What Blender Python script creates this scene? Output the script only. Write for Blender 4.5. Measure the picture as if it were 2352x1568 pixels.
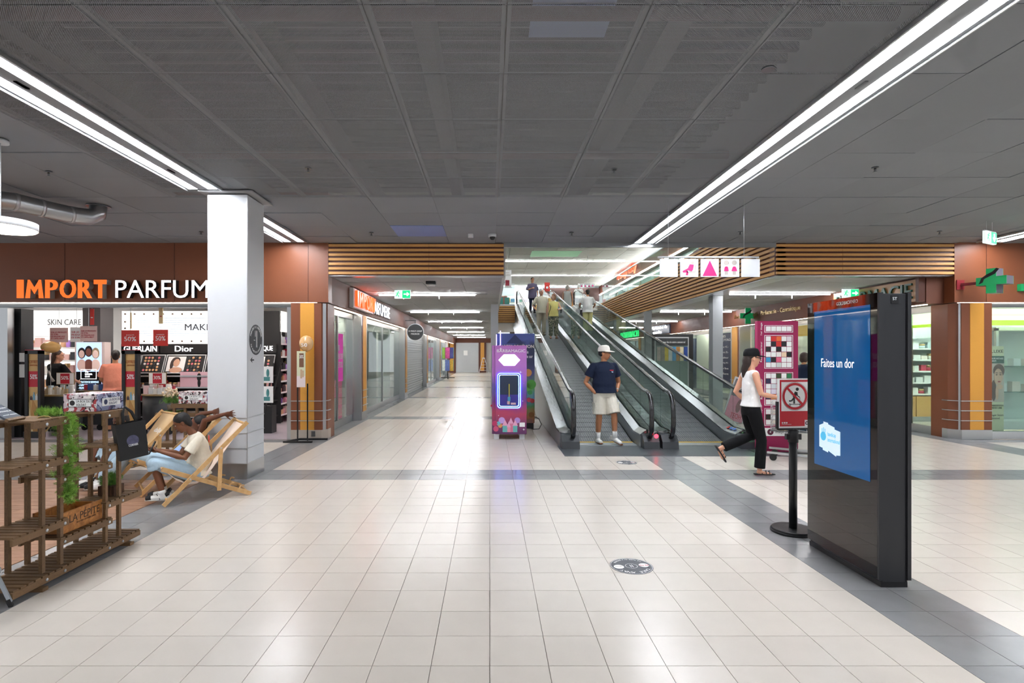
import bpy, bmesh, math, random
from mathutils import Vector, Matrix
R = math.radians
random.seed(7)
SC = bpy.context.scene
for _o in list(bpy.data.objects):
    bpy.data.objects.remove(_o, do_unlink=True)
COL = SC.collection

# ------------------------------------------------------------ camera, world, exposure
EYE, FPX, VX, VY = 1.58, 1275.0, 1125.0, 815.0
cam = bpy.data.cameras.new('camera')
cam.sensor_fit = 'HORIZONTAL'; cam.sensor_width = 36.0
cam.lens = FPX / 2352 * 36.0
cam.shift_x = (1176 - VX) / 2352
cam.shift_y = (VY - 784) / 2352
cam.clip_start = 0.05; cam.clip_end = 200
camo = bpy.data.objects.new('camera', cam); COL.objects.link(camo)
camo.location = (0, 0, EYE); camo.rotation_euler = (R(90), 0, 0)
SC.camera = camo
w = bpy.data.worlds.new('world'); SC.world = w; w.use_nodes = True
_bg = w.node_tree.nodes['Background']
_bg.inputs[0].default_value = (0.93, 0.96, 1.0, 1); _bg.inputs[1].default_value = 0.45
SC.view_settings.view_transform = 'Standard'; SC.view_settings.look = 'None'
SC.view_settings.gamma = 1.0; SC.view_settings.use_curve_mapping = False
SC.view_settings.exposure = 1.0
CY = SC.cycles
CY.use_denoising = True
CY.max_bounces = 5; CY.diffuse_bounces = 3; CY.glossy_bounces = 3
CY.transmission_bounces = 3; CY.transparent_max_bounces = 12
CY.use_adaptive_sampling = True; CY.adaptive_threshold = 0.18; CY.adaptive_min_samples = 14
CY.sample_clamp_indirect = 6.0; CY.caustics_reflective = False; CY.caustics_refractive = False
K_TUBE = 24.0      # the hall's ceiling light lines
K_CORR = 36.0      # corridor light lines
K_UP = 27.0        # upper floor light lines
K_LED = 3.8        # led cornices above the shop fronts

def pt(px, py, d):
    """world point seen at a photograph pixel at depth d"""
    return Vector(((px - VX) / FPX * d, d, EYE - (py - VY) / FPX * d))
def gx(px, d): return (px - VX) / FPX * d
def gz(py, d): return EYE - (py - VY) / FPX * d

# ------------------------------------------------------------ materials
def lin(c):
    c = c.lstrip('#'); out = []
    for i in (0, 2, 4):
        v = int(c[i:i + 2], 16) / 255
        out.append(v / 12.92 if v <= 0.04045 else ((v + 0.055) / 1.055) ** 2.4)
    return (*out, 1.0)
MATS = {}
def mat(name, col='#808080', rough=0.6, metal=0.0, emit=0.0, ecol=None, noise=0.0, nscale=8.0, bump=0.0, bscale=60.0,
        spec=0.5, alpha=1.0, rnd=0.0, coat=0.0, stretch=None):
    if name in MATS: return MATS[name]
    m = bpy.data.materials.new(name); MATS[name] = m
    m.use_nodes = True; nt = m.node_tree; b = nt.nodes['Principled BSDF']
    c = lin(col) if isinstance(col, str) else (*col, 1.0)
    b.inputs['Base Color'].default_value = c
    b.inputs['Roughness'].default_value = rough; b.inputs['Metallic'].default_value = metal
    b.inputs['Specular IOR Level'].default_value = spec
    b.inputs['Coat Weight'].default_value = coat
    m.diffuse_color = c
    if emit > 0:
        b.inputs['Emission Color'].default_value = (lin(ecol) if ecol else c)
        b.inputs['Emission Strength'].default_value = emit
    src = None
    if noise > 0 or bump > 0 or stretch:
        tc = nt.nodes.new('ShaderNodeTexCoord'); mp = nt.nodes.new('ShaderNodeMapping')
        nt.links.new(tc.outputs['Object'], mp.inputs['Vector'])
        if stretch: mp.inputs['Scale'].default_value = stretch
    if noise > 0:
        n = nt.nodes.new('ShaderNodeTexNoise'); n.inputs['Scale'].default_value = nscale; n.inputs['Detail'].default_value = 5
        nt.links.new(mp.outputs[0], n.inputs['Vector'])
        hs = nt.nodes.new('ShaderNodeMix'); hs.data_type = 'RGBA'
        hs.inputs[6].default_value = tuple(min(1, v * (1 - noise)) for v in c[:3]) + (1,)
        hs.inputs[7].default_value = tuple(min(1, v * (1 + noise)) for v in c[:3]) + (1,)
        nt.links.new(n.outputs['Fac'], hs.inputs[0]); src = hs.outputs[2]
    if rnd > 0:
        oi = nt.nodes.new('ShaderNodeObjectInfo'); mr = nt.nodes.new('ShaderNodeMapRange')
        mr.inputs[3].default_value = 1 - rnd; mr.inputs[4].default_value = 1 + rnd
        nt.links.new(oi.outputs['Random'], mr.inputs[0])
        mx = nt.nodes.new('ShaderNodeVectorMath'); mx.operation = 'SCALE'
        if src: nt.links.new(src, mx.inputs[0])
        else: mx.inputs[0].default_value = c[:3]
        nt.links.new(mr.outputs[0], mx.inputs['Scale']); src = mx.outputs[0]
    if src: nt.links.new(src, b.inputs['Base Color'])
    if bump > 0:
        n2 = nt.nodes.new('ShaderNodeTexNoise'); n2.inputs['Scale'].default_value = bscale; n2.inputs['Detail'].default_value = 4
        nt.links.new(mp.outputs[0], n2.inputs['Vector'])
        bp = nt.nodes.new('ShaderNodeBump'); bp.inputs['Strength'].default_value = bump; bp.inputs['Distance'].default_value = 0.01 if bscale > 20 else 0.035
        nt.links.new(n2.outputs['Fac'], bp.inputs['Height']); nt.links.new(bp.outputs[0], b.inputs['Normal'])
    return m
def glass(name, tint='#e6f2ee', op=0.05, refl=1.0, rough=0.0):
    """thin sheet glass: clear with fresnel reflections and a slight body tint"""
    if name in MATS: return MATS[name]
    m = bpy.data.materials.new(name); MATS[name] = m; m.use_nodes = True
    nt = m.node_tree; nt.nodes.clear()
    out = nt.nodes.new('ShaderNodeOutputMaterial')
    tr = nt.nodes.new('ShaderNodeBsdfTransparent'); tr.inputs[0].default_value = lin(tint)
    gl = nt.nodes.new('ShaderNodeBsdfGlossy'); gl.inputs['Roughness'].default_value = rough
    df = nt.nodes.new('ShaderNodeBsdfDiffuse'); df.inputs[0].default_value = lin(tint)
    fr = nt.nodes.new('ShaderNodeFresnel'); fr.inputs[0].default_value = 1.45
    ge = nt.nodes.new('ShaderNodeNewGeometry'); io = nt.nodes.new('ShaderNodeMapRange')   # same ior from either side of the sheet
    io.inputs[3].default_value = 1.45; io.inputs[4].default_value = 1 / 1.45
    nt.links.new(ge.outputs['Backfacing'], io.inputs[0]); nt.links.new(io.outputs[0], fr.inputs[0])
    ml = nt.nodes.new('ShaderNodeMath'); ml.operation = 'MULTIPLY'; ml.inputs[1].default_value = refl
    m1 = nt.nodes.new('ShaderNodeMixShader'); m2 = nt.nodes.new('ShaderNodeMixShader'); m1.inputs[0].default_value = op
    nt.links.new(tr.outputs[0], m1.inputs[1]); nt.links.new(df.outputs[0], m1.inputs[2])
    nt.links.new(fr.outputs[0], ml.inputs[0]); nt.links.new(ml.outputs[0], m2.inputs[0])
    nt.links.new(m1.outputs[0], m2.inputs[1]); nt.links.new(gl.outputs[0], m2.inputs[2])
    nt.links.new(m2.outputs[0], out.inputs[0])
    m.diffuse_color = (0.8, 0.9, 0.9, 0.3)
    return m
def wood(name, c1, c2, scale=(1, 14, 14), rough=0.55, rnd=0.12):
    if name in MATS: return MATS[name]
    m = mat(name, c1, rough, rnd=rnd)
    nt = m.node_tree; b = nt.nodes['Principled BSDF']
    tc = nt.nodes.new('ShaderNodeTexCoord'); mp = nt.nodes.new('ShaderNodeMapping'); mp.inputs['Scale'].default_value = scale
    oi = nt.nodes.new('ShaderNodeObjectInfo'); ad = nt.nodes.new('ShaderNodeVectorMath'); ad.operation = 'ADD'
    ml = nt.nodes.new('ShaderNodeVectorMath'); ml.operation = 'SCALE'; ml.inputs['Scale'].default_value = 17.0
    nt.links.new(oi.outputs['Random'], ml.inputs[0]); nt.links.new(tc.outputs['Object'], ad.inputs[0]); nt.links.new(ml.outputs[0], ad.inputs[1])
    nt.links.new(ad.outputs[0], mp.inputs['Vector'])
    n = nt.nodes.new('ShaderNodeTexNoise'); n.inputs['Scale'].default_value = 3; n.inputs['Detail'].default_value = 6; n.inputs['Distortion'].default_value = 0.6
    nt.links.new(mp.outputs[0], n.inputs['Vector'])
    mr0 = nt.nodes.new('ShaderNodeMapRange'); mr0.inputs[1].default_value = 0.3; mr0.inputs[2].default_value = 0.7
    nt.links.new(n.outputs['Fac'], mr0.inputs[0])
    mix = nt.nodes.new('ShaderNodeMix'); mix.data_type = 'RGBA'; mix.inputs[6].default_value = lin(c1); mix.inputs[7].default_value = lin(c2)
    nt.links.new(mr0.outputs[0], mix.inputs[0])
    sc = next(x for x in nt.nodes if x.type == 'VECT_MATH' and x.operation == 'SCALE' and x is not ml)
    nt.links.new(mix.outputs[2], sc.inputs[0])
    return m

# ------------------------------------------------------------ mesh building
class MB:
    def __init__(s): s.v = []; s.f = []; s.mi = []; s.cur = 0; s.smooth = False; s.sm = []
    def add(s, vs, fs, smooth=None):
        o = len(s.v); s.v += [tuple(v) for v in vs]
        for f in fs:
            s.f.append(tuple(i + o for i in f)); s.mi.append(s.cur); s.sm.append(s.smooth if smooth is None else smooth)
        return s
    def box(s, x0, x1, y0, y1, z0, z1):
        return s.add([(x0, y0, z0), (x1, y0, z0), (x1, y1, z0), (x0, y1, z0), (x0, y0, z1), (x1, y0, z1), (x1, y1, z1), (x0, y1, z1)],
                     [(0, 3, 2, 1), (4, 5, 6, 7), (0, 1, 5, 4), (1, 2, 6, 5), (2, 3, 7, 6), (3, 0, 4, 7)], False)
    def cbox(s, c, sx, sy, sz): return s.box(c[0] - sx / 2, c[0] + sx / 2, c[1] - sy / 2, c[1] + sy / 2, c[2] - sz / 2, c[2] + sz / 2)
    def obox(s, M, sx, sy, sz):
        o = len(s.v); s.cbox((0, 0, 0), sx, sy, sz)
        for i in range(o, len(s.v)): s.v[i] = tuple(M @ Vector(s.v[i]))
        return s
    def bar(s, p0, p1, w, h, up=(0, 0, 1)):
        p0, p1 = Vector(p0), Vector(p1); d = (p1 - p0); L = d.length; d.normalize()
        u = Vector(up); sd = d.cross(u)
        if sd.length < 1e-4: sd = d.cross(Vector((1, 0, 0)))
        sd.normalize(); u = sd.cross(d)
        M = Matrix((( d.x, sd.x, u.x), (d.y, sd.y, u.y), (d.z, sd.z, u.z))).to_4x4(); M.translation = (p0 + p1) / 2
        return s.obox(M, L, w, h)
    def quad(s, a, b, c, d): return s.add([a, b, c, d], [(0, 1, 2, 3)], False)
    def prism(s, poly, axis, t0, t1):
        """polygon in the two axes other than axis ('x','y','z'), extruded from t0 to t1"""
        def P(a, b, t): return (t, a, b) if axis == 'x' else ((a, t, b) if axis == 'y' else (a, b, t))
        n = len(poly); vs = [P(a, b, t0) for a, b in poly] + [P(a, b, t1) for a, b in poly]
        fs = [tuple(range(n - 1, -1, -1)), tuple(range(n, 2 * n))] + [(i, (i + 1) % n, n + (i + 1) % n, n + i) for i in range(n)]
        return s.add(vs, fs, False)
    def cyl(s, p0, p1, r0, r1=None, n=16, cap=True, smooth=True):
        r1 = r0 if r1 is None else r1
        return s.loft([p0, p1], [(r0, r0), (r1, r1)], n=n, cap=cap, smooth=smooth)
    def loft(s, pts, rad, side=None, n=16, cap=True, smooth=True, fixed=None):
        pts = [Vector(p) for p in pts]; m = len(pts); o = len(s.v); vs = []; fs = []
        prev = None
        for i, p in enumerate(pts):
            t = (pts[min(i + 1, m - 1)] - pts[max(i - 1, 0)])
            t = t.normalized() if t.length > 1e-9 else Vector((0, 0, 1))
            if fixed is not None: t = Vector(fixed)
            if side is not None: a = Vector(side) - t * t.dot(Vector(side))
            elif prev is not None: a = prev - t * t.dot(prev)
            else: a = t.cross(Vector((0, 0, 1))) if abs(t.z) < 0.9 else t.cross(Vector((0, 1, 0)))
            if a.length < 1e-6: a = t.orthogonal()
            a.normalize(); prev = a; b = t.cross(a)
            ra, rb = rad[i] if isinstance(rad[i], (tuple, list)) else (rad[i], rad[i])
            for k in range(n):
                th = 2 * math.pi * k / n
                vs.append(p + a * (ra * math.cos(th)) + b * (rb * math.sin(th)))
        for i in range(m - 1):
            for k in range(n):
                k2 = (k + 1) % n
                fs.append((i * n + k, i * n + k2, (i + 1) * n + k2, (i + 1) * n + k))
        s.add(vs, fs, smooth)
        if cap:
            s.f.append(tuple(o + k for k in range(n - 1, -1, -1))); s.mi.append(s.cur); s.sm.append(False)
            s.f.append(tuple(o + (m - 1) * n + k for k in range(n))); s.mi.append(s.cur); s.sm.append(False)
        return s
    def ball(s, c, r, M=None, nu=14, nv=9):
        rx, ry, rz = r if isinstance(r, (tuple, list)) else (r, r, r)
        vs = []; fs = []; c = Vector(c)
        for j in range(1, nv):
            ph = math.pi * j / nv
            for i in range(nu):
                th = 2 * math.pi * i / nu
                v = Vector((rx * math.sin(ph) * math.cos(th), ry * math.sin(ph) * math.sin(th), rz * math.cos(ph)))
                vs.append(c + (M @ v if M else v))
        t = len(vs); e = Vector((0, 0, rz)); vs += [c + (M @ e if M else e), c - (M @ e if M else e)]
        for j in range(nv - 2):
            for i in range(nu):
                i2 = (i + 1) % nu
                fs.append((j * nu + i, (j + 1) * nu + i, (j + 1) * nu + i2, j * nu + i2))
        for i in range(nu):
            i2 = (i + 1) % nu
            fs.append((t, i, i2)); fs.append((t + 1, (nv - 2) * nu + i2, (nv - 2) * nu + i))
        return s.add(vs, fs, True)
    def disc(s, c, r, normal=(0, 0, 1), n=32, thick=0.0):
        nrm = Vector(normal).normalized(); c = Vector(c)
        return s.cyl(c, c + nrm * max(thick, 0.002), r, n=n, smooth=False)
    def poly(s, pts): return s.add(pts, [tuple(range(len(pts)))], False)
    def xf(s, M):
        s.v = [tuple(M @ Vector(v)) for v in s.v]; return s
    def join(s, other, M=None):
        o = len(s.v)
        s.v += [tuple(M @ Vector(v)) if M else v for v in other.v]
        s.f += [tuple(i + o for i in f) for f in other.f]; s.mi += [s.cur] * len(other.f); s.sm += other.sm
        return s
    def mesh(s, name, ofs=None):
        me = bpy.data.meshes.new(name)
        vs = s.v if ofs is None else [(v[0] - ofs[0], v[1] - ofs[1], v[2] - ofs[2]) for v in s.v]
        me.from_pydata(vs, [], s.f)
        if any(s.sm): me.polygons.foreach_set('use_smooth', s.sm)
        if any(s.mi): me.polygons.foreach_set('material_index', s.mi)
        me.update(); return me
    def bounds(s):
        xs, ys, zs = zip(*s.v); return min(xs), max(xs), min(ys), max(ys), min(zs), max(zs)

BASE = {}
def link(o, parent=None):
    COL.objects.link(o)
    if parent is not None: o.parent = parent
    return o
def tag(o, label=None, cat=None, group=None, kind=None):
    if label: o['label'] = label
    if cat: o['category'] = cat
    if group: o['group'] = group
    if kind: o['kind'] = kind
    return o
def thing(name, label, cat, loc=(0, 0, 0), rz=0.0, group=None, local=False, kind=None):
    """an Empty at the thing's base. Parts are given in world space unless local"""
    o = bpy.data.objects.new(name, None); o.empty_display_size = 0.2
    o.location = loc; o.rotation_euler = (0, 0, rz); link(o)
    BASE[o.name] = None if local else Vector(loc)
    return tag(o, label, cat, group, kind)
def setmats(me, m):
    for x in (m if isinstance(m, (list, tuple)) else [m]): me.materials.append(x)
def bevel(o, wd, seg=2):
    b = o.modifiers.new('bevel', 'BEVEL'); b.width = wd; b.segments = seg; b.limit_method = 'ANGLE'; b.angle_limit = R(40)
    return o
def part(name, mb, m, parent, label=None, kind=None, bev=0):
    ofs = BASE.get(parent.name)
    me = mb.mesh(name, ofs); setmats(me, m)
    o = bpy.data.objects.new(name, me); link(o, parent); BASE[o.name] = ofs
    if bev: bevel(o, bev)
    return tag(o, label, None, None, kind)
def solo(name, mb, m, label, cat, group=None, kind=None, bev=0):
    x0, x1, y0, y1, z0, z1 = mb.bounds(); c = Vector(((x0 + x1) / 2, (y0 + y1) / 2, z0))
    me = mb.mesh(name, c); setmats(me, m)
    o = bpy.data.objects.new(name, me); o.location = c; link(o); BASE[o.name] = c
    if bev: bevel(o, bev)
    return tag(o, label, cat, group, kind)
def struct(name, mb, m, bev=0):
    o = solo(name, mb, m, None, None, None, 'structure', bev); return o
def inst(name, me, loc, parent=None, rot=(0, 0, 0), scale=(1, 1, 1)):
    """another object sharing mesh data"""
    ofs = BASE.get(parent.name) if parent is not None else None
    o = bpy.data.objects.new(name, me); o.location = Vector(loc) - (ofs if ofs else Vector((0, 0, 0)))
    o.rotation_euler = rot; o.scale = scale
    return link(o, parent)

# ------------------------------------------------------------ lettering
_TC = {}
def text_mb(txt, size, depth=0.004, align='CENTER', spacing=1.0, bold=0.0, sx=1.0, shear=0.0):
    """letters as a mesh in the local XZ plane reading along +X, facing -Y, baseline z=0"""
    key = (txt, size, depth, align, spacing, bold, sx, shear)
    if key not in _TC:
        cu = bpy.data.curves.new('lettering', 'FONT'); cu.body = txt; cu.size = size; cu.align_x = align
        cu.extrude = depth / 2; cu.space_character = spacing; cu.resolution_u = 3; cu.shear = shear
        o = bpy.data.objects.new('lettering', cu)
        me = o.to_mesh()
        vs = [(v.co.x * sx, -v.co.z, v.co.y) for v in me.vertices]; fs = [tuple(p.vertices) for p in me.polygons]
        if bold > 0:      # a heavier stroke: the letters once more to either side
            n = len(vs); b = bold * size * .5
            vs = [(x - b, y, z) for x, y, z in vs] + [(x + b, y + .0002, z) for x, y, z in vs]; fs = fs + [tuple(i + n for i in f) for f in fs]
        o.to_mesh_clear(); bpy.data.objects.remove(o); bpy.data.curves.remove(cu)
        _TC[key] = (vs, fs)
    vs, fs = _TC[key]
    return MB().add(vs, fs, False)
def place(mb, loc, face='-y', tilt=0.0):
    """turn a mesh built facing -Y so that it faces -x, +x, +y, or an angle in degrees about z"""
    a = {'-y': 0, '+x': 90, '+y': 180, '-x': -90}.get(face, face)
    return mb.xf(Matrix.Translation(loc) @ Matrix.Rotation(R(a), 4, 'Z') @ Matrix.Rotation(R(tilt), 4, 'X'))
def fit_text(txt, width, height, depth=0.004, bold=0.0, spacing=1.0):
    """lettering stretched into a width x cap height, starting at x=0"""
    mb = text_mb(txt, 1.0, depth, 'LEFT', spacing, bold)
    xs = [v[0] for v in mb.v]; zs = [v[2] for v in mb.v]
    a, b, c, d = min(xs), max(xs), min(zs), max(zs)
    mb.v = [((v[0] - a) / (b - a) * width, v[1], (v[2] - c) / (d - c) * height) for v in mb.v]
    return mb
# ------------------------------------------------------------ shared materials
M_tile = mat('beige_tile', '#d4cbc0', 0.24, noise=0.045, nscale=5, rnd=0.025, spec=0.4)
M_tile_s = mat('beige_tile_far', '#d4cbc0', 0.24, noise=0.045, nscale=1.5, spec=0.4)
M_gray = mat('grey_tile', '#8d8d8e', 0.22, noise=0.14, nscale=4, rnd=0.06, spec=0.45)
M_gray_s = mat('grey_tile_far', '#8d8d8e', 0.22, noise=0.12, nscale=1.5, spec=0.45)
M_grout = mat('grout', '#8f867c', 0.9)
M_brown = mat('brown_panel', '#80482c', 0.42, noise=0.06, nscale=120, bump=0.03, bscale=300)
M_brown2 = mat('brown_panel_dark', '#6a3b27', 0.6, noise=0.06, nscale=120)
M_ochre = mat('ochre_panel', '#d99a3c', 0.45, noise=0.05, nscale=90)
M_slat = mat('ochre_slat', '#dca45e', 0.5, noise=0.08, nscale=6, stretch=(1, 30, 30))
M_slatb = mat('slat_backing', '#5a2d1c', 0.5)
M_steel = mat('brushed_steel', '#b9bbbd', 0.28, 1.0, noise=0.05, nscale=30, stretch=(1, 1, 40))
M_steel_d = mat('dark_steel', '#7d8083', 0.3, 1.0)
M_alu = mat('aluminium', '#c8cacc', 0.35, 0.9)
M_white = mat('white_paint', '#d2d4d7', 0.5)
M_offw = mat('off_white', '#dcdcd8', 0.6)
M_black = mat('black_satin', '#141416', 0.4)
M_blk = mat('black_matte', '#1b1b1d', 0.65)
M_char = mat('charcoal', '#303235', 0.5)
M_stone = mat('stone_plinth', '#b9ada0', 0.4, noise=0.08, nscale=10)
M_led = mat('led_line', '#ffffff', 0.5, emit=K_LED, ecol='#fff1dc')
M_tube = mat('ceiling_tube', '#ffffff', 0.5, emit=K_TUBE, ecol='#f4f8ff')
M_ctube = mat('corridor_tube', '#ffffff', 0.5, emit=K_CORR, ecol='#fbfcff')
M_utube = mat('upper_tube', '#ffffff', 0.5, emit=K_UP, ecol='#f6faff')
M_cpan = mat('corridor_ceiling', '#b6b6b4', 0.8, noise=0.03, rnd=0.03)
M_upan = mat('upper_ceiling', '#a4a59c', 0.8, noise=0.03)
M_glass = glass('shop_glass', '#eaf3f0', 0.02)
M_lbox = mat('lightbox_white', '#ffffff', 0.5, emit=.38, ecol='#fffdf8')
M_red = mat('signal_red', '#c8283a', 0.5)
M_whp = mat('white_print', '#f6f6f4', 0.55)

# ------------------------------------------------------------ floor
PX, PY, Y0 = 0.2991, 0.30107, 2.822
def tile_grey(ix, iy):
    d = Y0 + iy * PY
    if ix in (8, 9, -12, -11, 28, 29) : return True
    if iy in (14, 15) or (iy - 14) % 22 in (0, 1) and iy > 14 and d < 10 + 45: return True
    if d > 9.85 and (ix < -11 or ix >= 28): return True
    return False
def in_floor(x, d):
    if x < -3.6 and d < 7.03: return False               # timber deck
    if d < 10.42: return -9.9 < x < 15
    if -3.6 < x < 1.3: return d < 50.2
    if 4.5 < x < 8.95: return d < 36
    return False
fl = MB().box(-12, 16, -6, 52, -0.12, -0.006)
floor = struct('floor', fl, M_grout)
tb = MB().box(-PX / 2 + .0017, PX / 2 - .0017, -PY / 2 + .0017, PY / 2 - .0017, -0.006, 0.0)
me_b = tb.mesh('floor_tile'); me_b.materials.append(M_tile)
me_g = tb.mesh('floor_tile_grey'); me_g.materials.append(M_gray)
cells = []
for iy in range(-28, 160):
    for ix in range(-34, 52):
        cx, cy = (ix + .5) * PX, Y0 + (iy + .5) * PY
        if in_floor(cx, cy): cells.append((ix, iy, cx, cy))
def seen_floor(cx, cy):
    if cy < 1.0: return False
    x, y = VX + cx / cy * FPX, VY + EYE / cy * FPX
    return -40 < x < 2392 and y < 1640
near = sorted([c for c in cells if seen_floor(c[2], c[3])], key=lambda c: c[3])[:300]
nset = set((c[0], c[1]) for c in near)
for ix, iy, cx, cy in near:
    inst('floor_tile', me_g if tile_grey(ix, iy) else me_b, (cx, cy, 0), floor)
rb, rg = MB(), MB()
for ix, iy, cx, cy in cells:
    if (ix, iy) in nset: continue
    g = 0.0017 if cy > 0 else 0
    (rg if tile_grey(ix, iy) else rb).box(cx - PX / 2 + g, cx + PX / 2 - g, cy - PY / 2 + g, cy + PY / 2 - g, -0.006, 0)
part('floor_tile_field', rb, M_tile_s, floor, kind='stuff')
part('floor_tile_field', rg, M_gray_s, floor, kind='stuff')
# timber deck under the deckchairs
M_plank = wood('oak_plank', '#b08a70', '#8d6650', (1.2, 16, 16), 0.4, 0.10)
pm = MB().box(-.6, .6, -.0735, .0735, -0.006, 0.0).mesh('floor_plank'); pm.materials.append(M_plank)
for r in range(27):
    y = 7.03 - .15 * (r + .5)
    for c in range(5):
        x = -3.6 - .602 - 1.204 * c + (0, -.4, -.8)[r % 3]
        if x + .6 > -3.6: x = x  # planks are cut flush at the edge
        lo, hi = x - .6, min(x + .6, -3.6)
        if hi - lo < .1 or lo < -9: continue
        inst('floor_plank', pm, ((lo + hi) / 2, y, 0), floor, scale=((hi - lo) / 1.2, 1, 1))
    if r % 3:
        lo = -3.6 - (.4 if r % 3 == 1 else .8); inst('floor_plank', pm, ((lo - 3.6) / 2, y, 0), floor, scale=((-3.6 - lo) / 1.2, 1, 1))
sf = MB().box(-10.5, -3.4, 10.42, 20.5, -0.006, -0.001)
part('shop_floor', sf, mat('shop_floor_grey', '#a89ca4', 0.3, noise=0.08, nscale=3), floor)
sf2 = MB().box(8.95, 16, 10.42, 20.5, -0.006, -0.001)
part('pharmacy_floor', sf2, mat('pharmacy_floor_beige', '#cfc6b8', 0.3), floor)

# ------------------------------------------------------------ perforated hall ceiling with the plenum above
def perforated():
    m = bpy.data.materials.new('perforated_panel'); m.use_nodes = True; nt = m.node_tree
    b = nt.nodes['Principled BSDF']; b.inputs['Base Color'].default_value = lin('#919498'); b.inputs['Roughness'].default_value = 0.7
    out = nt.nodes['Material Output']
    tc = nt.nodes.new('ShaderNodeTexCoord'); mp = nt.nodes.new('ShaderNodeMapping'); mp.inputs['Scale'].default_value = (90, 90, 90)
    nt.links.new(tc.outputs['Object'], mp.inputs[0])
    sp = nt.nodes.new('ShaderNodeSeparateXYZ'); nt.links.new(mp.outputs[0], sp.inputs[0])
    def sn(i):
        a = nt.nodes.new('ShaderNodeMath'); a.operation = 'SINE'; ml = nt.nodes.new('ShaderNodeMath'); ml.operation = 'MULTIPLY'; ml.inputs[1].default_value = 6.2832
        nt.links.new(sp.outputs[i], ml.inputs[0]); nt.links.new(ml.outputs[0], a.inputs[0]); return a
    p = nt.nodes.new('ShaderNodeMath'); p.operation = 'MULTIPLY'; a, c = sn(0), sn(1)
    nt.links.new(a.outputs[0], p.inputs[0]); nt.links.new(c.outputs[0], p.inputs[1])
    g = nt.nodes.new('ShaderNodeMath'); g.operation = 'GREATER_THAN'; g.inputs[1].default_value = 0.16
    nt.links.new(p.outputs[0], g.inputs[0])
    tr = nt.nodes.new('ShaderNodeBsdfTransparent'); mx = nt.nodes.new('ShaderNodeMixShader')
    nt.links.new(g.outputs[0], mx.inputs[0]); nt.links.new(b.outputs[0], mx.inputs[1]); nt.links.new(tr.outputs[0], mx.inputs[2])
    nt.links.new(mx.outputs[0], out.inputs[0]); m.diffuse_color = (.2, .2, .2, 1)
    return m
M_perf = perforated()
M_cmetal = mat('ceiling_metal', '#888b8f', 0.75, noise=0.04, nscale=2, rnd=0.05)
CZ = 3.67
CX0, CPX, CY0, CPY = 0.103, 0.8625, 3.313, 0.8135
plen = MB().box(-12, 16, -5, 10.38, 4.62, 4.75)
ceil = struct('ceiling', plen, mat('plenum_deck', '#8f8d8c', 0.8))
sheet = MB().box(-CPX / 2 + .004, CPX / 2 - .004, -CPY / 2 + .004, CPY / 2 - .004, 0, 0.012)
sheet.f = [f for i, f in enumerate(sheet.f) if i != 1]; sheet.mi = sheet.mi[:5]; sheet.sm = sheet.sm[:5]     # a folded sheet, open above
solidp = MB().box(-CPX / 2 + .003, CPX / 2 - .003, -CPY / 2 + .003, CPY / 2 - .003, 0, 0.03)
me_p = sheet.mesh('ceiling_panel'); me_p.materials.append(M_perf)
me_s = solidp.mesh('ceiling_panel_solid'); me_s.materials.append(M_cmetal)
M_blue = mat('blue_panel', '#7f93c8', 0.35)  # a single ceiling panel in plain blue
me_bl = solidp.mesh('ceiling_panel_blue'); me_bl.materials.append(M_blue)
rest = MB()
for j in range(-10, 10):
    y0 = CY0 + (j - 1) * CPY; yc = y0 + CPY / 2
    if y0 > 10.3: continue
    ylen = min(1.0, (10.38 - y0) / CPY)
    yc = y0 + CPY * ylen / 2
    for i in range(-14, 19):
        xc = CX0 + (i + .5) * CPX
        d = max(y0 + CPY, .2); px = VX + xc / d * FPX; pyy = VY - (CZ - EYE) / d * FPX
        vis = y0 + CPY > 2.6 and -60 < px < 2412
        perf = -5 <= i <= 2 and j <= 5
        if vis:
            me = me_p if perf else me_s
            if i == -2 and j == 8: me = me_bl
            rot = (R(random.uniform(-.3, .3)), R(random.uniform(-.25, .25)), 0) if not perf else (0, 0, 0)
            inst('ceiling_panel', me, (xc, yc, CZ + (0 if perf else random.uniform(0, .012))), ceil, rot=rot, scale=(1, ylen, 1))
        else:
            rest.box(xc - CPX / 2, xc + CPX / 2, yc - CPY * ylen / 2, yc + CPY * ylen / 2, CZ, CZ + .03)
part('ceiling_panel_field', rest, M_cmetal, ceil, kind='stuff')
car = mat('ceiling_carrier', '#8a8886', 0.6)
for i in range(-5, 4):
    part('carrier_rail', MB().box(CX0 + i * CPX - .03, CX0 + i * CPX + .03, 1.5, 9.5, CZ + .014, CZ + .05), car, ceil)
for k in range(40):
    y = 1.6 + k * .21
    part('deck_rib', MB().box(-6, 3, y, y + .05, 4.54, 4.62), mat('deck_rib_dark', '#55504e', 0.8), ceil)
for x, wd in ((-.62, .16), (-2.1, .2), (1.4, .2), (-4.0, .2)):
    part('plenum_beam', MB().box(x, x + wd, 1.5, 10.3, 4.2, 4.5), mat('plenum_beam_grey', '#6b6562', 0.7), ceil)
for y in (4.1, 7.0):
    part('plenum_pipe', MB().cyl((-6, y, 4.1), (3, y, 4.1), .05, n=10), mat('pipe_red', '#6e4b46', 0.5), ceil)
for x, y in ((.35, 2.2), (.38, 3.2), (.36, 4.4)):
    part('roof_window', MB().box(x, x + .7, y, y + .75, 4.525, 4.54), mat('roof_window_sky', '#8d98c0', 0.3, emit=0.03, ecol='#a9bdf0'), ceil)

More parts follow.
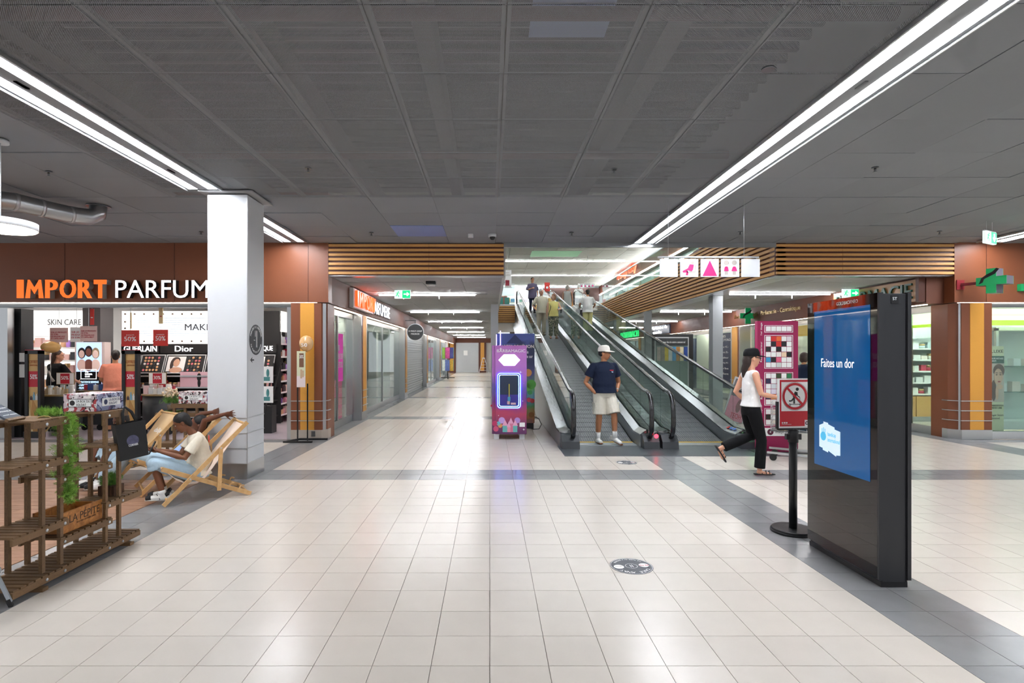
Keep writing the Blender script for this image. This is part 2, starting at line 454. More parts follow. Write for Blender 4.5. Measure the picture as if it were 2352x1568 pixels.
# ------------------------------------------------------------ shop fascias and corridor shell
FB, FC = 2.565, 3.08
wl = struct('wall_left', MB().box(-12, -3.02, 10.38, 10.62, FB, 4.62), M_brown)
for x in (-10.1, -7.95, -5.9, -3.40):
    part('panel_joint', MB().box(x, x + .008, 10.374, 10.381, FB + .01, CZ), M_slatb, wl)
part('led_strip', MB().box(-9.6, -3.25, 10.40, 10.45, FB - .012, FB), M_led, wl)
part('steel_rail', MB().box(-9.6, -3.72, 10.46, 10.60, FB - .09, FB - .015), M_steel_d, wl)
wr = struct('wall_right', MB().box(8.69, 16, 10.38, 10.62, FB, 4.62), M_brown)
for x in (9.28, 11.4): part('panel_joint', MB().box(x, x + .008, 10.374, 10.381, FB + .01, CZ), M_slatb, wr)
part('led_strip', MB().box(8.8, 15, 10.40, 10.45, FB - .012, FB), M_led, wr)
part('steel_rail', MB().box(9.4, 15, 10.46, 10.60, FB - .09, FB - .015), M_steel_d, wr)
# left corridor wall fascia and right corridor wall fascia
wcl = struct('wall_corridor_left', MB().box(-3.45, -3.05, 10.62, 50, FB, FC + .9), M_brown2)
part('led_strip', MB().box(-3.20, -3.14, 11.0, 48, FB - .012, FB), M_led, wcl)
wcr = struct('wall_corridor_right', MB().box(8.35, 8.85, 10.62, 36, FB, FC + .9), M_brown2)
part('led_strip', MB().box(8.46, 8.52, 10.8, 36, FB - .012, FB), M_led, wcr)

def slat_beam(name, x0, x1, y, z0, z1, n, joints):
    b = struct(name, MB().box(x0, x1, y + .03, y + .25, z0, z1), M_slatb)
    pit = (z1 - z0) / n
    for k in range(n):
        zc = z0 + pit * (k + .52)
        xs = [x0] + joints + [x1]
        for a, c in zip(xs[:-1], xs[1:]):
            part('slat', MB().box(a + .003, c - .003, y, y + .03, zc - pit * .27, zc + pit * .27), M_slat, b)
    return b
slat_beam('trim_1', -3.02, .262, 10.38, FC - .01, CZ, 7, [-1.14])
slat_beam('trim_2', 5.357, 8.69, 10.38, FC - .01, CZ, 7, [6.6])
# lining of the beams' undersides, bright metal
for n_, a, c in (('trim_3', -3.02, .262), ('trim_4', 5.357, 8.69)):
    struct(n_, MB().box(a, c, 10.41, 10.66, FC - .02, FC - .01), M_steel)
# floor edge of the upper storey along the void: long slats running back
SB = struct('trim_5', MB().box(5.39, 5.55, 10.41, 27.0, FC - .01, 4.08), M_slatb)
for k in range(11):
    zc = FC - .01 + (4.08 - FC + .01) / 11 * (k + .52)
    for a, c in ((10.44, 14.4), (14.41, 18.4), (18.41, 22.6), (22.61, 27.0)):
        part('slat', MB().box(5.355, 5.39, a, c - .01, zc - .027, zc + .027), M_slat, SB)
wedge = part('upper_backing', MB().prism([(10.44, 4.08), (17.7, 4.08), (10.44, 4.62)], 'x', 5.39, 5.44), M_slatb, SB)
for k in range(5):
    zc = 4.125 + .092 * k; ye = 17.7 - (zc + .03 - 4.08) / .0744
    part('slat', MB().box(5.355, 5.39, 10.44, ye, zc - .027, zc + .027), M_slat, SB)
struct('trim_6', MB().box(5.34, 5.75, 10.66, 27.0, FC - .03, FC - .01), M_steel)
struct('trim_7', MB().box(.262, 5.357, 10.38, 10.44, CZ - .075, CZ + .9), M_steel)
# landing edge
LB = struct('trim_8', MB().box(.3, 1.16, 25.53, 25.7, 3.06, 3.84), M_slatb)
for k in range(9):
    zc = 3.06 + .78 / 9 * (k + .5); part('slat', MB().box(.3, 1.16, 25.5, 25.53, zc - .024, zc + .024), M_slat, LB)
LB2 = struct('trim_9', MB().box(4.62, 5.39, 25.53, 25.7, 3.06, 3.84), M_slatb)
for k in range(9):
    zc = 3.06 + .78 / 9 * (k + .5); part('slat', MB().box(4.62, 5.36, 25.5, 25.53, zc - .024, zc + .024), M_slat, LB2)

# corridor ceilings
def corridor_ceiling(name, x0, x1, y0, y1, ylim):
    st = struct(name, MB().box(x0, x1, y0, y1, FC + .03, FC + .8), mat('slab_grey', '#8c8c8a', 0.8))
    n = round((x1 - x0) / .86); wd = (x1 - x0) / n; me = MB().box(-wd / 2 + .004, wd / 2 - .004, -.396, .396, 0, .03).mesh('ceiling_panel'); me.materials.append(M_cpan)
    far = MB(); k = 0
    while y0 + .8 * (k + 1) <= y1:
        for i in range(n):
            c = (x0 + wd * (i + .5), y0 + .8 * (k + .5), FC + random.uniform(0, .006))
            if c[1] < ylim: inst('ceiling_panel', me, c, st, rot=(R(random.uniform(-.3, .3)), R(random.uniform(-.2, .2)), 0))
            else: far.box(c[0] - wd / 2 + .004, c[0] + wd / 2 - .004, c[1] - .396, c[1] + .396, FC, FC + .03)
        k += 1
    part('ceiling_panel_field', far, M_cpan, st, kind='stuff')
    return st
corridor_ceiling('ceiling_corridor_left', -3.05, .262, 10.66, 50, 27)
corridor_ceiling('ceiling_corridor_right', 5.55, 8.35, 10.66, 36, 27)
# edge of the slab on the void's other side, the upper floor, its ceiling and walls
M_upf = mat('upper_floor', '#c9c3ba', 0.35)
struct('trim_10', MB().box(.24, .30, 10.66, 25.5, FC - .01, 3.95), M_offw)
struct('floor_upper_landing', MB().box(.262, 5.39, 28.3, 42, 3.3, 3.85), M_upf)
struct('floor_upper_left', MB().box(-6, .24, 10.7, 42, FC + .84, 3.93), M_upf)
struct('floor_upper_right', MB().box(5.55, 12.6, 10.7, 42, FC + .84, 3.95), M_upf)
struct('floor_landing_strip_left', MB().box(.262, 1.16, 25.7, 28.3, 3.3, 3.85), M_upf)
struct('floor_landing_strip_right', MB().box(4.62, 5.39, 25.7, 28.3, 3.3, 3.85), M_upf)
UC = 6.75
uc = struct('ceiling_upper', MB().box(-6, 12.6, 10.45, 42, UC + .02, UC + .15), mat('upper_slab', '#6c6c66', 0.8))
up = MB()
for j in range(26):
    for i in range(16):
        x, y = -5.9 + 1.15 * i, 10.6 + 1.2 * j
        if 21.9 < y < 24.5 and 1.4 < x < 3.6: pass
        up.box(x + .006, x + 1.144, y + .006, y + 1.194, UC + random.uniform(0, .012), UC + .03)
part('ceiling_panel_field', up, M_upan, uc, kind='stuff')
part('skylight_shaft', MB().box(2.1, 4.6, 27.6, 29.2, UC - .006, UC), mat('skylight_green', '#7fae8a', 0.6, emit=0.12, ecol='#8fc79c'), uc)
for yy, za, zb in ((10.45, 3.67, 6.9),):
    struct('wall_upper_front', MB().box(-6, 12.6, 10.30, 10.44, 4.76, 6.9), M_offw)
struct('wall_upper_back', MB().box(-6, 12.6, 42, 42.2, 3.85, 6.9), mat('upper_back_wall', '#c9d2d2', 0.6))
struct('wall_upper_left', MB().box(-6.2, -6, 10.5, 42, 3.9, 6.9), M_offw)
wur = struct('wall_upper_right', MB().box(8.25, 8.5, 10.7, 42, 6.1, 6.74), M_brown2)
part('led_strip', MB().box(8.19, 8.25, 11, 41.5, 6.04, 6.10), M_utube, wur)
struct('wall_upper_shops', MB().box(8.9, 9.0, 10.7, 42, 3.95, 6.74), mat('upper_shop_wall', '#b9cdc8', 0.5))
# ends of the two ground floor corridors
wb = struct('wall_back', MB().box(-3.45, 1.6, 50, 50.2, 0, FC + .3), mat('back_wall_pale', '#c9c4bd', 0.6))
part('fascia_board', MB().box(-3.05, 1.6, 49.8, 50, 2.68, FC), M_brown2, wb)
sh = part('roller_shutter', MB().box(-3.5, -.95, 49.9, 49.98, 0, 2.68), mat('shutter_grey', '#b4b8ba', 0.4, .3), wb)
slm = MB()
for k in range(22): slm.box(-3.5, -.95, 49.84, 49.9, .02 + k * .121, .02 + k * .121 + .095)
part('shutter_slats', slm, mat('shutter_slat', '#c3c7c9', 0.4, .3), sh, kind='stuff')
part('notice', MB().box(-2.35, -2.0, 49.8, 49.83, 1.55, 1.98), M_whp, wb)
for x in (-3.6, -.88):
    part('corner_pillar', MB().box(x - .12, x + .55, 49.7, 50, 0, 2.68), M_slatb, wb)
    part('pillar_stripe', MB().box(x + .05, x + .38, 49.66, 49.7, .15, 2.68), M_ochre, wb)
struct('wall_corridor_end', MB().box(5.5, 9, 36, 36.2, 0, FC + .3), mat('far_wall_dim', '#8f8a86', 0.6))
part('shop_sign', fit_text('kiosk', .01, .01), M_whp, wb) if False else None
# back of the ground floor under the landing
struct('wall_under_landing', MB().box(1.3, 4.5, 36, 36.2, 0, FC), mat('under_landing_wall', '#8d7b70', 0.6))

# ------------------------------------------------------------ striped pillars
def pillar(name, kind, poly, stripes, rails_poly, z1=FB):
    p = struct(name, MB().prism(poly, 'z', .18, z1), M_brown)
    return p
def pillar_front(name, x0, x1, y, cham, flip):
    """striped pillar at the end of a shop front: face towards the hall and a chamfered corner"""
    s = -1 if flip else 1
    xa, xb = (x0, x1)
    if not flip: poly = [(x0, y), (x1 - .02, y), (x1 + .06, y + .13), (x1 + .06, y + .58), (x0, y + .58)]
    else: poly = [(x0 + .02, y), (x1, y), (x1, y + .58), (x0 - .09, y + .58), (x0 - .09, y + .18)]
    p = struct(name, MB().prism(poly, 'z', .0, FB - .012), M_brown)
    w_ = x1 - x0
    part('stripe', MB().box(x0 + w_ * .30, x0 + w_ * .74, y - .006, y, .18, FB - .014), M_ochre, p)
    def ring(o, z0, z1, m, nm):
        if not flip: q = [(x0, y - o), (x1 - .02 + o * .3, y - o), (x1 + .06 + o, y + .13 - o * .3), (x1 + .06 + o, y + .3), (x0, y + .3)]
        else: q = [(x0 + .02 - o * .3, y - o), (x1, y - o), (x1, y + .3), (x0 - .09 - o, y + .3), (x0 - .09 - o, y + .18 - o * .3)]
        part(nm, MB().prism(q, 'z', z0, z1), m, p)
    ring(.012, 0, .18, M_stone if not flip else M_steel, 'plinth')
    for z in (.345, .53, .713): ring(.016, z, z + .014, M_alu, 'bumper_rail')
    if not flip: part('corner_strip', MB().bar((x1 + .02, y + .055, .18), (x1 + .02, y + .055, FB - .02), .07, .01, up=(.75, -.65, 0)), M_steel, p)
    else: part('corner_strip', MB().bar((x0 + .0, y + .02, .18), (x0 + .0, y + .02, FB - .02), .03, .03, up=(-.75, -.65, 0)), M_steel, p)
    return p
pl = pillar_front('wall_pillar_left', -3.72, -3.13, 10.38, .1, False)
part('steel_jamb', MB().box(-3.80, -3.722, 10.40, 10.62, 0, FB - .09), M_steel, pl)
part('socket_box', MB().box(-3.33, -3.26, 10.355, 10.37, .06, .16), M_steel_d, pl)
pr = pillar_front('wall_pillar_right', 8.80, 9.39, 10.38, .1, True)
def corridor_pillar(name, xf, y0, y1, sgn):
    xb = xf - sgn * .36
    p = struct(name, MB().box(min(xf, xb), max(xf, xb), y0, y1, .2, FB - .012), M_steel)
    part('stripe', MB().box(min(xf, xf + sgn * .008), max(xf, xf + sgn * .008), y0 + .16, y1 - .1, .2, FB - .02), M_ochre, p)
    part('stripe_edge', MB().box(min(xf, xf + sgn * .006), max(xf, xf + sgn * .006), y0 + .08, y0 + .16, .2, FB - .02), M_brown, p)
    part('plinth', MB().box(min(xb, xf + sgn * .012), max(xb, xf + sgn * .012), y0 - .012, y1 + .012, 0, .2), M_steel, p)
    for z in (.345, .53, .713):
        part('bumper_rail', MB().box(min(xf, xf + sgn * .02), max(xf, xf + sgn * .02), y0 + .1, y1 + .01, z, z + .016), M_alu, p)
LP = [(13.4, 14.02), (20.2, 20.9), (27.2, 27.95), (34.3, 35), (41, 41.7)]
for i, (a, c) in enumerate(LP): corridor_pillar('wall_pillar_corridor_%d' % (i + 1), -3.1, a, c, 1)
RP = [(13.6, 14.2), (18.7, 19.4), (24.8, 25.5), (30.8, 31.5)]
for i, (a, c) in enumerate(RP): corridor_pillar('wall_pillar_gallery_%d' % (i + 1), 8.42, a, c, -1)

# ------------------------------------------------------------ the white column of the hall
col = struct('wall_column', MB().box(-3.595, -3.09, 7.07, 7.59, .19, CZ - .05), M_white)
part('plinth', MB().box(-3.6, -3.085, 7.065, 7.595, 0, .19), M_steel, col)
for z in (.195, .388, .581, .775):
    part('cladding_joint', MB().box(-3.60, -3.084, 7.064, 7.596, z - .004, z + .004), M_alu, col)
part('corner_joint', MB().box(-3.094, -3.086, 7.066, 7.074, .2, CZ - .06), M_alu, col)
part('collar', MB().box(-3.68, -3.0, 6.99, 7.68, CZ - .03, CZ - .015), mat('collar_grey', '#9d9d9e', .5), col)
# posts carrying the upper floor
M_post = mat('grey_post', '#a3a7ab', 0.45)
for i, (x, y, wd, z1) in enumerate(((5.66, 13.9, .25, FC - .03), (5.35, 18.8, .21, FC - .03), (.14, 16.5, .22, FC), (5.35, 23.5, .21, FC - .03))):
    struct('wall_post_%d' % (i + 1), MB().box(x - wd / 2, x + wd / 2, y - wd / 2, y + wd / 2, 0, z1), M_post)

# ------------------------------------------------------------ lights
def hall_line(x0, x1, ya, yb, label):
    t = thing('linear_light', label, 'light', ((x0 + x1) / 2, (ya + yb) / 2, CZ - .02), group='light lines in the hall ceiling')
    part('housing', MB().box(x0, x1, ya, yb, CZ - .016, CZ - .002), mat('light_housing_hall', '#8d9093', .6), t)
    wd = (x1 - x0)
    for a in (.07, .65): part('diffuser', MB().box(x0 + wd * a, x0 + wd * (a + .25), ya + .03, yb - .03, CZ - .018, CZ - .015), M_tube, t)
    part('edge_trim', MB().box(x0 - .012, x0, ya, yb, CZ - .034, CZ - .002), M_alu, t)
    part('edge_trim', MB().box(x1, x1 + .012, ya, yb, CZ - .034, CZ - .002), M_alu, t)
    for y in (4.2, 6.2): part('driver_clip', MB().box(x0 + wd * .44, x0 + wd * .5, y, y + .12, CZ - .024, CZ - .016), M_steel_d, t)
hall_line(-3.79, -3.37, 1.2, 6.97, 'twin light line in the ceiling running up to the white column')
hall_line(-3.79, -3.37, 7.70, 10.2, 'short twin light line in the ceiling behind the white column')
hall_line(2.66, 3.07, .9, 10.33, 'long twin light line crossing the ceiling above the black display totem')
hall_line(8.95, 9.35, 1.5, 10.2, 'twin light line at the edge of the picture beside the green exit sign')
def trans_line(x0, x1, y, z, m, label, grp, rail=True):
    t = thing('linear_light', label, 'light', ((x0 + x1) / 2, y, z), group=grp)
    part('housing', MB().box(x0 - .02, x1 + .02, y - .045, y + .045, z - .02, z), mat('light_housing', '#a9abad', .5), t)
    part('diffuser', MB().box(x0, x1, y - .035, y + .035, z - .05, z - .02), m, t)
    if rail:
        part('track', MB().box(x0 - .5, x1 + .3, y - .012, y + .012, z - .02, z - .004), mat('light_housing', '#a9abad', .5), t)
        for f in (.25, .62): part('hanging_tab', MB().box(x0 + (x1 - x0) * f, x0 + (x1 - x0) * f + .02, y - .01, y + .01, z - .14, z - .05), M_white, t)
ORD = ['first', 'second', 'third', 'fourth', 'fifth', 'sixth', 'seventh']
for k in range(7):
    trans_line(-2.70, -.36, 13.55 + 5.45 * k, FC, M_ctube, ORD[k] + ' cross light line past the slatted beam in the shutter corridor', 'light lines of the corridor with the shutters')
for k in range(4):
    trans_line(5.8, 8.2, 13.4 + 5.45 * k, FC, M_ctube, ORD[k] + ' cross light line past the slatted beam in the pharmacy gallery', 'light lines of the gallery beside the moving ramps')
for k in range(6):
    y = 14.1 + 5.45 * k  # nearest lines, out of view, added to the row to brighten the walkways
    trans_line(-1.0, 7.4, y, UC, M_utube, ORD[k] + ' long cross light line under the upper floor ceiling', 'light lines of the upper floor', False)
# ------------------------------------------------------------ the two inclined moving walkways
SL = 0.2141
def zb(y): return max(0.0, min(3.85, (y - 9.95) * SL))
def zrail(y): return min(4.80, 0.968 + SL * (y - 9.75)) if y > 9.75 else 0.968
M_pallet = mat('pallet_grey', '#7d8083', 0.42, 0.4)
M_pallet2 = mat('pallet_groove', '#35373a', 0.6, 0.3)
M_deck = mat('deck_steel', '#a4a8aa', 0.24, 1.0, noise=0.05, nscale=10)
M_clad = mat('cladding_steel', '#9a9fa1', 0.33, 1.0, noise=0.06, nscale=6)
M_rub = mat('handrail_rubber', '#131315', 0.16, spec=0.8)
M_bglass = glass('balustrade_glass', '#e9f2ee', 0.035)
M_yel = mat('safety_yellow', '#f2c200', 0.5)
M_plast = mat('newel_plastic', '#3b3e42', 0.4)
pal = MB().box(-.5, .5, -.125, .125, -.03, 0)
for k in range(26): pal.box(-.49 + k * .0385, -.468 + k * .0385, -.122, .122, 0, .008)
me_pal = pal.mesh('pallet'); me_pal.materials.append(M_pallet)
def walkway(label, bx0, bx1, sides):
    t = thing('moving_walkway', label, 'moving walkway', ((bx0 + bx1) / 2, 9.4, 0), group='moving walkways up to the upper floor')
    ang = math.atan(SL); n = 67
    bed = MB(); prof = [(9.95, -.05), (27.9, 3.79), (28.4, 3.79), (28.4, 3.6), (27.9, 3.6), (10.9, -.05)]
    bed.prism(prof, 'x', bx0 - .01, bx1 + .01); part('truss_bed', bed, M_pallet2, t)
    wd = bx1 - bx0
    for k in range(n):
        y = 10.12 + k * (17.8 / n)
        inst('pallet', me_pal, ((bx0 + bx1) / 2, y, zb(y) - .004), t, rot=(ang, 0, 0), scale=(wd * .995, 1.03, 1))
    part('comb_plate', MB().box(bx0, bx1, 9.66, 9.95, -.004, .014), M_alu, t)
    part('safety_line', MB().box(bx0, bx1, 9.955, 10.03, -.004, .018), M_yel, t)
    part('maker_name', place(fit_text('otis', .2, .03, .001), ((bx0 + bx1) / 2 - .05, 9.76, .015), '-y', -90), M_whp, t)
    ys = [9.5, 9.95] + [9.95 + 17.95 * k / 12 for k in range(1, 13)] + [28.5]
    for si, (b, r, o, outer) in enumerate(sides):
        # inclined body: cladding outside, bright deck on top
        sec = MB()
        def sect(zt_in, zt_out, bot, xb, xo):
            vs = []; fs = []
            for y in ys:
                z = zb(y)
                vs += [(xb, y, max(.003, z + bot)), (xb, y, z + zt_in), (xo, y, z + zt_out), (xo, y, max(.003, z + bot))]
            for i in range(len(ys) - 1):
                for k in range(4):
                    k2 = (k + 1) % 4; fs.append((i * 4 + k, i * 4 + k2, i * 4 + 4 + k2, i * 4 + 4 + k))
            fs += [(3, 2, 1, 0), tuple(4 * (len(ys) - 1) + k for k in range(4))]
            return vs, fs
        sec.add(*sect(.20, .26, -.95, b, o)); part('side_cladding', sec, M_clad, t)
        dk = MB(); vs = []; fs = []
        s_ = 1 if o > b else -1
        for y in ys:
            z = zb(y); vs += [(b - s_ * .006, y, z + .20), (b - s_ * .006, y, z + .225), (r - s_ * .02, y, z + .30), (r - s_ * .02, y, z + .25)]
        for i in range(len(ys) - 1):
            for k in range(4):
                k2 = (k + 1) % 4; fs.append((i * 4 + k, i * 4 + k2, i * 4 + 4 + k2, i * 4 + 4 + k))
        fs += [(3, 2, 1, 0), tuple(4 * (len(ys) - 1) + k for k in range(4))]
        dk.add(vs, fs); part('inner_deck', dk, M_deck, t)
        dk = MB(); vs = []; fs = []
        for y in ys:
            z = zb(y); vs += [(r + s_ * .02, y, z + .25), (r + s_ * .02, y, z + .30), (o + s_ * .004, y, z + .27), (o + s_ * .004, y, z + .24)]
        for i in range(len(ys) - 1):
            for k in range(4):
                k2 = (k + 1) % 4; fs.append((i * 4 + k, i * 4 + k2, i * 4 + 4 + k2, i * 4 + 4 + k))
        fs += [(3, 2, 1, 0), tuple(4 * (len(ys) - 1) + k for k in range(4))]
        dk.add(vs, fs); part('outer_deck', dk, M_deck, t)
        # newel foot
        a, c = min(b, o), max(b, o)
        nf = MB().prism([(9.5, 0.003), (9.5, .24), (9.42, .22), (9.32, .12), (9.30, .003)], 'x', a + .01, c - .01)
        part('newel_foot', nf, M_plast, t)
        # glass
        edges = [9.36, 9.95] + [9.95 + 1.4 * k for k in range(1, 13)] + [27.9, 28.4]
        for y0, y1 in zip(edges[:-1], edges[1:]):
            g = MB().prism([(y0 + .004, zb(y0) + .26), (y1 - .004, zb(y1) + .26), (y1 - .004, zrail(y1) - .035), (y0 + .004, zrail(y0) - (.035 if y0 > 9.5 else .12))], 'x', r - .006, r + .006)
            part('glass_panel', g, M_bglass, t)
        path = [(9.62, .15), (9.45, .155), (9.34, .20), (9.27, .30), (9.245, .45), (9.25, .62), (9.28, .78), (9.34, .88), (9.45, .94), (9.6, .965), (9.75, .972)]
        path += [(y, zrail(y)) for y in (12, 16, 20, 24, 27.3)] + [(27.9, 4.82), (28.5, 4.83), (28.75, 4.74), (28.8, 4.5), (28.72, 4.22), (28.5, 4.12)]
        part('handrail', MB().loft([(r, y, z) for y, z in path], [(.04, .028)] * len(path), side=(1, 0, 0), n=10), M_rub, t)
        gp = [(r, y, z - .03) for y, z in path[10:16]]
        part('handrail_guide', MB().loft(gp, [(.018, .02)] * len(gp), side=(1, 0, 0), n=8), M_deck, t)
    return t
wk1 = walkway('moving walkway the man in the white cap has just come down', 1.53, 2.57, [(1.52, 1.40, 1.20, True), (2.58, 2.70, 2.862, False)])
wk2 = walkway('moving walkway with the trolley pusher going up, beside the magenta directory', 3.19, 4.20, [(3.18, 3.06, 2.890, False), (4.21, 4.36, 4.53, True)])
part('stop_lamp', MB().disc((2.79, 9.305, .22), .035, (0, -1, 0), thick=.01), mat('lamp_red', '#ff3040', .4, emit=3), wk1)
part('go_lamp', MB().prism([(4.36, .20), (4.44, .20), (4.36, .26)], 'y', 9.295, 9.305), mat('lamp_green', '#20ff70', .4, emit=3), wk2)
for k, c in enumerate(('#2a62b8', '#2a62b8', '#c63a3a')):
    part('pictogram_sticker', MB().disc((4.28, 9.72 + k * .12, .285), .035, (-.45, 0, .9), 16, .004), mat('sticker%d' % (k // 2), c, .5), wk2)
part('warning_sticker', MB().bar((2.64, 9.75, .262), (2.64, 9.98, .262), .1, .003, up=(-.5, 0, .85)), M_whp, wk1)
pt_ = solo('landing_plate', MB().box(1.17, 4.55, 8.68, 9.66, -.003, .004).box(1.17, 4.9, 8.66, 8.68, -.003, .006), mat('plate_steel', '#6f7479', .35, .8, noise=.15, nscale=40, bump=.2, bscale=250),
           'dark steel landing plate in the floor at the foot of the two moving walkways', 'floor plate')
# glass guards of the upper storey
def guard(label, p0, p1, z0, n, rail=True):
    p0, p1 = Vector(p0), Vector(p1); t = thing('glass_guard', label, 'balustrade', (*((p0 + p1) / 2), z0))
    d = (p1 - p0) / n
    for k in range(n):
        a, b = p0 + d * (k + .01), p0 + d * (k + .99)
        part('glass_panel', MB().bar((a.x, a.y, z0 + .5), (b.x, b.y, z0 + .5), .012, 1.0), M_bglass, t)
        part('clamp', MB().bar((a.x, a.y, z0 + .04), (b.x, b.y, z0 + .04), .03, .08), M_steel, t)
    part('rail', MB().bar((p0.x, p0.y, z0 + 1.01), (p1.x, p1.y, z0 + 1.01), .05, .04), M_steel, t)
    return t
guard('long glass balustrade on top of the slatted floor edge of the upper storey', (5.46, 10.7), (5.46, 26.9), 3.96, 12)
guard('short glass balustrade at the landing beside the top of the walkways', (.3, 25.62), (1.15, 25.62), 3.84, 1)
guard('glass balustrade of the upper storey on the edge above the vending machines', (.20, 10.8), (.20, 25.4), 3.93, 8)
# ------------------------------------------------------------ goods
LEV = ['lowest', 'second lowest', 'third', 'fourth', 'fifth', 'sixth', 'top']
PAL_C = ['#f2ece6', '#efe3da', '#d8a8a0', '#c8344a', '#f4f4f4', '#2b2b30', '#e8b98c', '#8f2f3a', '#dfe6ea', '#f0c7c0', '#b98be0', '#e8734a']
PAL_W = ['#f4f4f2', '#e9eef0', '#f7f1e8', '#cfe0e4', '#e8d9cf', '#d3435a', '#f3f3f3', '#c9d8c4']
PAL_P = ['#2c2024', '#c07a5a', '#e6c2a4', '#8a4a3a', '#d9a77c', '#463038', '#a9524a', '#e9d6c6', '#7b4aa0', '#d98ca0']
_um = {}
def unit_mesh(kind, col):
    k = (kind, col)
    if k not in _um:
        if kind == 'product_box': mb = MB().box(-.5, .5, -.5, .5, 0, 1)
        elif kind == 'perfume_bottle':
            mb = MB().box(-.5, .5, -.35, .35, 0, .68); mb.cur = 1; mb.box(-.2, .2, -.2, .2, .68, 1.0)
        elif kind == 'cream_jar':
            mb = MB().cyl((0, 0, 0), (0, 0, .6), .5, n=12); mb.cur = 1; mb.cyl((0, 0, .6), (0, 0, 1), .5, n=12)
        me = mb.mesh(kind); me.materials.append(mat('goods_' + col, col, .35, spec=.6))
        if kind != 'product_box': me.materials.append(mat('goods_cap', '#cfae7a', .3, .7))
        _um[k] = me
    return _um[k]
def colour_name(c):
    r, g, b = (int(c[i:i + 2], 16) for i in (1, 3, 5)); mx, mn = max(r, g, b), min(r, g, b)
    if mx < 75: return 'black'
    if mx - mn < 26: return 'white' if mn > 215 else 'grey'
    if b >= mx: return 'pale blue' if mn > 150 else ('violet' if r > g + 20 else 'blue')
    if g >= mx: return 'pale green' if mn > 150 else 'green'
    if mn > 195: return 'cream'
    if g - b > 45: return 'amber' if mx > 200 else 'brown'
    if g < 110 and mx > 150: return 'red'
    return 'rose' if mx > 170 else 'dark brown'
def stock(M, x0, x1, y, z, hmax, palette, label, group, kinds=('product_box',), step=(.06, .11), gap=.01):
    """a row of goods along local x at depth y on a shelf at height z"""
    x = x0
    while x < x1 - .04:
        wd = min(random.uniform(*step), x1 - x); h = hmax * random.uniform(.55, 1.0)
        k = random.choice(kinds); c = random.choice(palette)
        me = unit_mesh(k, c)
        o = bpy.data.objects.new(k, me); p = M @ Vector((x + wd / 2, y + random.uniform(0, .03), z))
        o.location = p; o.rotation_euler = (0, 0, M.to_euler().z + random.uniform(-.12, .12)); o.scale = (wd * .88, wd * .7, h); COL.objects.link(o)
        tag(o, colour_name(c) + ' ' + label, k.split('_')[1], group); x += wd + gap
def RM(x, y, rz): return Matrix.Translation((x, y, 0)) @ Matrix.Rotation(R(rz), 4, 'Z')
def shelving(name, label, x, y, rz, wd, dp, levels, h, mback, mshelf, mside, goods=None, z0=0.0, sides=True):
    """shelf unit: front edge at local y=0, back at y=dp"""
    M = RM(x, y, rz); t = thing(name, label, 'shelf unit', (x, y, 0))
    part('back_panel', MB().box(0, wd, dp - .02, dp, z0, h).xf(M), mback, t)
    if sides:
        for a in (0, wd - .02): part('side_panel', MB().box(a, a + .02, 0, dp, z0, h).xf(M), mside, t)
    for z in levels:
        s = part('shelf', MB().box(.02, wd - .02, 0, dp - .02, z - .025, z).xf(M), mshelf, t)
        part('price_rail', MB().box(.02, wd - .02, -.008, 0, z - .035, z + .004).xf(M), M_whp, s)
    return t, M

# ------------------------------------------------------------ perfumery behind the brown fascia
SX0, SX1 = -13.0, -3.47
M_shopc = mat('shop_ceiling_dark', '#55504e', .7)
M_shopw = mat('shop_wall_white', '#efecea', .5)
sc_ = struct('ceiling_perfumery', MB().box(SX0, SX1, 10.62, 20.4, 2.78, 2.85), M_shopc)
M_spot = mat('shop_light_panel', '#ffffff', .5, emit=15, ecol='#fff4ea')  # panels hidden by the fascia, placed freely to brighten the shop
for x in (-11.6, -9.9, -8.2, -6.6, -5.1, -3.95):
    for y in (11.1, 12.1):
        part('light_panel', MB().box(x, x + .5, y, y + .22, 2.76, 2.78), M_spot, sc_)
for y in (14.6, 17.0, 19.2): part('light_panel', MB().box(-4.4, -3.8, y, y + .5, 2.76, 2.78), M_spot, sc_)
struct('wall_perfumery_back', MB().box(SX0, -4.6, 14.2, 14.3, 0, 2.85), M_shopw)
struct('wall_perfumery_side', MB().box(SX0 - .1, SX0, 10.62, 14.3, 0, 2.85), M_shopw)
struct('wall_perfumery_inner', MB().box(-5.35, -4.62, 14.9, 20.4, 0, 2.85), mat('inner_wall_grey', '#b9bcb8', .5))
struct('wall_perfumery_end', MB().box(-4.62, SX1, 20.3, 20.4, 0, 2.85), mat('inner_wall_grey', '#b9bcb8', .5))
# black portal and jamb at the edge
dk = struct('door_1', MB().box(-9.75, -9.0, 10.66, 10.95, 0, 2.47), M_black)
part('jamb', MB().box(-9.3, -9.08, 10.45, 10.60, 0, 2.47), M_steel, dk)
part('wall_notice', MB().box(-9.02, -8.86, 10.64, 10.66, 1.45, 1.62), M_whp, dk); part('wall_notice', MB().box(-9.02, -8.88, 10.64, 10.66, 1.15, 1.4), M_whp, dk)
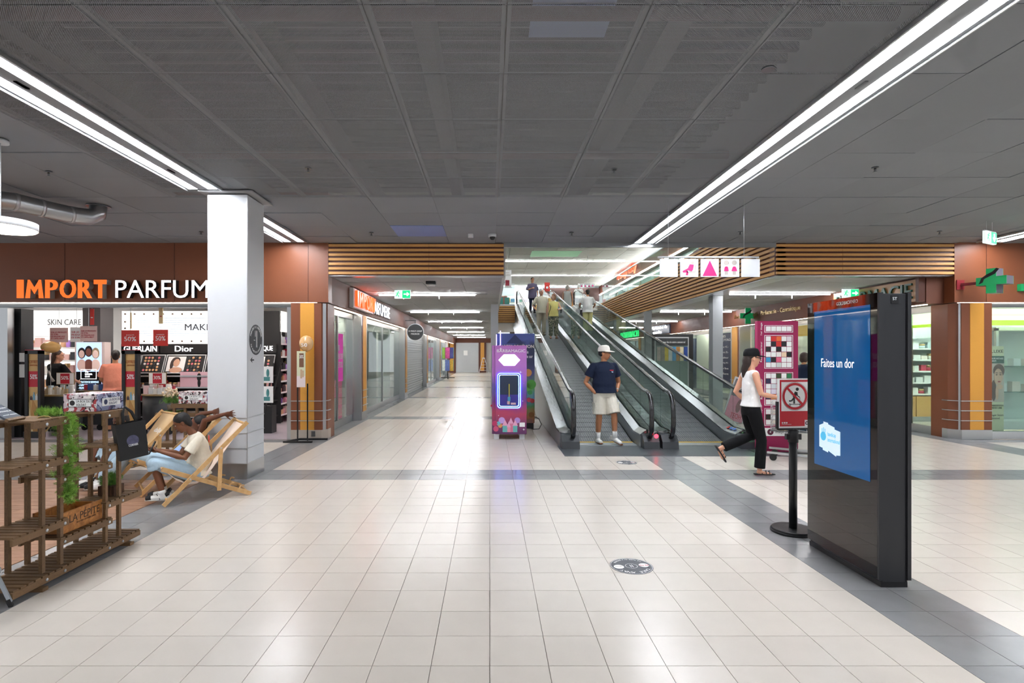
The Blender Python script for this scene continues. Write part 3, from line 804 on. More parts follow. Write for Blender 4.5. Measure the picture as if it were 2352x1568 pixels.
# skin care wall
G_sk = 'goods on the skin care wall'
t, M = shelving('shelf_unit', 'white lit skin care shelf wall of the perfumery', -11.3, 13.0, 0, 2.1, .4, (.18, .5, .82, 1.14, 1.46, 1.76), 2.02, M_lbox, M_whp, M_blk)
part('lightbox_header', MB().box(-11.3, -9.2, 12.98, 13.1, 2.02, 2.62), M_lbox, t)
part('header_lettering', place(fit_text('SKIN CARE', .78, .135, .004), (-10.33, 12.97, 2.28)), mat('grey_letter', '#3a3a3e', .5), t)
for i, z in enumerate((.18, .5, .82, 1.14, 1.46, 1.76)):
    stock(M, .06, 2.04, .1, z, .24, PAL_C, 'product on the %s shelf of the skin care wall' % LEV[i], G_sk, ('product_box', 'product_box', 'cream_jar'), (.09, .17))
# dark column inside the shop
struct('wall_shop_column', MB().box(-8.95, -8.56, 12.2, 12.62, 0, 2.78), mat('shop_column', '#4a4648', .6))
# make-up wall
mk = thing('makeup_wall', 'long make-up wall with lit white header and black brand boards', 'shelf unit', (-6.7, 12.95, 0))
part('back_panel', MB().box(-8.55, -4.88, 13.0, 13.1, 0, 2.6), M_blk, mk)
hd = part('lit_header', MB().box(-8.55, -4.88, 12.9, 13.0, 1.84, 2.6), M_lbox, mk)
bl = MB().box(-8.2, -5.15, 12.885, 12.9, 2.0, 2.46)
part('louvred_board', bl, mat('louvre_white', '#dfe5ea', .4, emit=.5), hd)
for k in range(9): part('louvre', MB().box(-8.2, -5.15, 12.878, 12.886, 2.03 + k * .05, 2.036 + k * .05), mat('louvre_line', '#b9c2cb', .5), hd)
bulb = MB()
for k in range(17):
    for z in (1.9, 2.53): bulb.ball((-8.46 + k * .22, 12.88, z), .022, nu=8, nv=5)
for z in (2.05, 2.2, 2.35):
    for x in (-8.46, -4.96): bulb.ball((x, 12.88, z), .022, nu=8, nv=5)
part('mirror_bulbs', bulb, mat('bulb_chrome', '#8e8078', .25, .8), hd)
part('header_lettering', place(fit_text('MAKE-UP', .98, .15, .004), (-7.07, 12.87, 2.15)), mat('grey_letter', '#3a3a3e', .5), mk)
M_brandw = mat('lit_brand_letter', '#ffffff', .5, emit=1.2)
for x, wd, tx, lw in ((-8.5, .89, 'GUERLAIN', .76), (-7.6, 1.1, 'Dior', .42), (-6.49, .86, 'LANCOME', .5), (-5.62, .72, 'CLINIQUE', .52)):
    bb = part('brand_board', MB().box(x, x + wd - .02, 12.80, 12.9, 1.62, 1.83), M_blk, mk)
    part('brand_lettering', place(fit_text(tx, lw, .13, .004, .02), (x + (wd - lw) / 2, 12.795, 1.66)), M_brandw, bb)
# slanted tester boards
def tester(x, wd, portrait):
    Mx = Matrix.Translation((x, 12.62, 1.18)) @ Matrix.Rotation(R(-22), 4, 'X')
    f = part('tester_board', MB().box(0, wd - .03, 0, .03, 0, .42).xf(Mx), M_blk, mk)
    part('board_frame', MB().box(-.015, wd - .015, -.006, 0, -.02, 0).box(-.015, wd - .015, -.006, 0, .42, .44).box(-.02, 0, -.006, 0, -.02, .44).box(wd - .03, wd - .01, -.006, 0, -.02, .44).xf(Mx), M_alu, f)
    a = .06
    if portrait:
        part('portrait_print', MB().box(.03, .44, -.004, 0, .03, .39).xf(Mx), M_whp, f)
        part('portrait_head', MB().ball((.24, -.006, .24), (.075, .004, .1)).xf(Mx), mat('print_skin', '#d9a88c', .6), f)
        part('portrait_hair', MB().ball((.22, -.005, .29), (.1, .003, .09)).ball((.14, -.005, .2), (.04, .003, .12)).xf(Mx), mat('print_hair', '#3a2620', .6), f)
        part('portrait_shoulder', MB().ball((.25, -.005, .06), (.15, .003, .07)).xf(Mx), mat('print_skin', '#d9a88c', .6), f)
        a = .5
    q = MB(); rr = random.Random(x)
    for i in range(int((wd - a - .06) / .075)):
        for j in range(5):
            q.cur = rr.choice((0, 0, 1, 2, 3)); q.cyl((a + i * .075 + .03, 0, .06 + j * .075), (a + i * .075 + .03, -.012, .06 + j * .075), .027, n=8, smooth=False)
    part('tester_pots', q.xf(Mx), [mat('tester_beige', '#d9a678', .5), mat('tester_rose', '#d9727c', .5), mat('tester_black', '#26262a', .4), mat('tester_white', '#e9e4e0', .5)], f)
tester(-8.42, .42, False); tester(-7.98, .54, False); tester(-7.41, .90, True); tester(-6.48, .85, False); tester(-5.6, .68, True)
for z in (1.12, .86, .55, .2):
    s = part('shelf', MB().box(-8.5, -4.9, 12.5, 13.0, z - .03, z), M_blk, mk)
    part('shelf_edge', MB().box(-8.5, -4.9, 12.49, 12.5, z - .03, z), M_alu, s)
G_mk = 'goods on the make-up wall'
I4 = Matrix.Identity(4)
stock(I4, -8.3, -4.95, 12.56, .86, .16, ['#c8283a', '#1d1d20', '#f2f2f0', '#d9a5a0', '#c8283a', '#26262a'], 'make-up item on the upper dark shelf under the tester boards', G_mk, ('product_box', 'cream_jar'), (.07, .13))
stock(I4, -8.3, -4.95, 12.56, .55, .16, ['#c8283a', '#1d1d20', '#f2f2f0', '#e3c3a0'], 'make-up item on the lower dark shelf under the tester boards', G_mk, ('product_box',), (.09, .16))
pk = solo('advert_card', MB().box(-6.98, -6.3, 12.51, 12.53, .861, 1.20), mat('pale_pink_card', '#e6bcc8', .5), 'pale pink advert card with a woman in a black dress in front of the make-up', 'poster')
part('dress_print', MB().ball((-6.55, 12.505, 1.08), (.05, .004, .09)).ball((-6.55, 12.505, .95), (.035, .004, .1)), M_black, pk); part('figure_print', MB().ball((-6.55, 12.505, 1.19), (.02, .004, .025)), mat('print_skin', '#d9a88c', .6), pk)
# side gondola behind the white column
gd, M = shelving('shelf_unit', 'tall perfume shelf running back between the white column and the striped pillar', -4.84, 12.85, 90, 2.0, .42, (.2, .46, .72, .98, 1.24, 1.55, 1.85), 2.6, M_blk, M_blk, M_blk)
part('lightbox_header', MB().box(0, 2, -.002, .02, 2.12, 2.6).xf(M), M_lbox, gd)
for i, z in enumerate((.2, .46, .72, .98, 1.24, 1.55, 1.85)):
    stock(M, .04, 1.95, .04, z, .19, PAL_P if i < 4 else PAL_C, 'perfume on the %s shelf of the unit beside the striped pillar' % LEV[i], 'perfume on the side shelf', ('product_box', 'product_box', 'perfume_bottle'), (.10, .16))
# tables with goods
def table(label, x, y, wd, dp, h, rnd_):
    t = thing('display_table', label, 'display table', (x, y, 0))
    b = MB()
    if rnd_: b.cyl((x, y, .12), (x, y, h - .03), wd / 2, n=28)
    else: b.box(x - wd / 2, x + wd / 2, y - dp / 2, y + dp / 2, .12, h - .03)
    part('body', b, M_char, t)
    b = MB()
    if rnd_: b.cyl((x, y, h - .03), (x, y, h), wd / 2 + .02, n=28)
    else: b.box(x - wd / 2 - .03, x + wd / 2 + .03, y - dp / 2 - .03, y + dp / 2 + .03, h - .03, h)
    part('top', b, mat('brass_edge', '#9a8560', .4, .6), t)
    M_br = mat('brass_edge', '#9a8560', .4, .6)
    for sx in (-1, 1): part('frame_post', MB().box(x + sx * (wd / 2 + .035) - .012, x + sx * (wd / 2 + .035) + .012, y - dp / 2 - .03, y - dp / 2, .1, h), M_br, t)
    for sx in (-1, 1): part('castor', MB().cyl((x + sx * wd * .35, y - .02 - dp * .3, .06), (x + sx * wd * .35, y + .02 - dp * .3, .06), .06, n=14), M_black, t)
    return t
table('dark display table with brass frame behind the chalkboard', -8.62, 11.1, .60, .5, .80, False)
table('round dark display table with a 30 percent sign and skin care boxes', -6.62, 11.25, .72, .72, .80, True)
table('dark table by the lit poster with red tray and small boxes', -8.36, 11.78, .46, .34, .84, False)
stock(I4, -8.9, -8.34, 10.97, .80, .17, ['#f0ece4', '#e6e0d6', '#d8c8b0', '#b9a27c', '#f6f4f0'], 'slim carton standing on the brass framed table', 'cartons on the brass framed table', ('product_box', 'perfume_bottle'), (.045, .07), .004)
stock(I4, -8.86, -8.38, 11.15, .80, .19, ['#dfe9ee', '#e8e4dc', '#c9dbe4', '#f2f2f0'], 'slim carton standing on the brass framed table', 'cartons on the brass framed table', ('product_box',), (.06, .09), .004)
stock(I4, -6.92, -6.32, 11.1, .80, .17, ['#cfe3ea', '#f2d0d2', '#f4f0ea', '#e9b7bc', '#e4e6e8'], 'skin care carton on the round dark table', 'cartons on the round table', ('product_box',), (.06, .1), .003)
stock(I4, -6.85, -6.4, 11.3, .80, .2, ['#f2d0d2', '#d34a58', '#f4f0ea', '#eee2da'], 'skin care carton on the round dark table', 'cartons on the round table', ('product_box',), (.07, .1), .003)
stock(I4, -8.56, -8.14, 11.70, .84, .14, ['#e8a23a', '#f2f2f0', '#3a5a9a', '#c03a4a', '#d84a9a'], 'little box on the table beside the lit poster', 'boxes by the lit poster', ('product_box',), (.08, .12))
def table_sign(label, x, y, z, tx):
    t = thing('table_sign', label, 'sign', (x, y, z))
    part('post', MB().cyl((x, y, z), (x, y, z + .2), .008, n=8), mat('brass_edge', '#9a8560', .4, .6), t)
    c = part('card', MB().box(x - .17, x + .17, y - .012, y, z + .2, z + .42), M_whp, t)
    part('frame', MB().box(x - .18, x + .18, y - .006, y + .006, z + .19, z + .43), mat('brass_edge', '#9a8560', .4, .6), t)
    part('red_field', MB().box(x - .09, x + .09, y - .018, y - .012, z + .21, z + .41), M_red, c)
    part('lettering', place(fit_text(tx, .15, .07, .002, .02), (x - .075, y - .021, z + .29)), M_whp, c)
table_sign('framed 50 percent sign standing on the brass framed table', -8.46, 11.07, .80, '50%')
table_sign('framed 30 percent sign standing on the round dark table', -6.70, 11.2, .80, '30%')
# lit poster with three heads
ps = thing('poster_screen', 'tall lit poster of three women inside the perfumery', 'poster', (-8.470, 11.95, 0))
part('case', MB().box(-8.970, -8.330, 12.0, 12.2, 0, 1.86), mat('case_pinkwhite', '#e8d8d4', .5), ps)
part('screen', MB().box(-8.930, -8.390, 11.99, 12.0, .7, 1.85), mat('screen_sky', '#9db8e8', .4, emit=.8, ecol='#9db8e8'), ps)
part('screen_text_field', MB().box(-8.930, -8.390, 11.985, 11.99, .7, 1.22), mat('screen_black', '#0b0d12', .3), ps)
for i, (x, c, h) in enumerate(((-8.810, '#c9a9a0', '#23202a'), (-8.660, '#6b4038', '#15131a'), (-8.510, '#d8bdb4', '#c9b48e'))):
    me_ = mat('pic_skin%d' % i, c, .6, emit=.25); mh = mat('pic_hair%d' % i, h, .6)
    part('picture_hair', MB().ball((x, 11.984, 1.62 + (i == 1) * .04), (.085, .003, .12)), mh, ps)
    part('picture_face', MB().ball((x, 11.98, 1.6 + (i == 1) * .04), (.06, .003, .085)), me_, ps)
    part('picture_shoulder', MB().ball((x, 11.983, 1.36), (.1, .003, .13)), me_, ps)
part('lettering', place(fit_text('THE\nMEMBER\nCLUB', .16, .13, .002, .01), (-8.740, 11.98, 1.1)), M_brandw, ps)
part('letter_frame', MB().box(-8.830, -8.490, 11.98, 11.984, 1.06, 1.07).box(-8.830, -8.490, 11.98, 11.984, 1.26, 1.27).box(-8.830, -8.820, 11.98, 11.984, 1.06, 1.27).box(-8.500, -8.490, 11.98, 11.984, 1.06, 1.27), M_brandw, ps)
part('small_print', place(fit_text('- REDUCTION DE BIENVENUE\n- CADEAU DE BIENVENUE\n- PROMOTIONS EXCLUSIVES\n- VOS PRODUITS PREFERES', .44, .24, .002), (-8.880, 11.98, .78)), mat('screen_cyan_text', '#bfe0ff', .5, emit=1), ps)
# anti-theft gates
def gate(label, x):
    t = thing('security_gate', label, 'security gate', (x, 10.62, 0))
    f = MB().box(x - .15, x - .09, 10.57, 10.67, 0, 1.66).box(x + .10, x + .15, 10.57, 10.67, 0, 1.66).box(x - .15, x + .15, 10.57, 10.67, 1.60, 1.67).box(x - .16, x + .16, 10.55, 10.69, 0, .12)
    part('frame', f, M_black, t)
    part('red_cap', MB().box(x - .14, x + .14, 10.57, 10.67, 1.67, 1.68), M_red, t)
    p = part('gold_panel', MB().box(x - .09, x + .10, 10.6, 10.64, .12, 1.60), mat('gold_print', '#d9b070', .4, noise=.25, nscale=2.2), t)
    part('gold_facet', MB().poly([(x - .09, 10.597, .12), (x + .10, 10.597, .12), (x + .10, 10.597, .5), (x - .02, 10.597, .75)]), mat('gold_deep', '#b9884a', .4), p)
    part('gold_facet', MB().poly([(x - .09, 10.596, .12), (x - .01, 10.596, .12), (x - .09, 10.596, .7)]), mat('gold_pale', '#e9d2a0', .4), p)
    part('red_field', MB().box(x - .09, x + .10, 10.594, 10.6, .97, 1.27), M_red, p)
    part('lettering', place(fit_text('50%', .14, .09, .002, .03), (x - .065, 10.592, 1.12)), M_whp, p)
    part('heading', place(fit_text('OFFRES', .17, .06, .002, .02), (x - .08, 10.592, 1.42)), mat('copper_letter', '#b5622e', .5), p)
    part('small_print', place(fit_text('ANNIVERSAIRE', .15, .03, .002), (x - .07, 10.592, 1.37)), mat('copper_letter', '#b5622e', .5), p)
    for dx, h, c in ((-.045, .08, '#4a3a44'), (.01, .15, '#7fb0c8'), (.06, .12, '#e6e0da')):
        part('printed_bottle', MB().box(x + dx - .02, x + dx + .02, 10.592, 10.598, .72, .72 + h * .7).box(x + dx - .008, x + dx + .008, 10.592, 10.598, .72 + h * .7, .72 + h), mat('printb' + c, c, .5), p)
gate('gold offers gate panel with black frame beside the black portal', -8.71)
gate('gold offers gate panel with black frame next to the woman in coral', -6.86)
# hanging promo cards
def hang(label, x0, x1, z0, z1, y, m, lines, ml, hh, w_):
    t = thing('hanging_sign', label, 'sign', ((x0 + x1) / 2, y, z0))
    c = part('card', MB().box(x0, x1, y, y + .008, z0, z1), m, t)
    part('cord', MB().box((x0 + x1) / 2 - .003, (x0 + x1) / 2 + .003, y + .002, y + .006, z1, 2.78), M_alu, t)
    part('lettering', place(fit_text(lines, (x1 - x0) * w_, hh, .002, .015), ((x0 + x1) / 2 - (x1 - x0) * w_ / 2, y - .003, z0 + (z1 - z0 - hh) * .45)), ml, c)
    return c
M_rose = mat('rose_card', '#e8c4bc', .5); M_redl = mat('red_letter', '#c8404a', .5)
SOIN = 'SUR LES PRODUITS\nDE SOIN,\nDE MAQUILLAGE\nET CAPILLAIRES*'
hang('rose hanging promo card, first of three below the skin care sign', -8.72, -8.36, 1.83, 2.12, 11.0, M_rose, SOIN, M_redl, .15, .86)
hang('white hanging promo card between two rose ones', -8.33, -8.07, 1.84, 2.13, 11.02, M_whp, 'SUR LES\nPRODUITS\nDE SOIN,', M_redl, .15, .8)
hang('rose hanging promo card in front of the dark shop column', -8.08, -7.75, 1.85, 2.15, 10.95, M_rose, SOIN, M_redl, .15, .86)
M_redc = mat('red_card', '#d8352c', .5)
for lb, a, b, z0, z1 in (('red fifty percent card hanging beside the gold gate', -7.30, -6.95, 1.75, 2.07), ('red fifty percent card hanging in front of the brand boards', -6.67, -6.38, 1.76, 2.08)):
    c = hang(lb, a, b, z0, z1, 11.0, M_redc, '50%', M_whp, .09, .68)
    part('heading', place(fit_text("JUSQU'À", .16, .03, .002, .01), ((a + b) / 2 - .08, 10.997, z1 - .11)), M_whp, c)
hang('narrow red card hanging by the dark shop column', -7.96, -7.88, 2.18, 2.5, 11.05, M_redc, '-', M_whp, .02, .5)
hang('narrow gold card hanging edge on near the make-up header', -7.13, -7.10, 2.1, 2.42, 11.0, mat('gold_pale', '#e9d2a0', .4), '-', M_redl, .01, .3)
hang('narrow gold card with copper print hanging near the make-up sign', -6.56, -6.48, 2.2, 2.52, 11.0, mat('gold_pale', '#e9d2a0', .4), '-', M_redl, .02, .5)
# floor display with two little boards beside the perfume shelf
fd = thing('counter_display', 'black easel display with two product boards beside the white column', 'display', (-4.45, 11.3, 0))
part('frame', MB().bar((-4.62, 11.4, 0), (-4.30, 11.4, 1.42), .03, .03).bar((-4.62, 11.2, 0), (-4.36, 11.2, 1.42), .03, .03).box(-4.75, -4.4, 11.2, 11.45, 0, .55), M_black, fd)
for z in (1.02, .62): part('picture_board', MB().box(-4.72, -4.36, 11.16, 11.18, z, z + .33), M_whp, fd)
for z in (1.02, .62): part('board_print', MB().box(-4.66, -4.42, 11.15, 11.16, z + .04, z + .12).ball((-4.46, 11.15, z + .2), (.03, .004, .08)), mat('print_teal', '#4a8a8a', .5), fd)

# fascia sign of the perfumery, hall side
sg = thing('shop_sign', 'raised orange and white letters on the brown fascia above the shop entrance', 'sign', (-6.6, 10.3, 2.66))
M_org = mat('orange_letter', '#f4691f', .45, emit=.55); M_lside = mat('letter_side', '#9a9490', .5)
def import_word(wd, h, dp):
    mb = MB(); x = 0.0; gap = .018 * wd
    ws = (.09, .235, .165, .215, .185, .165); tot = sum(ws); un = (wd - 5 * gap) / tot
    for ch, a in zip('IMPORT', ws):
        L_ = a * un
        if ch == 'I': g = MB().box(0, L_, -dp / 2, dp / 2, 0, h)
        elif ch == 'M':
            b = .30 * L_; c = L_ / 2
            g = MB().prism([(0, 0), (b * .85, 0), (L_ * .29, h * .56), (c, h * .22), (L_ * .71, h * .56), (L_ - b * .85, 0), (L_, 0), (L_ * .86, h), (L_ * .76, h), (c, h * .58), (L_ * .24, h), (L_ * .14, h)], 'y', -dp / 2, dp / 2)
        elif ch == 'T': g = MB().prism([(L_ * .34, 0), (L_ * .66, 0), (L_ * .66, h * .76), (L_, h * .76), (L_, h), (0, h), (0, h * .76), (L_ * .34, h * .76)], 'y', -dp / 2, dp / 2)
        else: g = fit_text(ch, L_, h, dp, .09)
        mb.join(g, Matrix.Translation((x, 0, 0))); x += L_ + gap
    return mb
part('orange_letters_body', place(import_word(1.66, .34, .12), (-8.74, 10.32, 2.63)), M_lside, sg)
part('orange_letters', place(import_word(1.66, .34, .006), (-8.74, 10.255, 2.63)), M_org, sg)
part('white_letters_body', place(fit_text('PARFUMERIE', 2.62, .33, .10, .0), (-6.93, 10.33, 2.635)), M_black, sg)
part('white_letters', place(fit_text('PARFUMERIE', 2.62, .33, .006, .0), (-6.93, 10.275, 2.635)), mat('white_lit_letter', '#f4f8ff', .5, emit=.8), sg)
sg2 = thing('shop_sign', 'raised orange and white letters on the corridor wall above the glass doors', 'sign', (-3.0, 14.5, 2.66))
part('sign_box', MB().box(-3.05, -2.96, 12.05, 14.15, 2.62, 3.04), M_offw, sg2)
part('orange_letters', place(import_word(1.95, .34, .05), (-2.93, 12.2, 2.66), '+x'), mat('orange_letter2', '#f4521f', .45, emit=.9), sg2)
part('white_letters_body', place(fit_text('PARFUMERIE', 2.4, .33, .03, .0), (-3.03, 14.3, 2.66), '+x'), M_black, sg2)
part('white_letters', place(fit_text('PARFUMERIE', 2.4, .33, .01, .0), (-3.008, 14.3, 2.66), '+x'), mat('white_lit_letter', '#f4f8ff', .5, emit=.8), sg2)

# ------------------------------------------------------------ corridor shop fronts
def bay(name, x, y0, y1, splits, solid=None, sgn=1):
    st = struct(name, MB().box(min(x, x - sgn * .06), max(x, x - sgn * .06), y0, y1, 0, .16), M_steel)
    part('head_rail', MB().box(min(x, x - sgn * .06), max(x, x - sgn * .06), y0, y1, FB - .14, FB - .012), M_alu, st)
    ys = [y0] + splits + [y1]
    for a, b in zip(ys[:-1], ys[1:]):
        part('mullion', MB().box(x - .025, x + .025, a - .02, a + .02, .16, FB - .14), M_steel, st)
        part('pane', MB().box(x - .006, x + .006, a + .02, b - .02, .16, FB - .14), M_glass, st)
    return st
bay('door_2', -3.3, 11.0, 13.36, [11.98]); bay('window_1', -3.3, 14.04, 20.18, [17.0])
bay('window_2', -3.3, 27.97, 34.3, [31]); bay('window_3', -3.3, 35, 41, [38])
s3 = struct('window_4', MB().box(-3.34, -3.3, 20.92, 27.18, 0, FB), mat('shutter_grey', '#b4b8ba', .4, .3))
sl = MB()
for k in range(26): sl.box(-3.3, -3.27, 20.95, 27.15, .02 + k * .098, .02 + k * .098 + .078)
part('shutter_slats', sl, mat('shutter_slat', '#c3c7c9', .4, .3), s3, kind='stuff')
struct('wall_print_shop', MB().box(-5.5, -5.4, 27.3, 50, 0, 2.8), M_shopw)
sw = struct('ceiling_print_shop', MB().box(-5.5, -3.4, 27.3, 50, 2.8, 2.85), M_shopw)
part('light_panel', MB().box(-4.8, -4.4, 28, 48, 2.78, 2.8), mat('shop_light_soft', '#ffffff', .5, emit=7), sw)
struct('floor_print_shop', MB().box(-5.5, -3.4, 27.3, 50, -.01, -.002), M_upf)
# posters and a plinth behind the perfumery doors
pp = solo('window_poster', MB().box(-3.318, -3.306, 12.02, 12.5, 1.0, 2.05), mat('magenta_poster', '#c8329a', .5, emit=.4), 'magenta sale poster behind the first glass door of the corridor', 'poster')
part('lettering', place(fit_text('-50%\nSUR TOUT\nLE STOCK', .42, .5, .003, .02), (-3.304, 12.05, 1.3), '+x'), M_whp, pp)
pp2 = solo('window_poster', MB().box(-3.56, -3.54, 12.75, 13.3, .0, 1.0), mat('rose_poster', '#e05a8a', .5, emit=.2), 'rose floor poster leaning inside behind the second glass door', 'poster')
part('lettering', place(fit_text('SOLDES\nSOLDES\nSOLDES', .5, .7, .003, .02), (-3.537, 12.8, .15), '+x'), mat('rose_letter', '#f4b8b0', .5), pp2)
pln = solo('display_plinth', MB().box(-3.95, -3.5, 12.05, 12.65, 0, .6), M_white, 'white plinth with perfume bottles inside the corridor door', 'plinth', bev=.01)
for k in range(4):
    o = bpy.data.objects.new('perfume_bottle', unit_mesh('perfume_bottle', ('#f2d0d2', '#c9dbe4', '#e8b98c', '#d8a8a0')[k])); o.location = (-3.6, 12.15 + .13 * k, .6); o.scale = (.07, .06, .16 + .03 * k); COL.objects.link(o)
    tag(o, ('pale rose', 'pale blue', 'amber', 'dusky pink')[k] + ' perfume bottle on the white plinth inside the corridor door', 'bottle', 'bottles on the plinth')
bp_ = solo('portrait_banner', MB().box(-3.62, -3.6, 14.6, 17.6, 0, 2.3), mat('grey_photo', '#8e979a', .5, noise=.5, nscale=2.5), 'large grey photograph banner inside the long corridor shop window', 'banner')
wp_ = solo('window_banner', MB().box(-3.62, -3.6, 17.9, 20.0, 0, 2.3), mat('pale_banner', '#d9ddd9', .5), 'plain pale banner inside the long corridor shop window', 'banner')

# ------------------------------------------------------------ pharmacy and the shops of the gallery
GX = 8.8
M_phw = mat('pharmacy_white', '#e6ece8', .5)
pc = struct('ceiling_pharmacy', MB().box(8.9, 16, 10.64, 18.6, 2.78, 2.85), M_phw)
for x in (9.6, 11.0, 12.6, 14.2):
    for y in (11.2, 12.6): part('light_panel', MB().box(x, x + .6, y, y + .25, 2.76, 2.78), mat('pharm_light', '#ffffff', .5, emit=18, ecol='#f2fff8'), pc)
struct('wall_pharmacy_back', MB().box(9.0, 16, 13.7, 13.8, 0, 2.8), M_phw)
fr = struct('window_5', MB().box(9.39, 15, 10.44, 10.56, 0, .14), M_alu)
for a, b in ((9.41, 10.9), (10.92, 12.4), (12.42, 14)):
    part('pane', MB().box(a, b, 10.49, 10.502, .14, 2.47), M_glass, fr)
    h = part('lit_header', MB().box(a, b, 10.53, 10.58, 2.14, 2.46), mat('lime_header', '#eaf2c8', .5, emit=1.1, ecol='#eaf5c0'), fr)
    part('header_band', MB().box(a, b, 10.52, 10.53, 2.14, 2.24), mat('lime_band', '#b8d83a', .5, emit=.7), h)
    part('header_streak', MB().box(a, b - .3, 10.52, 10.53, 2.32, 2.36), mat('peach_band', '#f4d8c0', .5, emit=.7), h)
bay('window_6', GX, 10.98, 13.58, [11.6], sgn=-1)
h = struct('window_7', MB().box(8.84, 8.88, 10.98, 11.62, 2.14, 2.44), mat('lime_header', '#eaf2c8', .5, emit=1.1, ecol='#eaf5c0'))
part('header_band', MB().box(8.83, 8.84, 10.98, 11.62, 2.14, 2.2), mat('lime_band', '#b8d83a', .5, emit=.7), h)
ph, M = shelving('shelf_unit', 'pharmacy shelf wall with light wood cabinets below', 9.1, 13.2, 0, 6.0, .4, (.66, .93, 1.2, 1.47, 1.74), 2.6, M_phw, mat('shelf_glassy', '#dfe9e4', .2), M_phw)
for k in range(6): part('cabinet_front', MB().box(9.12 + k * 1.0, 10.1 + k * 1.0, 13.16, 13.2, .12, .6), mat('light_oak', '#d9a866', .5, noise=.06), ph)
part('kick_plate', MB().box(9.1, 15.1, 13.19, 13.25, 0, .12), M_steel, ph)
part('header_board', MB().box(9.1, 15, 13.17, 13.2, 1.98, 2.3), M_phw, ph)
part('header_lettering', place(fit_text('Soins', .24, .09, .003), (10.55, 13.16, 2.08)), mat('grey_letter', '#3a3a3e', .5), ph)
for i, z in enumerate((.66, .93, 1.2, 1.47, 1.74)):
    stock(M, .1, 3.9, .08, z, .17, PAL_W, 'carton on the %s shelf of the pharmacy wall' % LEV[i], 'cartons on the pharmacy shelves', ('product_box', 'product_box', 'cream_jar'), (.11, .2))
vt = thing('glass_showcase', 'white framed glass cabinet in the pharmacy front window', 'cabinet', (10.35, 11.0, 0))
fm = MB()
for x in (9.78, 10.9): fm.box(x, x + .05, 10.72, 10.77, .14, 2.1).box(x, x + .05, 11.15, 11.2, .14, 2.1)
fm.box(9.78, 10.95, 10.72, 11.2, 2.05, 2.12).box(9.78, 10.95, 10.72, 11.2, .14, .3); part('frame', fm, M_phw, vt)
for z in (.85, 1.35): part('shelf', MB().box(9.83, 10.9, 10.76, 11.16, z, z + .02), glass('shelf_glass', '#cfe6de', .15), vt)
part('back_board', MB().box(9.83, 10.9, 11.16, 11.19, .3, 2.05), mat('frosted_back', '#d3dcda', .4), vt)
for z, k in ((1.37, 6), (.87, 0)):
    stock(I4, 9.95, 10.8, 10.9, z, .2, PAL_W, 'carton on the %s shelf of the white framed window cabinet' % LEV[k], 'cartons in the window cabinet', ('product_box',), (.14, .2), .1)
fp = solo('window_poster', MB().box(9.600, 9.870, 10.66, 10.68, .1, 1.75), mat('cream_poster', '#dfe0bc', .5), 'narrow cream poster of a face propping her chin in the pharmacy window', 'poster')
part('photo_field', MB().box(9.600, 9.870, 10.654, 10.66, .68, 1.42), mat('poster_photo', '#c8b8ac', .5), fp)
part('photo_hair', MB().ball((9.770, 10.653, 1.28), (.11, .003, .13)).ball((9.670, 10.653, .9), (.05, .003, .2)), mat('print_hair2', '#5a3f30', .6), fp)
part('photo_face', MB().ball((9.755, 10.65, 1.16), (.085, .003, .16)), mat('print_skin2', '#e3b79e', .6), fp)
part('photo_hand', MB().ball((9.730, 10.648, .86), (.03, .003, .14)).ball((9.790, 10.648, .97), (.05, .003, .05)), mat('print_skin2', '#e3b79e', .6), fp)
part('photo_features', MB().ball((9.720, 10.646, 1.2), (.022, .002, .008)).ball((9.795, 10.646, 1.2), (.022, .002, .008)).ball((9.720, 10.646, 1.235), (.028, .002, .006)).ball((9.795, 10.646, 1.235), (.028, .002, .006)), M_black, fp)
part('photo_lips', MB().ball((9.770, 10.646, 1.07), (.03, .002, .014)), mat('print_lips', '#b0524e', .6), fp)
part('green_field', MB().box(9.600, 9.870, 10.652, 10.66, 1.42, 1.56), mat('poster_green', '#1f5a4a', .5), fp)
for tx, z, hh, ml in (('LUXE', 1.62, .06, M_black), ('NUXE ANTI-AGE\nSERUM', 1.45, .08, M_whp), ('INNOVATION\nVELVET LINE', .55, .08, M_black), ('Super Serum\nuniversel', .35, .1, mat('grey_letter', '#3a3a3e', .5))):
    part('lettering', place(fit_text(tx, .23, hh, .002), (9.620, 10.648, z)), ml, fp)
# bays of the gallery further back
bay('window_8', GX, 14.22, 18.68, [16.4], sgn=-1); bay('window_9', GX, 19.42, 24.78, [22.0], sgn=-1); bay('window_10', GX, 25.52, 30.78, [28], sgn=-1); bay('window_11', GX, 31.5, 36, [33.5], sgn=-1)
gl_ = struct('ceiling_gallery_shops', MB().box(8.9, 12, 14.0, 36, 2.78, 2.85), M_phw)
for y in range(15, 36, 3): part('light_panel', MB().box(9.6, 10.3, y, y + .8, 2.76, 2.78), mat('gallery_shop_light', '#ffffff', .5, emit=9, ecol='#fff4e0'), gl_)
struct('floor_gallery_shops', MB().box(8.95, 12, 14.0, 36, -.01, -.002), M_upf)
struct('wall_gallery_shops', MB().box(11.0, 11.1, 14, 36, 0, 2.8), mat('gallery_back', '#cfcac0', .5))
for i, y in enumerate((18.6, 24.7, 30.7)): struct('wall_gallery_partition_%d' % (i + 1), MB().box(8.9, 11, y, y + .1, 0, 2.8), M_phw)
cb = thing('reception_counter', 'light wood counter behind the gallery window nearest the directory', 'counter', (9.4, 16.4, 0))
part('front', MB().box(9.2, 9.25, 14.5, 18.4, 0, .75), mat('light_oak', '#d9a866', .5, noise=.06), cb); part('top', MB().box(9.15, 9.7, 14.45, 18.45, .75, .79), M_white, cb)
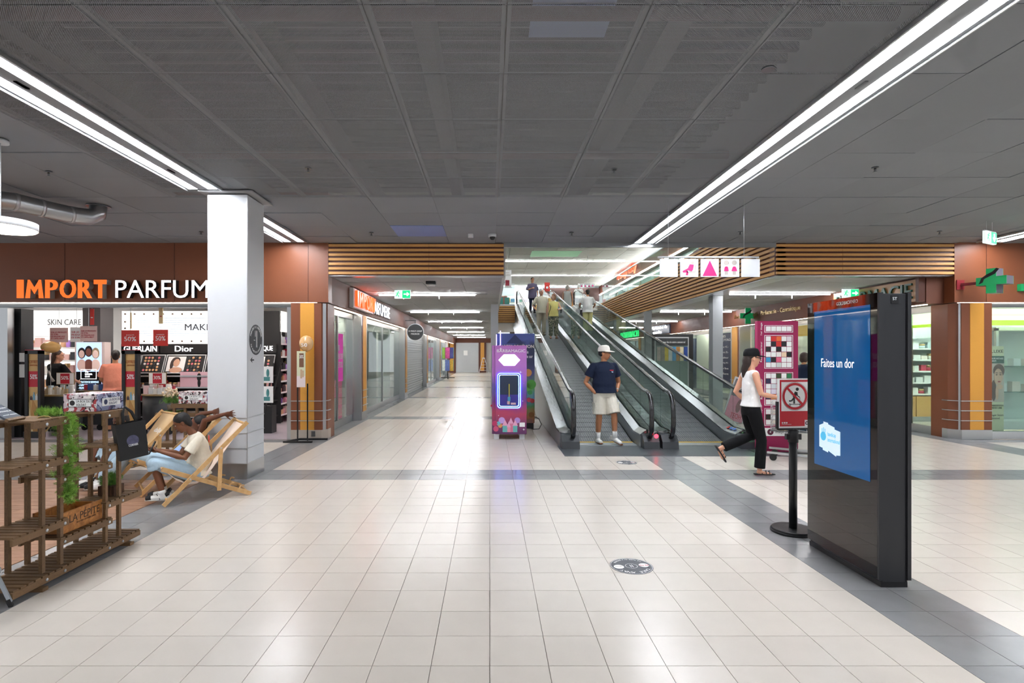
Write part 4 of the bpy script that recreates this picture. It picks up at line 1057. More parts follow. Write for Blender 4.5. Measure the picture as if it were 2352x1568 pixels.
st_ = thing('wood_header', 'light wood header board inside the gallery windows', 'panel', (8.95, 16.4, 2.2)); part('board', MB().box(8.92, 8.95, 14.3, 18.6, 2.12, 2.42), mat('oak_lit', '#e6b25a', .5, emit=.25), st_)
bw = struct('wall_blue_shop', MB().box(8.90, 8.94, 24.0, 27.2, .1, 2.3), mat('blue_wall', '#28457a', .5))
sp_ = solo('price_poster', MB().box(8.776, 8.794, 19.6, 21.9, .35, 2.4), mat('navy_poster', '#2c3350', .5, noise=.3, nscale=1.5), 'tall navy price poster on the gallery window behind the advert case', 'poster')
part('lettering', place(fit_text('COUPES\nNETTOYAGE', 1.5, .22, .003, .01), (8.772, 21.6, 2.1), '-x'), M_whp, sp_)
for k in range(6): part('price_line', place(fit_text(('Dame 45.-', 'Homme 35.-', 'Couleur', 'Brushing 40.-', 'Barbe', 'Enfant')[k], .8, .07, .003, .01), (8.772, 21.2, 1.85 - k * .2), '-x'), M_whp, sp_)
# signs of the gallery
bd = thing('shop_sign', 'tan pharmacy name board with dark green letters above the display totem', 'sign', (8.3, 12.4, 2.62))
part('board', MB().box(8.24, 8.35, 10.72, 13.3, 2.62, 3.04), mat('tan_board', '#b98a58', .4), bd)
part('board_end', MB().box(8.22, 8.36, 10.64, 10.72, 2.60, 3.06), M_slatb, bd)
part('letters', place(fit_text('PHARMACIE', 2.35, .30, .03, .02), (8.215, 13.15, 2.68), '-x'), mat('pharmacy_green', '#0f4f40', .4), bd)
gs = solo('gold_lettering', place(fit_text('Produits de beauté - Parfumerie - Cosmétique', 4.0, .17, .02), (8.335, 18.9, 2.76), '-x'), mat('gold_letter', '#a8895a', .35, .7), 'gilt trade lettering along the brown gallery fascia', 'lettering')
def cross(label, cx, cy, cz, s, dp, ang, arm=None):
    t = thing('pharmacy_cross', label, 'sign', (cx, cy, cz - s / 2), rz=R(ang), local=True)
    a, b = s / 2, s / 6
    pl_ = [(-b, 0), (b, 0), (b, a - b), (a, a - b), (a, a + b), (b, a + b), (b, s), (-b, s), (-b, a + b), (-a, a + b), (-a, a - b), (-b, a - b)]
    part('body', MB().prism(pl_, 'y', -dp / 2 + .01, dp / 2 - .01), mat('cross_side', '#5a5660', .4), t)
    part('face', MB().prism(pl_, 'y', -dp / 2, -dp / 2 + .01), mat('cross_green', '#0f9455', .35, emit=.12), t)
    part('face', MB().prism(pl_, 'y', dp / 2 - .01, dp / 2), mat('cross_green', '#0f9455', .35, emit=.12), t)
    if s > .4:
        sn = [(-.18, .17), (-.12, .2), (-.1, .26), (-.02, .30), (.06, .34), (.12, .42), (.08, .44), (.02, .38), (-.06, .34), (-.14, .28), (-.16, .22)]
        part('snake_mark', MB().prism([(x, z) for x, z in sn], 'y', -dp / 2 - .004, -dp / 2), M_black, t)
    return t
c1 = cross('large green pharmacy cross on a red bracket over the striped pillar', 9.02, 9.92, 2.9, .44, .24, -66)
br = thing('cross_bracket', 'red wall bracket carrying the large green cross', 'bracket', (8.79, 10.3, 2.87)); M_brk = mat('bracket_red', '#8a1f2a', .4)
part('wall_plate', MB().box(8.72, 8.86, 10.36, 10.38, 2.80, 2.98), M_brk, br); part('arm', MB().bar((8.8, 10.36, 2.89), (8.98, 10.06, 2.89), .05, .05), M_brk, br)
cross('small flat green cross standing out from the gallery fascia', 8.18, 17.6, 2.82, .5, .05, 0)
solo('green_sign_block', MB().box(9.86, 10.6, 10.30, 10.38, 2.77, 2.90), mat('cross_green', '#0f9455', .35, emit=.12), 'green sign block on the brown fascia at the very edge of the picture', 'sign')
solo('shop_sign', place(fit_text('DOSENBACH', 4.2, .36, .05, .02), (8.30, 35.2, 2.62), '-x'), mat('green_neon', '#18d070', .5, emit=1.2), 'green lit shop name at the far end of the gallery', 'sign')
s_ = solo('shop_sign', MB().box(8.28, 8.34, 25.6, 28.4, 2.6, 3.02), mat('navy_board', '#1d2a4a', .4), 'navy sign board with white script lettering on the gallery fascia', 'sign')
part('lettering', place(fit_text('la cuisine du\nmarche', 2.2, .36, .02, .01), (8.27, 28.1, 2.63), '-x'), M_brandw, s_)
# upper floor sign and shops
solo('shop_sign', place(fit_text('coop city', 4.6, .55, .08, .02), (8.15, 35.5, 6.2), '-x'), mat('orange_neon', '#ff5a1e', .5, emit=1.2), 'orange lit shop name under the upper floor ceiling', 'sign')
ub = MB()
for k in range(10): ub.box(8.86, 8.9, 12.4 + k * 2.9, 12.55 + k * 2.9, 3.95, 6.1)
struct('window_12', ub, M_ochre)
struct('window_13', MB().box(8.60, 8.612, 10.8, 41.8, 4.0, 6.05), M_glass)
G_up = 'bright goods in the upper floor shop'
us, M = shelving('shelf_unit', 'bright shop shelves at the back of the upper floor', .5, 38, 0, 3.2, .5, (4.3, 4.75, 5.2), 5.7, M_lbox, M_whp, M_whp, z0=3.85)
for i, z in enumerate((4.3, 4.75, 5.2)): stock(M, .05, 3.1, .1, z, .32, ['#d84a5a', '#e8e8f0', '#6aa8d8', '#e8b84a', '#7ac0a8', '#f0f0f0'], 'article on the %s shelf at the back of the upper floor' % LEV[i], G_up, ('product_box',), (.2, .34))
solo('wall_panel', MB().box(5.0, 6.4, 41.7, 41.9, 3.85, 5.6), mat('ochre_dim', '#a8702c', .6), 'ochre wall panel at the back of the upper floor', 'panel')
solo('fascia_board', MB().box(4.0, 8.2, 41.6, 41.7, 5.6, 6.6), mat('dark_board', '#3a2018', .6), 'dark brown board at the back of the upper floor', 'panel')
us2, M = shelving('shelf_unit', 'bright white shop shelving beside the landing balustrade', -2.6, 30, 0, 3.0, .5, (4.3, 4.8, 5.3), 5.8, M_lbox, M_whp, M_whp, z0=3.93)
for i, z in enumerate((4.3, 4.8, 5.3)): stock(M, 1.6, 2.95, .1, z, .3, ['#58b8b0', '#e8e8f0', '#d84a5a', '#e0a0a0'], 'gift on the %s shelf beside the upper landing' % LEV[i], 'gift articles by the landing', ('product_box',), (.25, .4))
# ------------------------------------------------------------ display totem
tt = thing('display_totem', 'tall black double sided display totem showing a blue screen', 'display totem', (2.752, 4.20, 0), rz=R(0), local=True)
# local: screen face looks along -x, width along y
M_gl = mat('black_glass', '#050506', .03, spec=.6)
M_tot = mat('totem_graphite', '#303134', .45, .2)
TW = .42
part('body', MB().box(-.085, .085, -TW, TW, .0, 2.0), M_tot, tt, bev=.006)
part('foot_recess', MB().box(-.09, .09, -TW - .003, TW + .003, .0, .035), M_black, tt)
for s in (-1, 1):
    x0, x1 = sorted((s * .085, s * .11))
    part('glass_front', MB().box(x0, x1, -TW + .005, TW - .005, .06, 2.005), M_gl, tt)
    part('edge_profile', MB().box(x0, x1 - .002 * 0, -TW - .012, -TW + .004, .05, 2.005), M_tot, tt)
sc_m = mat('screen_blue', '#083f6c', .02, emit=.17, ecol='#0a6cb8', spec=.6)
def screen_mat():
    m = MATS.get('screen_blue'); nt = m.node_tree; b = nt.nodes['Principled BSDF']
    return m
scr = part('screen', MB().box(-.1125, -.11, -.345, .315, .70, 1.93), sc_m, tt)
M_sw = mat('screen_white', '#ffffff', .3, emit=.4)
part('screen_text', place(fit_text('Faites un dor', .40, .068, .001, .0), (-.1135, .22, 1.485), '-x'), M_sw, scr)
lg = [(.245, 1.02), (.245, .85), (.2, .845), (.2, .83), (.13, .82), (.13, .835), (.08, .82), (.03, .805), (.03, .815), (-.02, .82), (-.02, 1.0), (.05, 1.01), (.05, 1.025), (.13, 1.04), (.13, 1.05), (.19, 1.055), (.19, 1.04)]
part('logo_card', MB().prism([(y, z) for y, z in lg], 'x', -.1135, -.1127), mat('logo_card_white', '#d8eef8', .4, emit=.25), scr)
part('logo_hand', MB().disc((-.1137, .19, .94), .035, (-1, 0, 0), 20, .0005).box(-.1142, -.1137, .165, .172, .97, 1.0).box(-.1142, -.1137, .185, .192, .975, 1.01).box(-.1142, -.1137, .205, .212, .97, 1.0), mat('logo_cyan', '#4ab4dc', .4, emit=.3), scr)
part('logo_text', place(fit_text('handicap\ninternational', .15, .075, .001), (-.1142, .135, .905), '-x'), mat('logo_cyan', '#4ab4dc', .4, emit=.3), scr)
part('maker_name', place(fit_text('GOLDBACH', .17, .026, .001, .012), (-.1115, .03, 1.955), '-x'), M_whp, tt)
part('maker_suffix', place(fit_text('NEO', .065, .026, .001), (-.1115, -.15, 1.955), '-x'), M_whp, tt)
part('badge', MB().box(-.022, .030, -TW - .004, -TW, 1.93, 1.985), M_black, tt)
part('badge_text', place(fit_text('ST', .03, .02, .001, .01), (-.012, -TW - .005, 1.953)), M_whp, tt)
part('side_joint', MB().box(-.088, -.080, -TW - .004, -TW, .03, 2.0).box(.08, .088, -TW - .004, -TW, .03, 2.0), M_black, tt)

# ------------------------------------------------------------ stanchion with the scooter notice
sx, sy = 2.715, 4.97
st = thing('stanchion', 'black belt stanchion with round base behind the display totem', 'stanchion', (sx, sy, 0))
part('base', MB().cyl((sx, sy, 0), (sx, sy, .022), .185, n=40).cyl((sx, sy, .022), (sx, sy, .034), .182, .172, n=40), M_black, st)
part('pole', MB().cyl((sx, sy, .03), (sx, sy, .86), .034, n=24), M_black, st)
hd = part('belt_head', MB().cyl((sx, sy, .80), (sx, sy, .905), .043, n=20).cyl((sx, sy, .905), (sx, sy, .925), .040, .025, n=20), M_blk, st)
part('belt_slot', MB().box(sx - .066, sx - .04, sy - .018, sy + .018, .825, .875).box(sx + .04, sx + .066, sy - .018, sy + .018, .825, .875), M_black, hd)
sn = thing('notice_sign', 'red and white no scooter notice in a frame on the stanchion', 'sign', (sx, sy - .01, .925), rz=R(7), local=True)
A, H0, H1 = .155, .0, .445
part('holder', MB().box(-A - .012, -A + .004, -.012, .012, 0, .24).box(A - .004, A + .012, -.012, .012, 0, .24).box(-A, A, -.012, .012, -.012, .004).box(-.02, .02, -.01, .01, -.03, 0), M_black, sn)
part('acrylic_sheet', MB().box(-A, A, -.008, .006, .004, H1), M_whp, sn)
part('red_field', MB().box(-A + .016, A - .016, -.0092, -.008, .02, H1 - .012), mat('notice_red', '#c4202e', .45), sn)
part('white_field', MB().box(-A + .03, A - .016, -.0102, -.0092, .155, H1 - .03), M_whp, sn)
def ring(cx, cz, r0, r1, y, n=48):
    mb = MB(); vs = []; fs = []
    for k in range(n):
        a = 2 * math.pi * k / n; vs += [(cx + r0 * math.cos(a), y, cz + r0 * math.sin(a)), (cx + r1 * math.cos(a), y, cz + r1 * math.sin(a))]
    for k in range(n): fs.append((2 * k, 2 * k + 1, 2 * ((k + 1) % n) + 1, 2 * ((k + 1) % n)))
    return mb.add(vs, fs)
cx, cz = .004, .287
part('outer_line', ring(cx, cz, .1235, .126, -.0108), M_black, sn)
rider = MB()
def seg(m, x0, z0, x1, z1, wd, y=-.011):
    d = Vector((x1 - x0, 0, z1 - z0)).normalized(); nrm = Vector((-d.z, 0, d.x)) * wd / 2
    a, b = Vector((x0, y, z0)), Vector((x1, y, z1)); m.poly([a - nrm, b - nrm, b + nrm, a + nrm])
for a in ((.018, .325, -.003, .275, .03), (-.003, .275, -.003, .222, .016), (-.003, .275, -.03, .245, .014), (-.03, .245, -.052, .247, .012), (.02, .325, .03, .29, .009), (.03, .29, .052, .277, .008), (.052, .277, .052, .225, .004), (-.045, .216, .062, .216, .005)): seg(rider, *a)
for x, r in ((-.045, .011), (.055, .009)): rider.join(ring(x, .211, r * .55, r, -.0112, 20))
rider.join(ring(.027, .350, 0.0001, .015, -.0112, 20)); part('rider_mark', rider, M_black, sn)
part('red_ring', ring(cx, cz, .098, .12, -.0112), mat('notice_red', '#c4202e', .45), sn)
bar_ = MB(); seg(bar_, cx - .075, cz + .075, cx + .075, cz - .075, .02, -.0116); part('red_bar', bar_, mat('notice_red', '#c4202e', .45), sn)
part('centre_logo', MB().box(.10, .139, -.0102, -.0092, .02, .075), M_whp, sn); part('logo_mark', ring(.12, .047, .008, .016, -.0106, 16), mat('logo_plum', '#5a2338', .5), sn)
part('social_marks', MB().box(-.12, -.107, -.0102, -.0092, .045, .058).box(-.10, -.087, -.0102, -.0092, .045, .058).box(-.08, -.067, -.0102, -.0092, .045, .058), M_whp, sn)
part('web_line', place(fit_text('www.meyrincentre.ch', .09, .008, .0005), (-.12, -.0102, .033)), M_whp, sn)

# ------------------------------------------------------------ magenta directory
dx, dy = 4.66, 8.98
dr = thing('directory_board', 'magenta store directory with a grid of little logo squares', 'sign', (dx, dy, 0), rz=R(-2), local=True)
M_mag = mat('magenta_panel', '#9c1550', .4)
DW, DH = .325, 2.13
part('panel', MB().box(-DW, DW, 0, .10, .06, DH), M_mag, dr, bev=.006)
part('base_plate', MB().box(-DW - .05, DW + .25, -.12, .24, 0, .012), M_char, dr)
part('kick_panel', MB().box(-DW + .03, DW - .03, .02, .09, .012, .06), M_mag, dr)
part('white_band', MB().box(-DW + .04, DW - .02, -.003, 0, .27, .40), M_whp, dr)
part('centre_logo', ring(-.12, .335, .012, .05, -.004, 24), mat('logo_plum', '#5a2338', .5), dr)
part('centre_name', place(fit_text('meyrin', .2, .05, .001), (-.04, -.005, .305)), mat('grey_letter', '#3a3a3e', .5), dr)
LOGO = ['#f4f4f2', '#e8e8e6', '#d8342c', '#1c1c1e', '#f4f4f2', '#efe0cc', '#d85a2a', '#f4f4f2', '#20242c', '#f6f6f4']
cs, x0_ = .083, -.195
def logo_block(z1, rows, cols, head, pal, vz):
    hgt = rows * cs * 1.02 + .03; z0 = z1 - hgt
    fr_ = MB()
    for a, b, c, d in ((x0_ - .02, x0_ + cols * cs + .02, z0, z0 + .008), (x0_ - .02, x0_ + cols * cs + .02, z1 - .008, z1), (x0_ - .02, x0_ - .012, z0, z1), (x0_ + cols * cs + .012, x0_ + cols * cs + .02, z0, z1)): fr_.box(a, b, -.003, 0, c, d)
    f = part('block_frame', fr_, M_whp, dr)
    for r in range(rows):
        for c in range(cols):
            k = pal[(r * cols + c) % len(pal)]; xx = x0_ + c * cs; zz = z1 - .015 - (r + 1) * cs * 1.02
            l = part('logo_square', MB().box(xx + .004, xx + cs - .004, -.006, 0, zz + .004, zz + cs - .002), mat('logo' + k, k, .5), f)
    part('storey_name', place(fit_text(head, vz, .035, .001), (0, 0, 0)).xf(Matrix.Translation((-.245, -.004, (z0 + z1) / 2 - vz / 2)) @ Matrix.Rotation(R(-90), 4, 'Y')), M_whp, dr)
rp = random.Random(3)
W_ = '#f4f4f2'
logo_block(2.06, 1, 5, '1er étage', [W_] * 5, .2)
logo_block(1.90, 6, 5, 'Rez supérieur', [W_, '#d8342c', '#e8703a', W_, '#e9dfe4', W_, '#26262a', '#d8342c', '#1c1c1e', W_, '#1c1c1e', W_, '#17171a', W_, W_, W_, W_, '#f0e8e4', '#efd2b4', '#1c1c1e', '#3aa0d0', '#231f20', '#e86a8a', W_, W_, W_, W_, '#d8dcd8', W_, W_], .33)
logo_block(1.30, 6, 5, 'Rez inférieur', [W_, W_, '#3a4a2a', W_, '#1f7a4a', '#2a2a4a', W_, '#e8e8e8', W_, W_, W_, '#d8dce0', W_, W_, W_, W_, '#e0d8e8', W_, W_, W_, '#22304a', '#e8903a', W_, W_, W_, W_, W_, W_, W_, W_], .33)
logo_block(.72, 3, 5, 'Halles de Meyrin', [W_, '#e8e0d4', W_, W_, W_, '#26241e', W_, W_, W_, W_], .36)

# ------------------------------------------------------------ vending machines
def vend_mat(name, stops, blot, bs=4.0, amt=.6):
    m = bpy.data.materials.new(name); m.use_nodes = True; nt = m.node_tree; b = nt.nodes['Principled BSDF']; b.inputs['Roughness'].default_value = .3
    tc = nt.nodes.new('ShaderNodeTexCoord'); sp = nt.nodes.new('ShaderNodeSeparateXYZ'); nt.links.new(tc.outputs['Object'], sp.inputs[0])
    nz = nt.nodes.new('ShaderNodeTexNoise'); nz.inputs['Scale'].default_value = bs; nz.inputs['Detail'].default_value = 4; nt.links.new(tc.outputs['Object'], nz.inputs['Vector'])
    ad = nt.nodes.new('ShaderNodeMath'); ad.operation = 'MULTIPLY_ADD'; ad.inputs[1].default_value = blot
    nt.links.new(nz.outputs['Fac'], ad.inputs[0]); nt.links.new(sp.outputs[2], ad.inputs[2])
    mr = nt.nodes.new('ShaderNodeMapRange'); mr.inputs[1].default_value = blot / 2; mr.inputs[2].default_value = 2.0 + blot / 2; nt.links.new(ad.outputs[0], mr.inputs[0])
    cr = nt.nodes.new('ShaderNodeValToRGB'); el = cr.color_ramp.elements
    for i, (p, c) in enumerate(stops):
        e = el[i] if i < 2 else el.new(p); e.position = p; e.color = lin(c)
    nt.links.new(mr.outputs[0], cr.inputs[0]); nt.links.new(cr.outputs[0], b.inputs['Base Color']); MATS[name] = m; return m
M_v1 = vend_mat('candy_print', [(.0, '#4a2a5a'), (.12, '#7a3a68'), (.25, '#b8405e'), (.36, '#7a3a7e'), (.48, '#6a5aa8'), (.62, '#b070c0'), (.8, '#c07ac8'), (.95, '#a860a8')], .35, 5)
M_v2 = vend_mat('forest_print', [(.0, '#2a3a5a'), (.12, '#a8683a'), (.22, '#4a8a4a'), (.34, '#4a7ab0'), (.42, '#5a9a4a'), (.58, '#4a4a7a'), (.72, '#2a3058'), (.86, '#222a48'), (.95, '#4a5a9a')], .5, 4)
v1 = thing('vending_machine', 'pink and purple candy floss vending machine with a glowing window', 'vending machine', (.365, 10.4, 0), rz=R(-1.5), local=True)
VW = .325
part('cabinet', MB().box(-VW, VW, 0, .7, .10, 1.76), M_v1, v1, bev=.01)
part('door_panel', MB().box(-VW + .06, VW, -.03, 0, .10, 1.755), M_v1, v1, bev=.008)
for x in (-.24, .24): part('foot', MB().box(x - .05, x + .05, .02, .14, 0, .10).cyl((x - .05, .08, .035), (x + .05, .08, .035), .05, n=14), M_white, v1, bev=.008)
for x in (-.24, .24): part('foot', MB().box(x - .05, x + .05, .54, .66, 0, .10), M_white, v1)
part('brand_lettering', place(fit_text('BARBAMAGIC', .53, .055, .006, .008), (-.23, -.034, 1.63)), M_whp, v1)
hx = [(-.20, 1.485), (-.10, 1.59), (.10, 1.59), (.20, 1.485), (.10, 1.38), (-.10, 1.38)]
part('lit_hexagon', MB().prism(hx, 'y', -.04, -.03), mat('hex_lit', '#f4f0ff', .4, emit=1.6), v1)
def rrect(cx, cz, w, h, r, n=6):
    p = []
    for (sx_, sz_, a0) in ((1, 1, 0), (-1, 1, 90), (-1, -1, 180), (1, -1, 270)):
        for k in range(n + 1):
            a = R(a0 + 90 * k / n); p.append((cx + sx_ * (w / 2 - r) + r * math.cos(a), cz + sz_ * (h / 2 - r) + r * math.sin(a)))
    return p
def frame_mb(o, i, y0, y1):
    n = len(o); mb = MB(); vs = [(x, y0, z) for x, z in o] + [(x, y0, z) for x, z in i] + [(x, y1, z) for x, z in o] + [(x, y1, z) for x, z in i]; fs = []
    for k in range(n):
        k2 = (k + 1) % n
        fs += [(k, k2, n + k2, n + k), (2 * n + k, 3 * n + k, 3 * n + k2, 2 * n + k2), (k, 2 * n + k, 2 * n + k2, k2), (n + k, n + k2, 3 * n + k2, 3 * n + k)]
    return mb.add(vs, fs)
WX, WZ = -.005, .915
part('window_glow', frame_mb(rrect(WX, WZ, .44, .66, .06), rrect(WX, WZ, .41, .63, .05), -.045, -.03), mat('neon_blue', '#4a6aff', .4, emit=6, ecol='#4a6cff'), v1)
part('window_glow', frame_mb(rrect(WX, WZ, .375, .595, .04), rrect(WX, WZ, .355, .575, .035), -.045, -.03), mat('neon_cyan', '#9ad8ff', .4, emit=3, ecol='#9ad8ff'), v1)
part('window_surround', frame_mb(rrect(WX, WZ, .41, .63, .05), rrect(WX, WZ, .375, .595, .04), -.04, -.03), mat('surround_violet', '#3a2a6a', .4), v1)
part('window_recess', MB().prism(rrect(WX, WZ, .355, .575, .035), 'y', -.034, -.031), mat('recess_dark', '#23304a', .15), v1)
mc = part('spinner', MB().box(-.02, .01, -.05, -.034, .66, .74).box(-.01, 0.005, -.05, -.034, .80, 1.04), mat('stick_yellow', '#c9c04a', .4), v1)
part('dispenser', MB().box(-.03, .02, -.06, -.034, .72, .80), mat('dispenser_blue', '#4a9ac0', .4), mc); part('bowl', MB().box(.03, .12, -.055, -.034, .655, .69).box(-.04, .0, -.055, -.034, .66, .72), mat('bowl_pink', '#e0b8c0', .4), mc)
part('recess_floor', MB().box(-.17, .17, -.036, -.034, .64, .84), mat('recess_violet', '#3a2f8a', .4), v1)
art = [('ball', -.14, .36, .06, '#c8a0e0'), ('ball', .15, .36, .055, '#b890d8'), ('ball', -.2, .3, .04, '#6ac0d0'), ('ball', -.17, .26, .04, '#e8a060'), ('ball', -.25, .2, .05, '#d85a80'), ('ball', -.27, .3, .05, '#c83a6a')]
for kind, x, z, r, c in art: part('printed_balloon', MB().disc((x, -.031, z), r, (0, -1, 0), 20, .003), mat('print' + c, c, .4), v1)
for x, w_, h_, c in ((-.08, .09, .12, '#6ab8b4'), (.03, .08, .16, '#d87a9a'), (.11, .08, .12, '#6ab8b4'), (-.01, .06, .09, '#e89ab0')):
    part('printed_tower', MB().box(x - w_ / 2, x + w_ / 2, -.035, -.031, .14, .14 + h_), mat('print' + c, c, .4), v1)
    part('printed_roof', MB().prism([(x - w_ / 2 - .01, .14 + h_), (x + w_ / 2 + .01, .14 + h_), (x, .14 + h_ + .11)], 'y', -.036, -.031), mat('print_roof', '#e8a8c8', .4), v1)
stp = MB()
for x, z, r in ((-.16, 1.69, .035), (.21, 1.26, .03), (.27, .14 + .05, .025), (-.2, .45, .012), (.25, .72, .014), (.1, 1.22, .006), (-.1, 1.24, .006), (.2, 1.5, .006), (.27, 1.05, .006), (-.22, .8, .008)):
    stp.poly([(x + (r if k % 2 == 0 else r * .3) * math.cos(k * math.pi / 4), -.0325, z + (r if k % 2 == 0 else r * .3) * math.sin(k * math.pi / 4)) for k in range(8)])
part('printed_star', stp, M_whp, v1)
part('service_label', MB().box(.19, .29, -.034, -.031, .24, .32), M_whp, v1); part('emergency_button', MB().ball((-VW - .01, .1, .62), .02), M_red, v1)
v2 = thing('vending_machine', 'darker forest picture vending machine for trading cards behind the pink one', 'vending machine', (.56, 11.9, 0), rz=R(-1), local=True)
part('cabinet', MB().box(-.42, .40, 0, .75, .12, 2.04), M_v2, v2, bev=.01)
part('base', MB().box(-.4, .38, .03, .7, 0, .12), M_black, v2)
part('side_glow', MB().box(-.425, -.41, -.012, .0, .9, 2.02).box(-.34, -.325, -.012, 0, 1.6, 2.1), mat('neon_violet', '#c8b0ff', .4, emit=3, ecol='#c0a8ff'), v2)
part('title_lettering', place(fit_text('CARTES POKÉMON', .76, .085, .006, .012), (-.38, -.008, 1.73)), mat('cream_letter', '#efe6d8', .5), v2)
part('sub_lettering', place(fit_text('désormais\ndisponible sur\nNOUS !', .34, .26, .004, .008), (.02, -.006, 1.42)), M_whp, v2)
part('printed_hill', MB().prism([(-.2, 1.83), (-.02, 2.02), (.16, 1.83)], 'y', -.004, 0), mat('print_hill', '#26305e', .4), v2)
part('printed_glow', MB().disc((.26, -.001, 1.2), .08, (0, -1, 0), 24, .003), mat('print_amber', '#c88a4a', .4), v2)
for x, z, r, c in ((.33, .95, .1, '#4f9a3a'), (.25, .9, .09, '#68b04a'), (.35, .6, .05, '#b83a3a'), (.28, .62, .05, '#c84a5a'), (.3, .78, .05, '#3a8a4a'), (.33, .3, .06, '#8a5a2a')):
    part('printed_bush', MB().disc((x, -.001, z), r, (0, -1, 0), 18, .003), mat('print' + c, c, .4), v2)
solo('power_cable', MB().loft([(.96, 11.95, .25), (1.05, 11.9, .22), (1.1, 11.85, .1), (1.05, 11.8, .012), (.93, 11.75, .01), (.85, 11.9, .01)], [(.008, .008)] * 6, n=6), M_black, 'black power cable looping on the floor behind the vending machines', 'cable')

# ------------------------------------------------------------ hanging pictogram sign and exit signs
hs = thing('hanging_sign', 'white bar of five square panels with pink pictograms hung from the ceiling', 'sign', (2.94, 7.47, 2.63))
Y = 7.47
part('bar', MB().cyl((2.26, Y, 2.895), (3.62, Y, 2.895), .012, n=10), M_white, hs)
for x in (2.4, 3.42): part('wire', MB().cyl((x, Y, 2.9), (x, Y, CZ), .0025, n=5), M_alu, hs)
M_pink = mat('pictogram_pink', '#e0287a', .5); M_pgr = mat('pictogram_grey', '#b4aca4', .5)
pans = []
for k in range(5):
    x = 2.285 + k * .2755
    p = part('panel', MB().box(x, x + .243, Y - .008, Y + .008, 2.63, 2.87), M_white, hs); pans.append((p, x))
    part('hook', MB().box(x + .03, x + .035, Y - .002, Y + .002, 2.87, 2.895).box(x + .2, x + .205, Y - .002, Y + .002, 2.87, 2.895), M_alu, p)
def poly2(parent, name, pts, m, x, y=-.0095):
    part(name, MB().poly([(x + a * .243, Y + y, 2.63 + b * .24) for a, b in pts]), m, parent)
p, x = pans[1]
poly2(p, 'seated_body', [(.52, .70), (.75, .68), (.70, .40), (.62, .30), (.38, .38), (.30, .10), (.42, .08), (.45, .24), (.15, .24), (.12, .32), (.42, .48)], M_pink, x)
part('seated_head', MB().disc((x + .165, Y - .008, 2.63 + .19), .02, (0, -1, 0), 18, .002), M_pgr, p)
poly2(p, 'seat', [(.80, .66), (.88, .66), (.80, .30), (.46, .30), (.46, .24), (.84, .24)], M_pgr, x)
p, x = pans[2]; poly2(p, 'triangle', [(.10, .05), (.90, .05), (.50, .92)], M_pink, x)
p, x = pans[3]
for cx_, sk in ((.28, 0), (.72, 1)):
    part('figure_head', MB().disc((x + .243 * cx_, Y - .008, 2.63 + .19), .033, (0, -1, 0), 20, .002), M_pgr, p)
    a = .13 + .03 * sk
    poly2(p, 'figure_body', [(cx_ - a, .32), (cx_ + a, .32), (cx_ + .1, .52), (cx_ + .05, .58), (cx_ - .05, .58), (cx_ - .1, .52)], M_pink, x)
    poly2(p, 'figure_legs', [(cx_ - .09, .12), (cx_ + .09, .12), (cx_ + .09, .31), (cx_ - .09, .31)], M_pgr, x)
us_ = thing('hanging_sign', 'small row of four pictogram panels hanging far off on the upper floor', 'sign', (5.0, 29.0, 5.1))
for k in range(4):
    p = part('panel', MB().box(4.7 + k * .2, 4.88 + k * .2, 29, 29.02, 5.1, 5.3), M_white, us_); part('pictogram', MB().poly([(4.74 + k * .2, 28.99, 5.13), (4.84 + k * .2, 28.99, 5.13 if k < 3 else 5.2), (4.79 + k * .2 if k < 3 else 4.74 + k * .2, 28.99, 5.26)]), M_pink, p)
part('wire', MB().cyl((5.1, 29, 5.3), (5.1, 29, UC), .004, n=5), M_alu, us_)
def exit_sign(label, x, y, z, ztop, arrow, rz=0):
    t = thing('exit_sign', label, 'exit sign', (x, y, z), rz=R(rz), local=True)
    part('housing', MB().box(-.18, .18, -.02, .02, 0, .19), mat('exit_case', '#e8f4ee', .5, emit=.4), t)
    part('green_field', MB().box(-.175, .175, -.025, -.02, .008, .182), mat('exit_white', '#d8f4e6', .5, emit=.5), t)
    part('arrow_field', MB().box(.0, .175, -.028, -.025, .008, .182), mat('exit_green', '#14b070', .5, emit=.9), t)
    if arrow == 'r': ap = [(.03, .085), (.10, .085), (.10, .05), (.16, .098), (.10, .146), (.10, .11), (.03, .11)]
    else: ap = [(.075, .16), (.105, .16), (.105, .10), (.14, .10), (.09, .03), (.04, .10), (.075, .10)]
    part('arrow', MB().prism(ap, 'y', -.031, -.028), M_brandw, t)
    fg = MB()
    for a in ((-.10, .13, -.12, .09, .02), (-.12, .09, -.085, .065, .016), (-.085, .065, -.09, .03, .014), (-.12, .09, -.145, .05, .016), (-.10, .13, -.06, .11, .012), (-.10, .13, -.14, .12, .012)): seg(fg, *a, y=-.028)
    fg.join(ring(-.09, .15, .0001, .014, -.028, 14)); part('running_figure', fg, mat('exit_green', '#14b070', .5, emit=.9), t)
    part('hanger', MB().box(-.2, .2, -.012, .012, .19, .205).box(-.1, -.095, -.003, .003, .2, ztop - z).box(.095, .1, -.003, .003, .2, ztop - z), M_white, t)
exit_sign('green exit sign with sideways arrow in the shutter corridor', -1.98, 12.6, 2.86, FC, 'r')
exit_sign('green exit sign with sideways arrow in front of the pharmacy board', 8.05, 12.4, 2.86, FC, 'r')
exit_sign('green exit sign with down arrow under the hall ceiling beyond the totem', 7.83, 8.7, 3.32, CZ, 'd', 28)

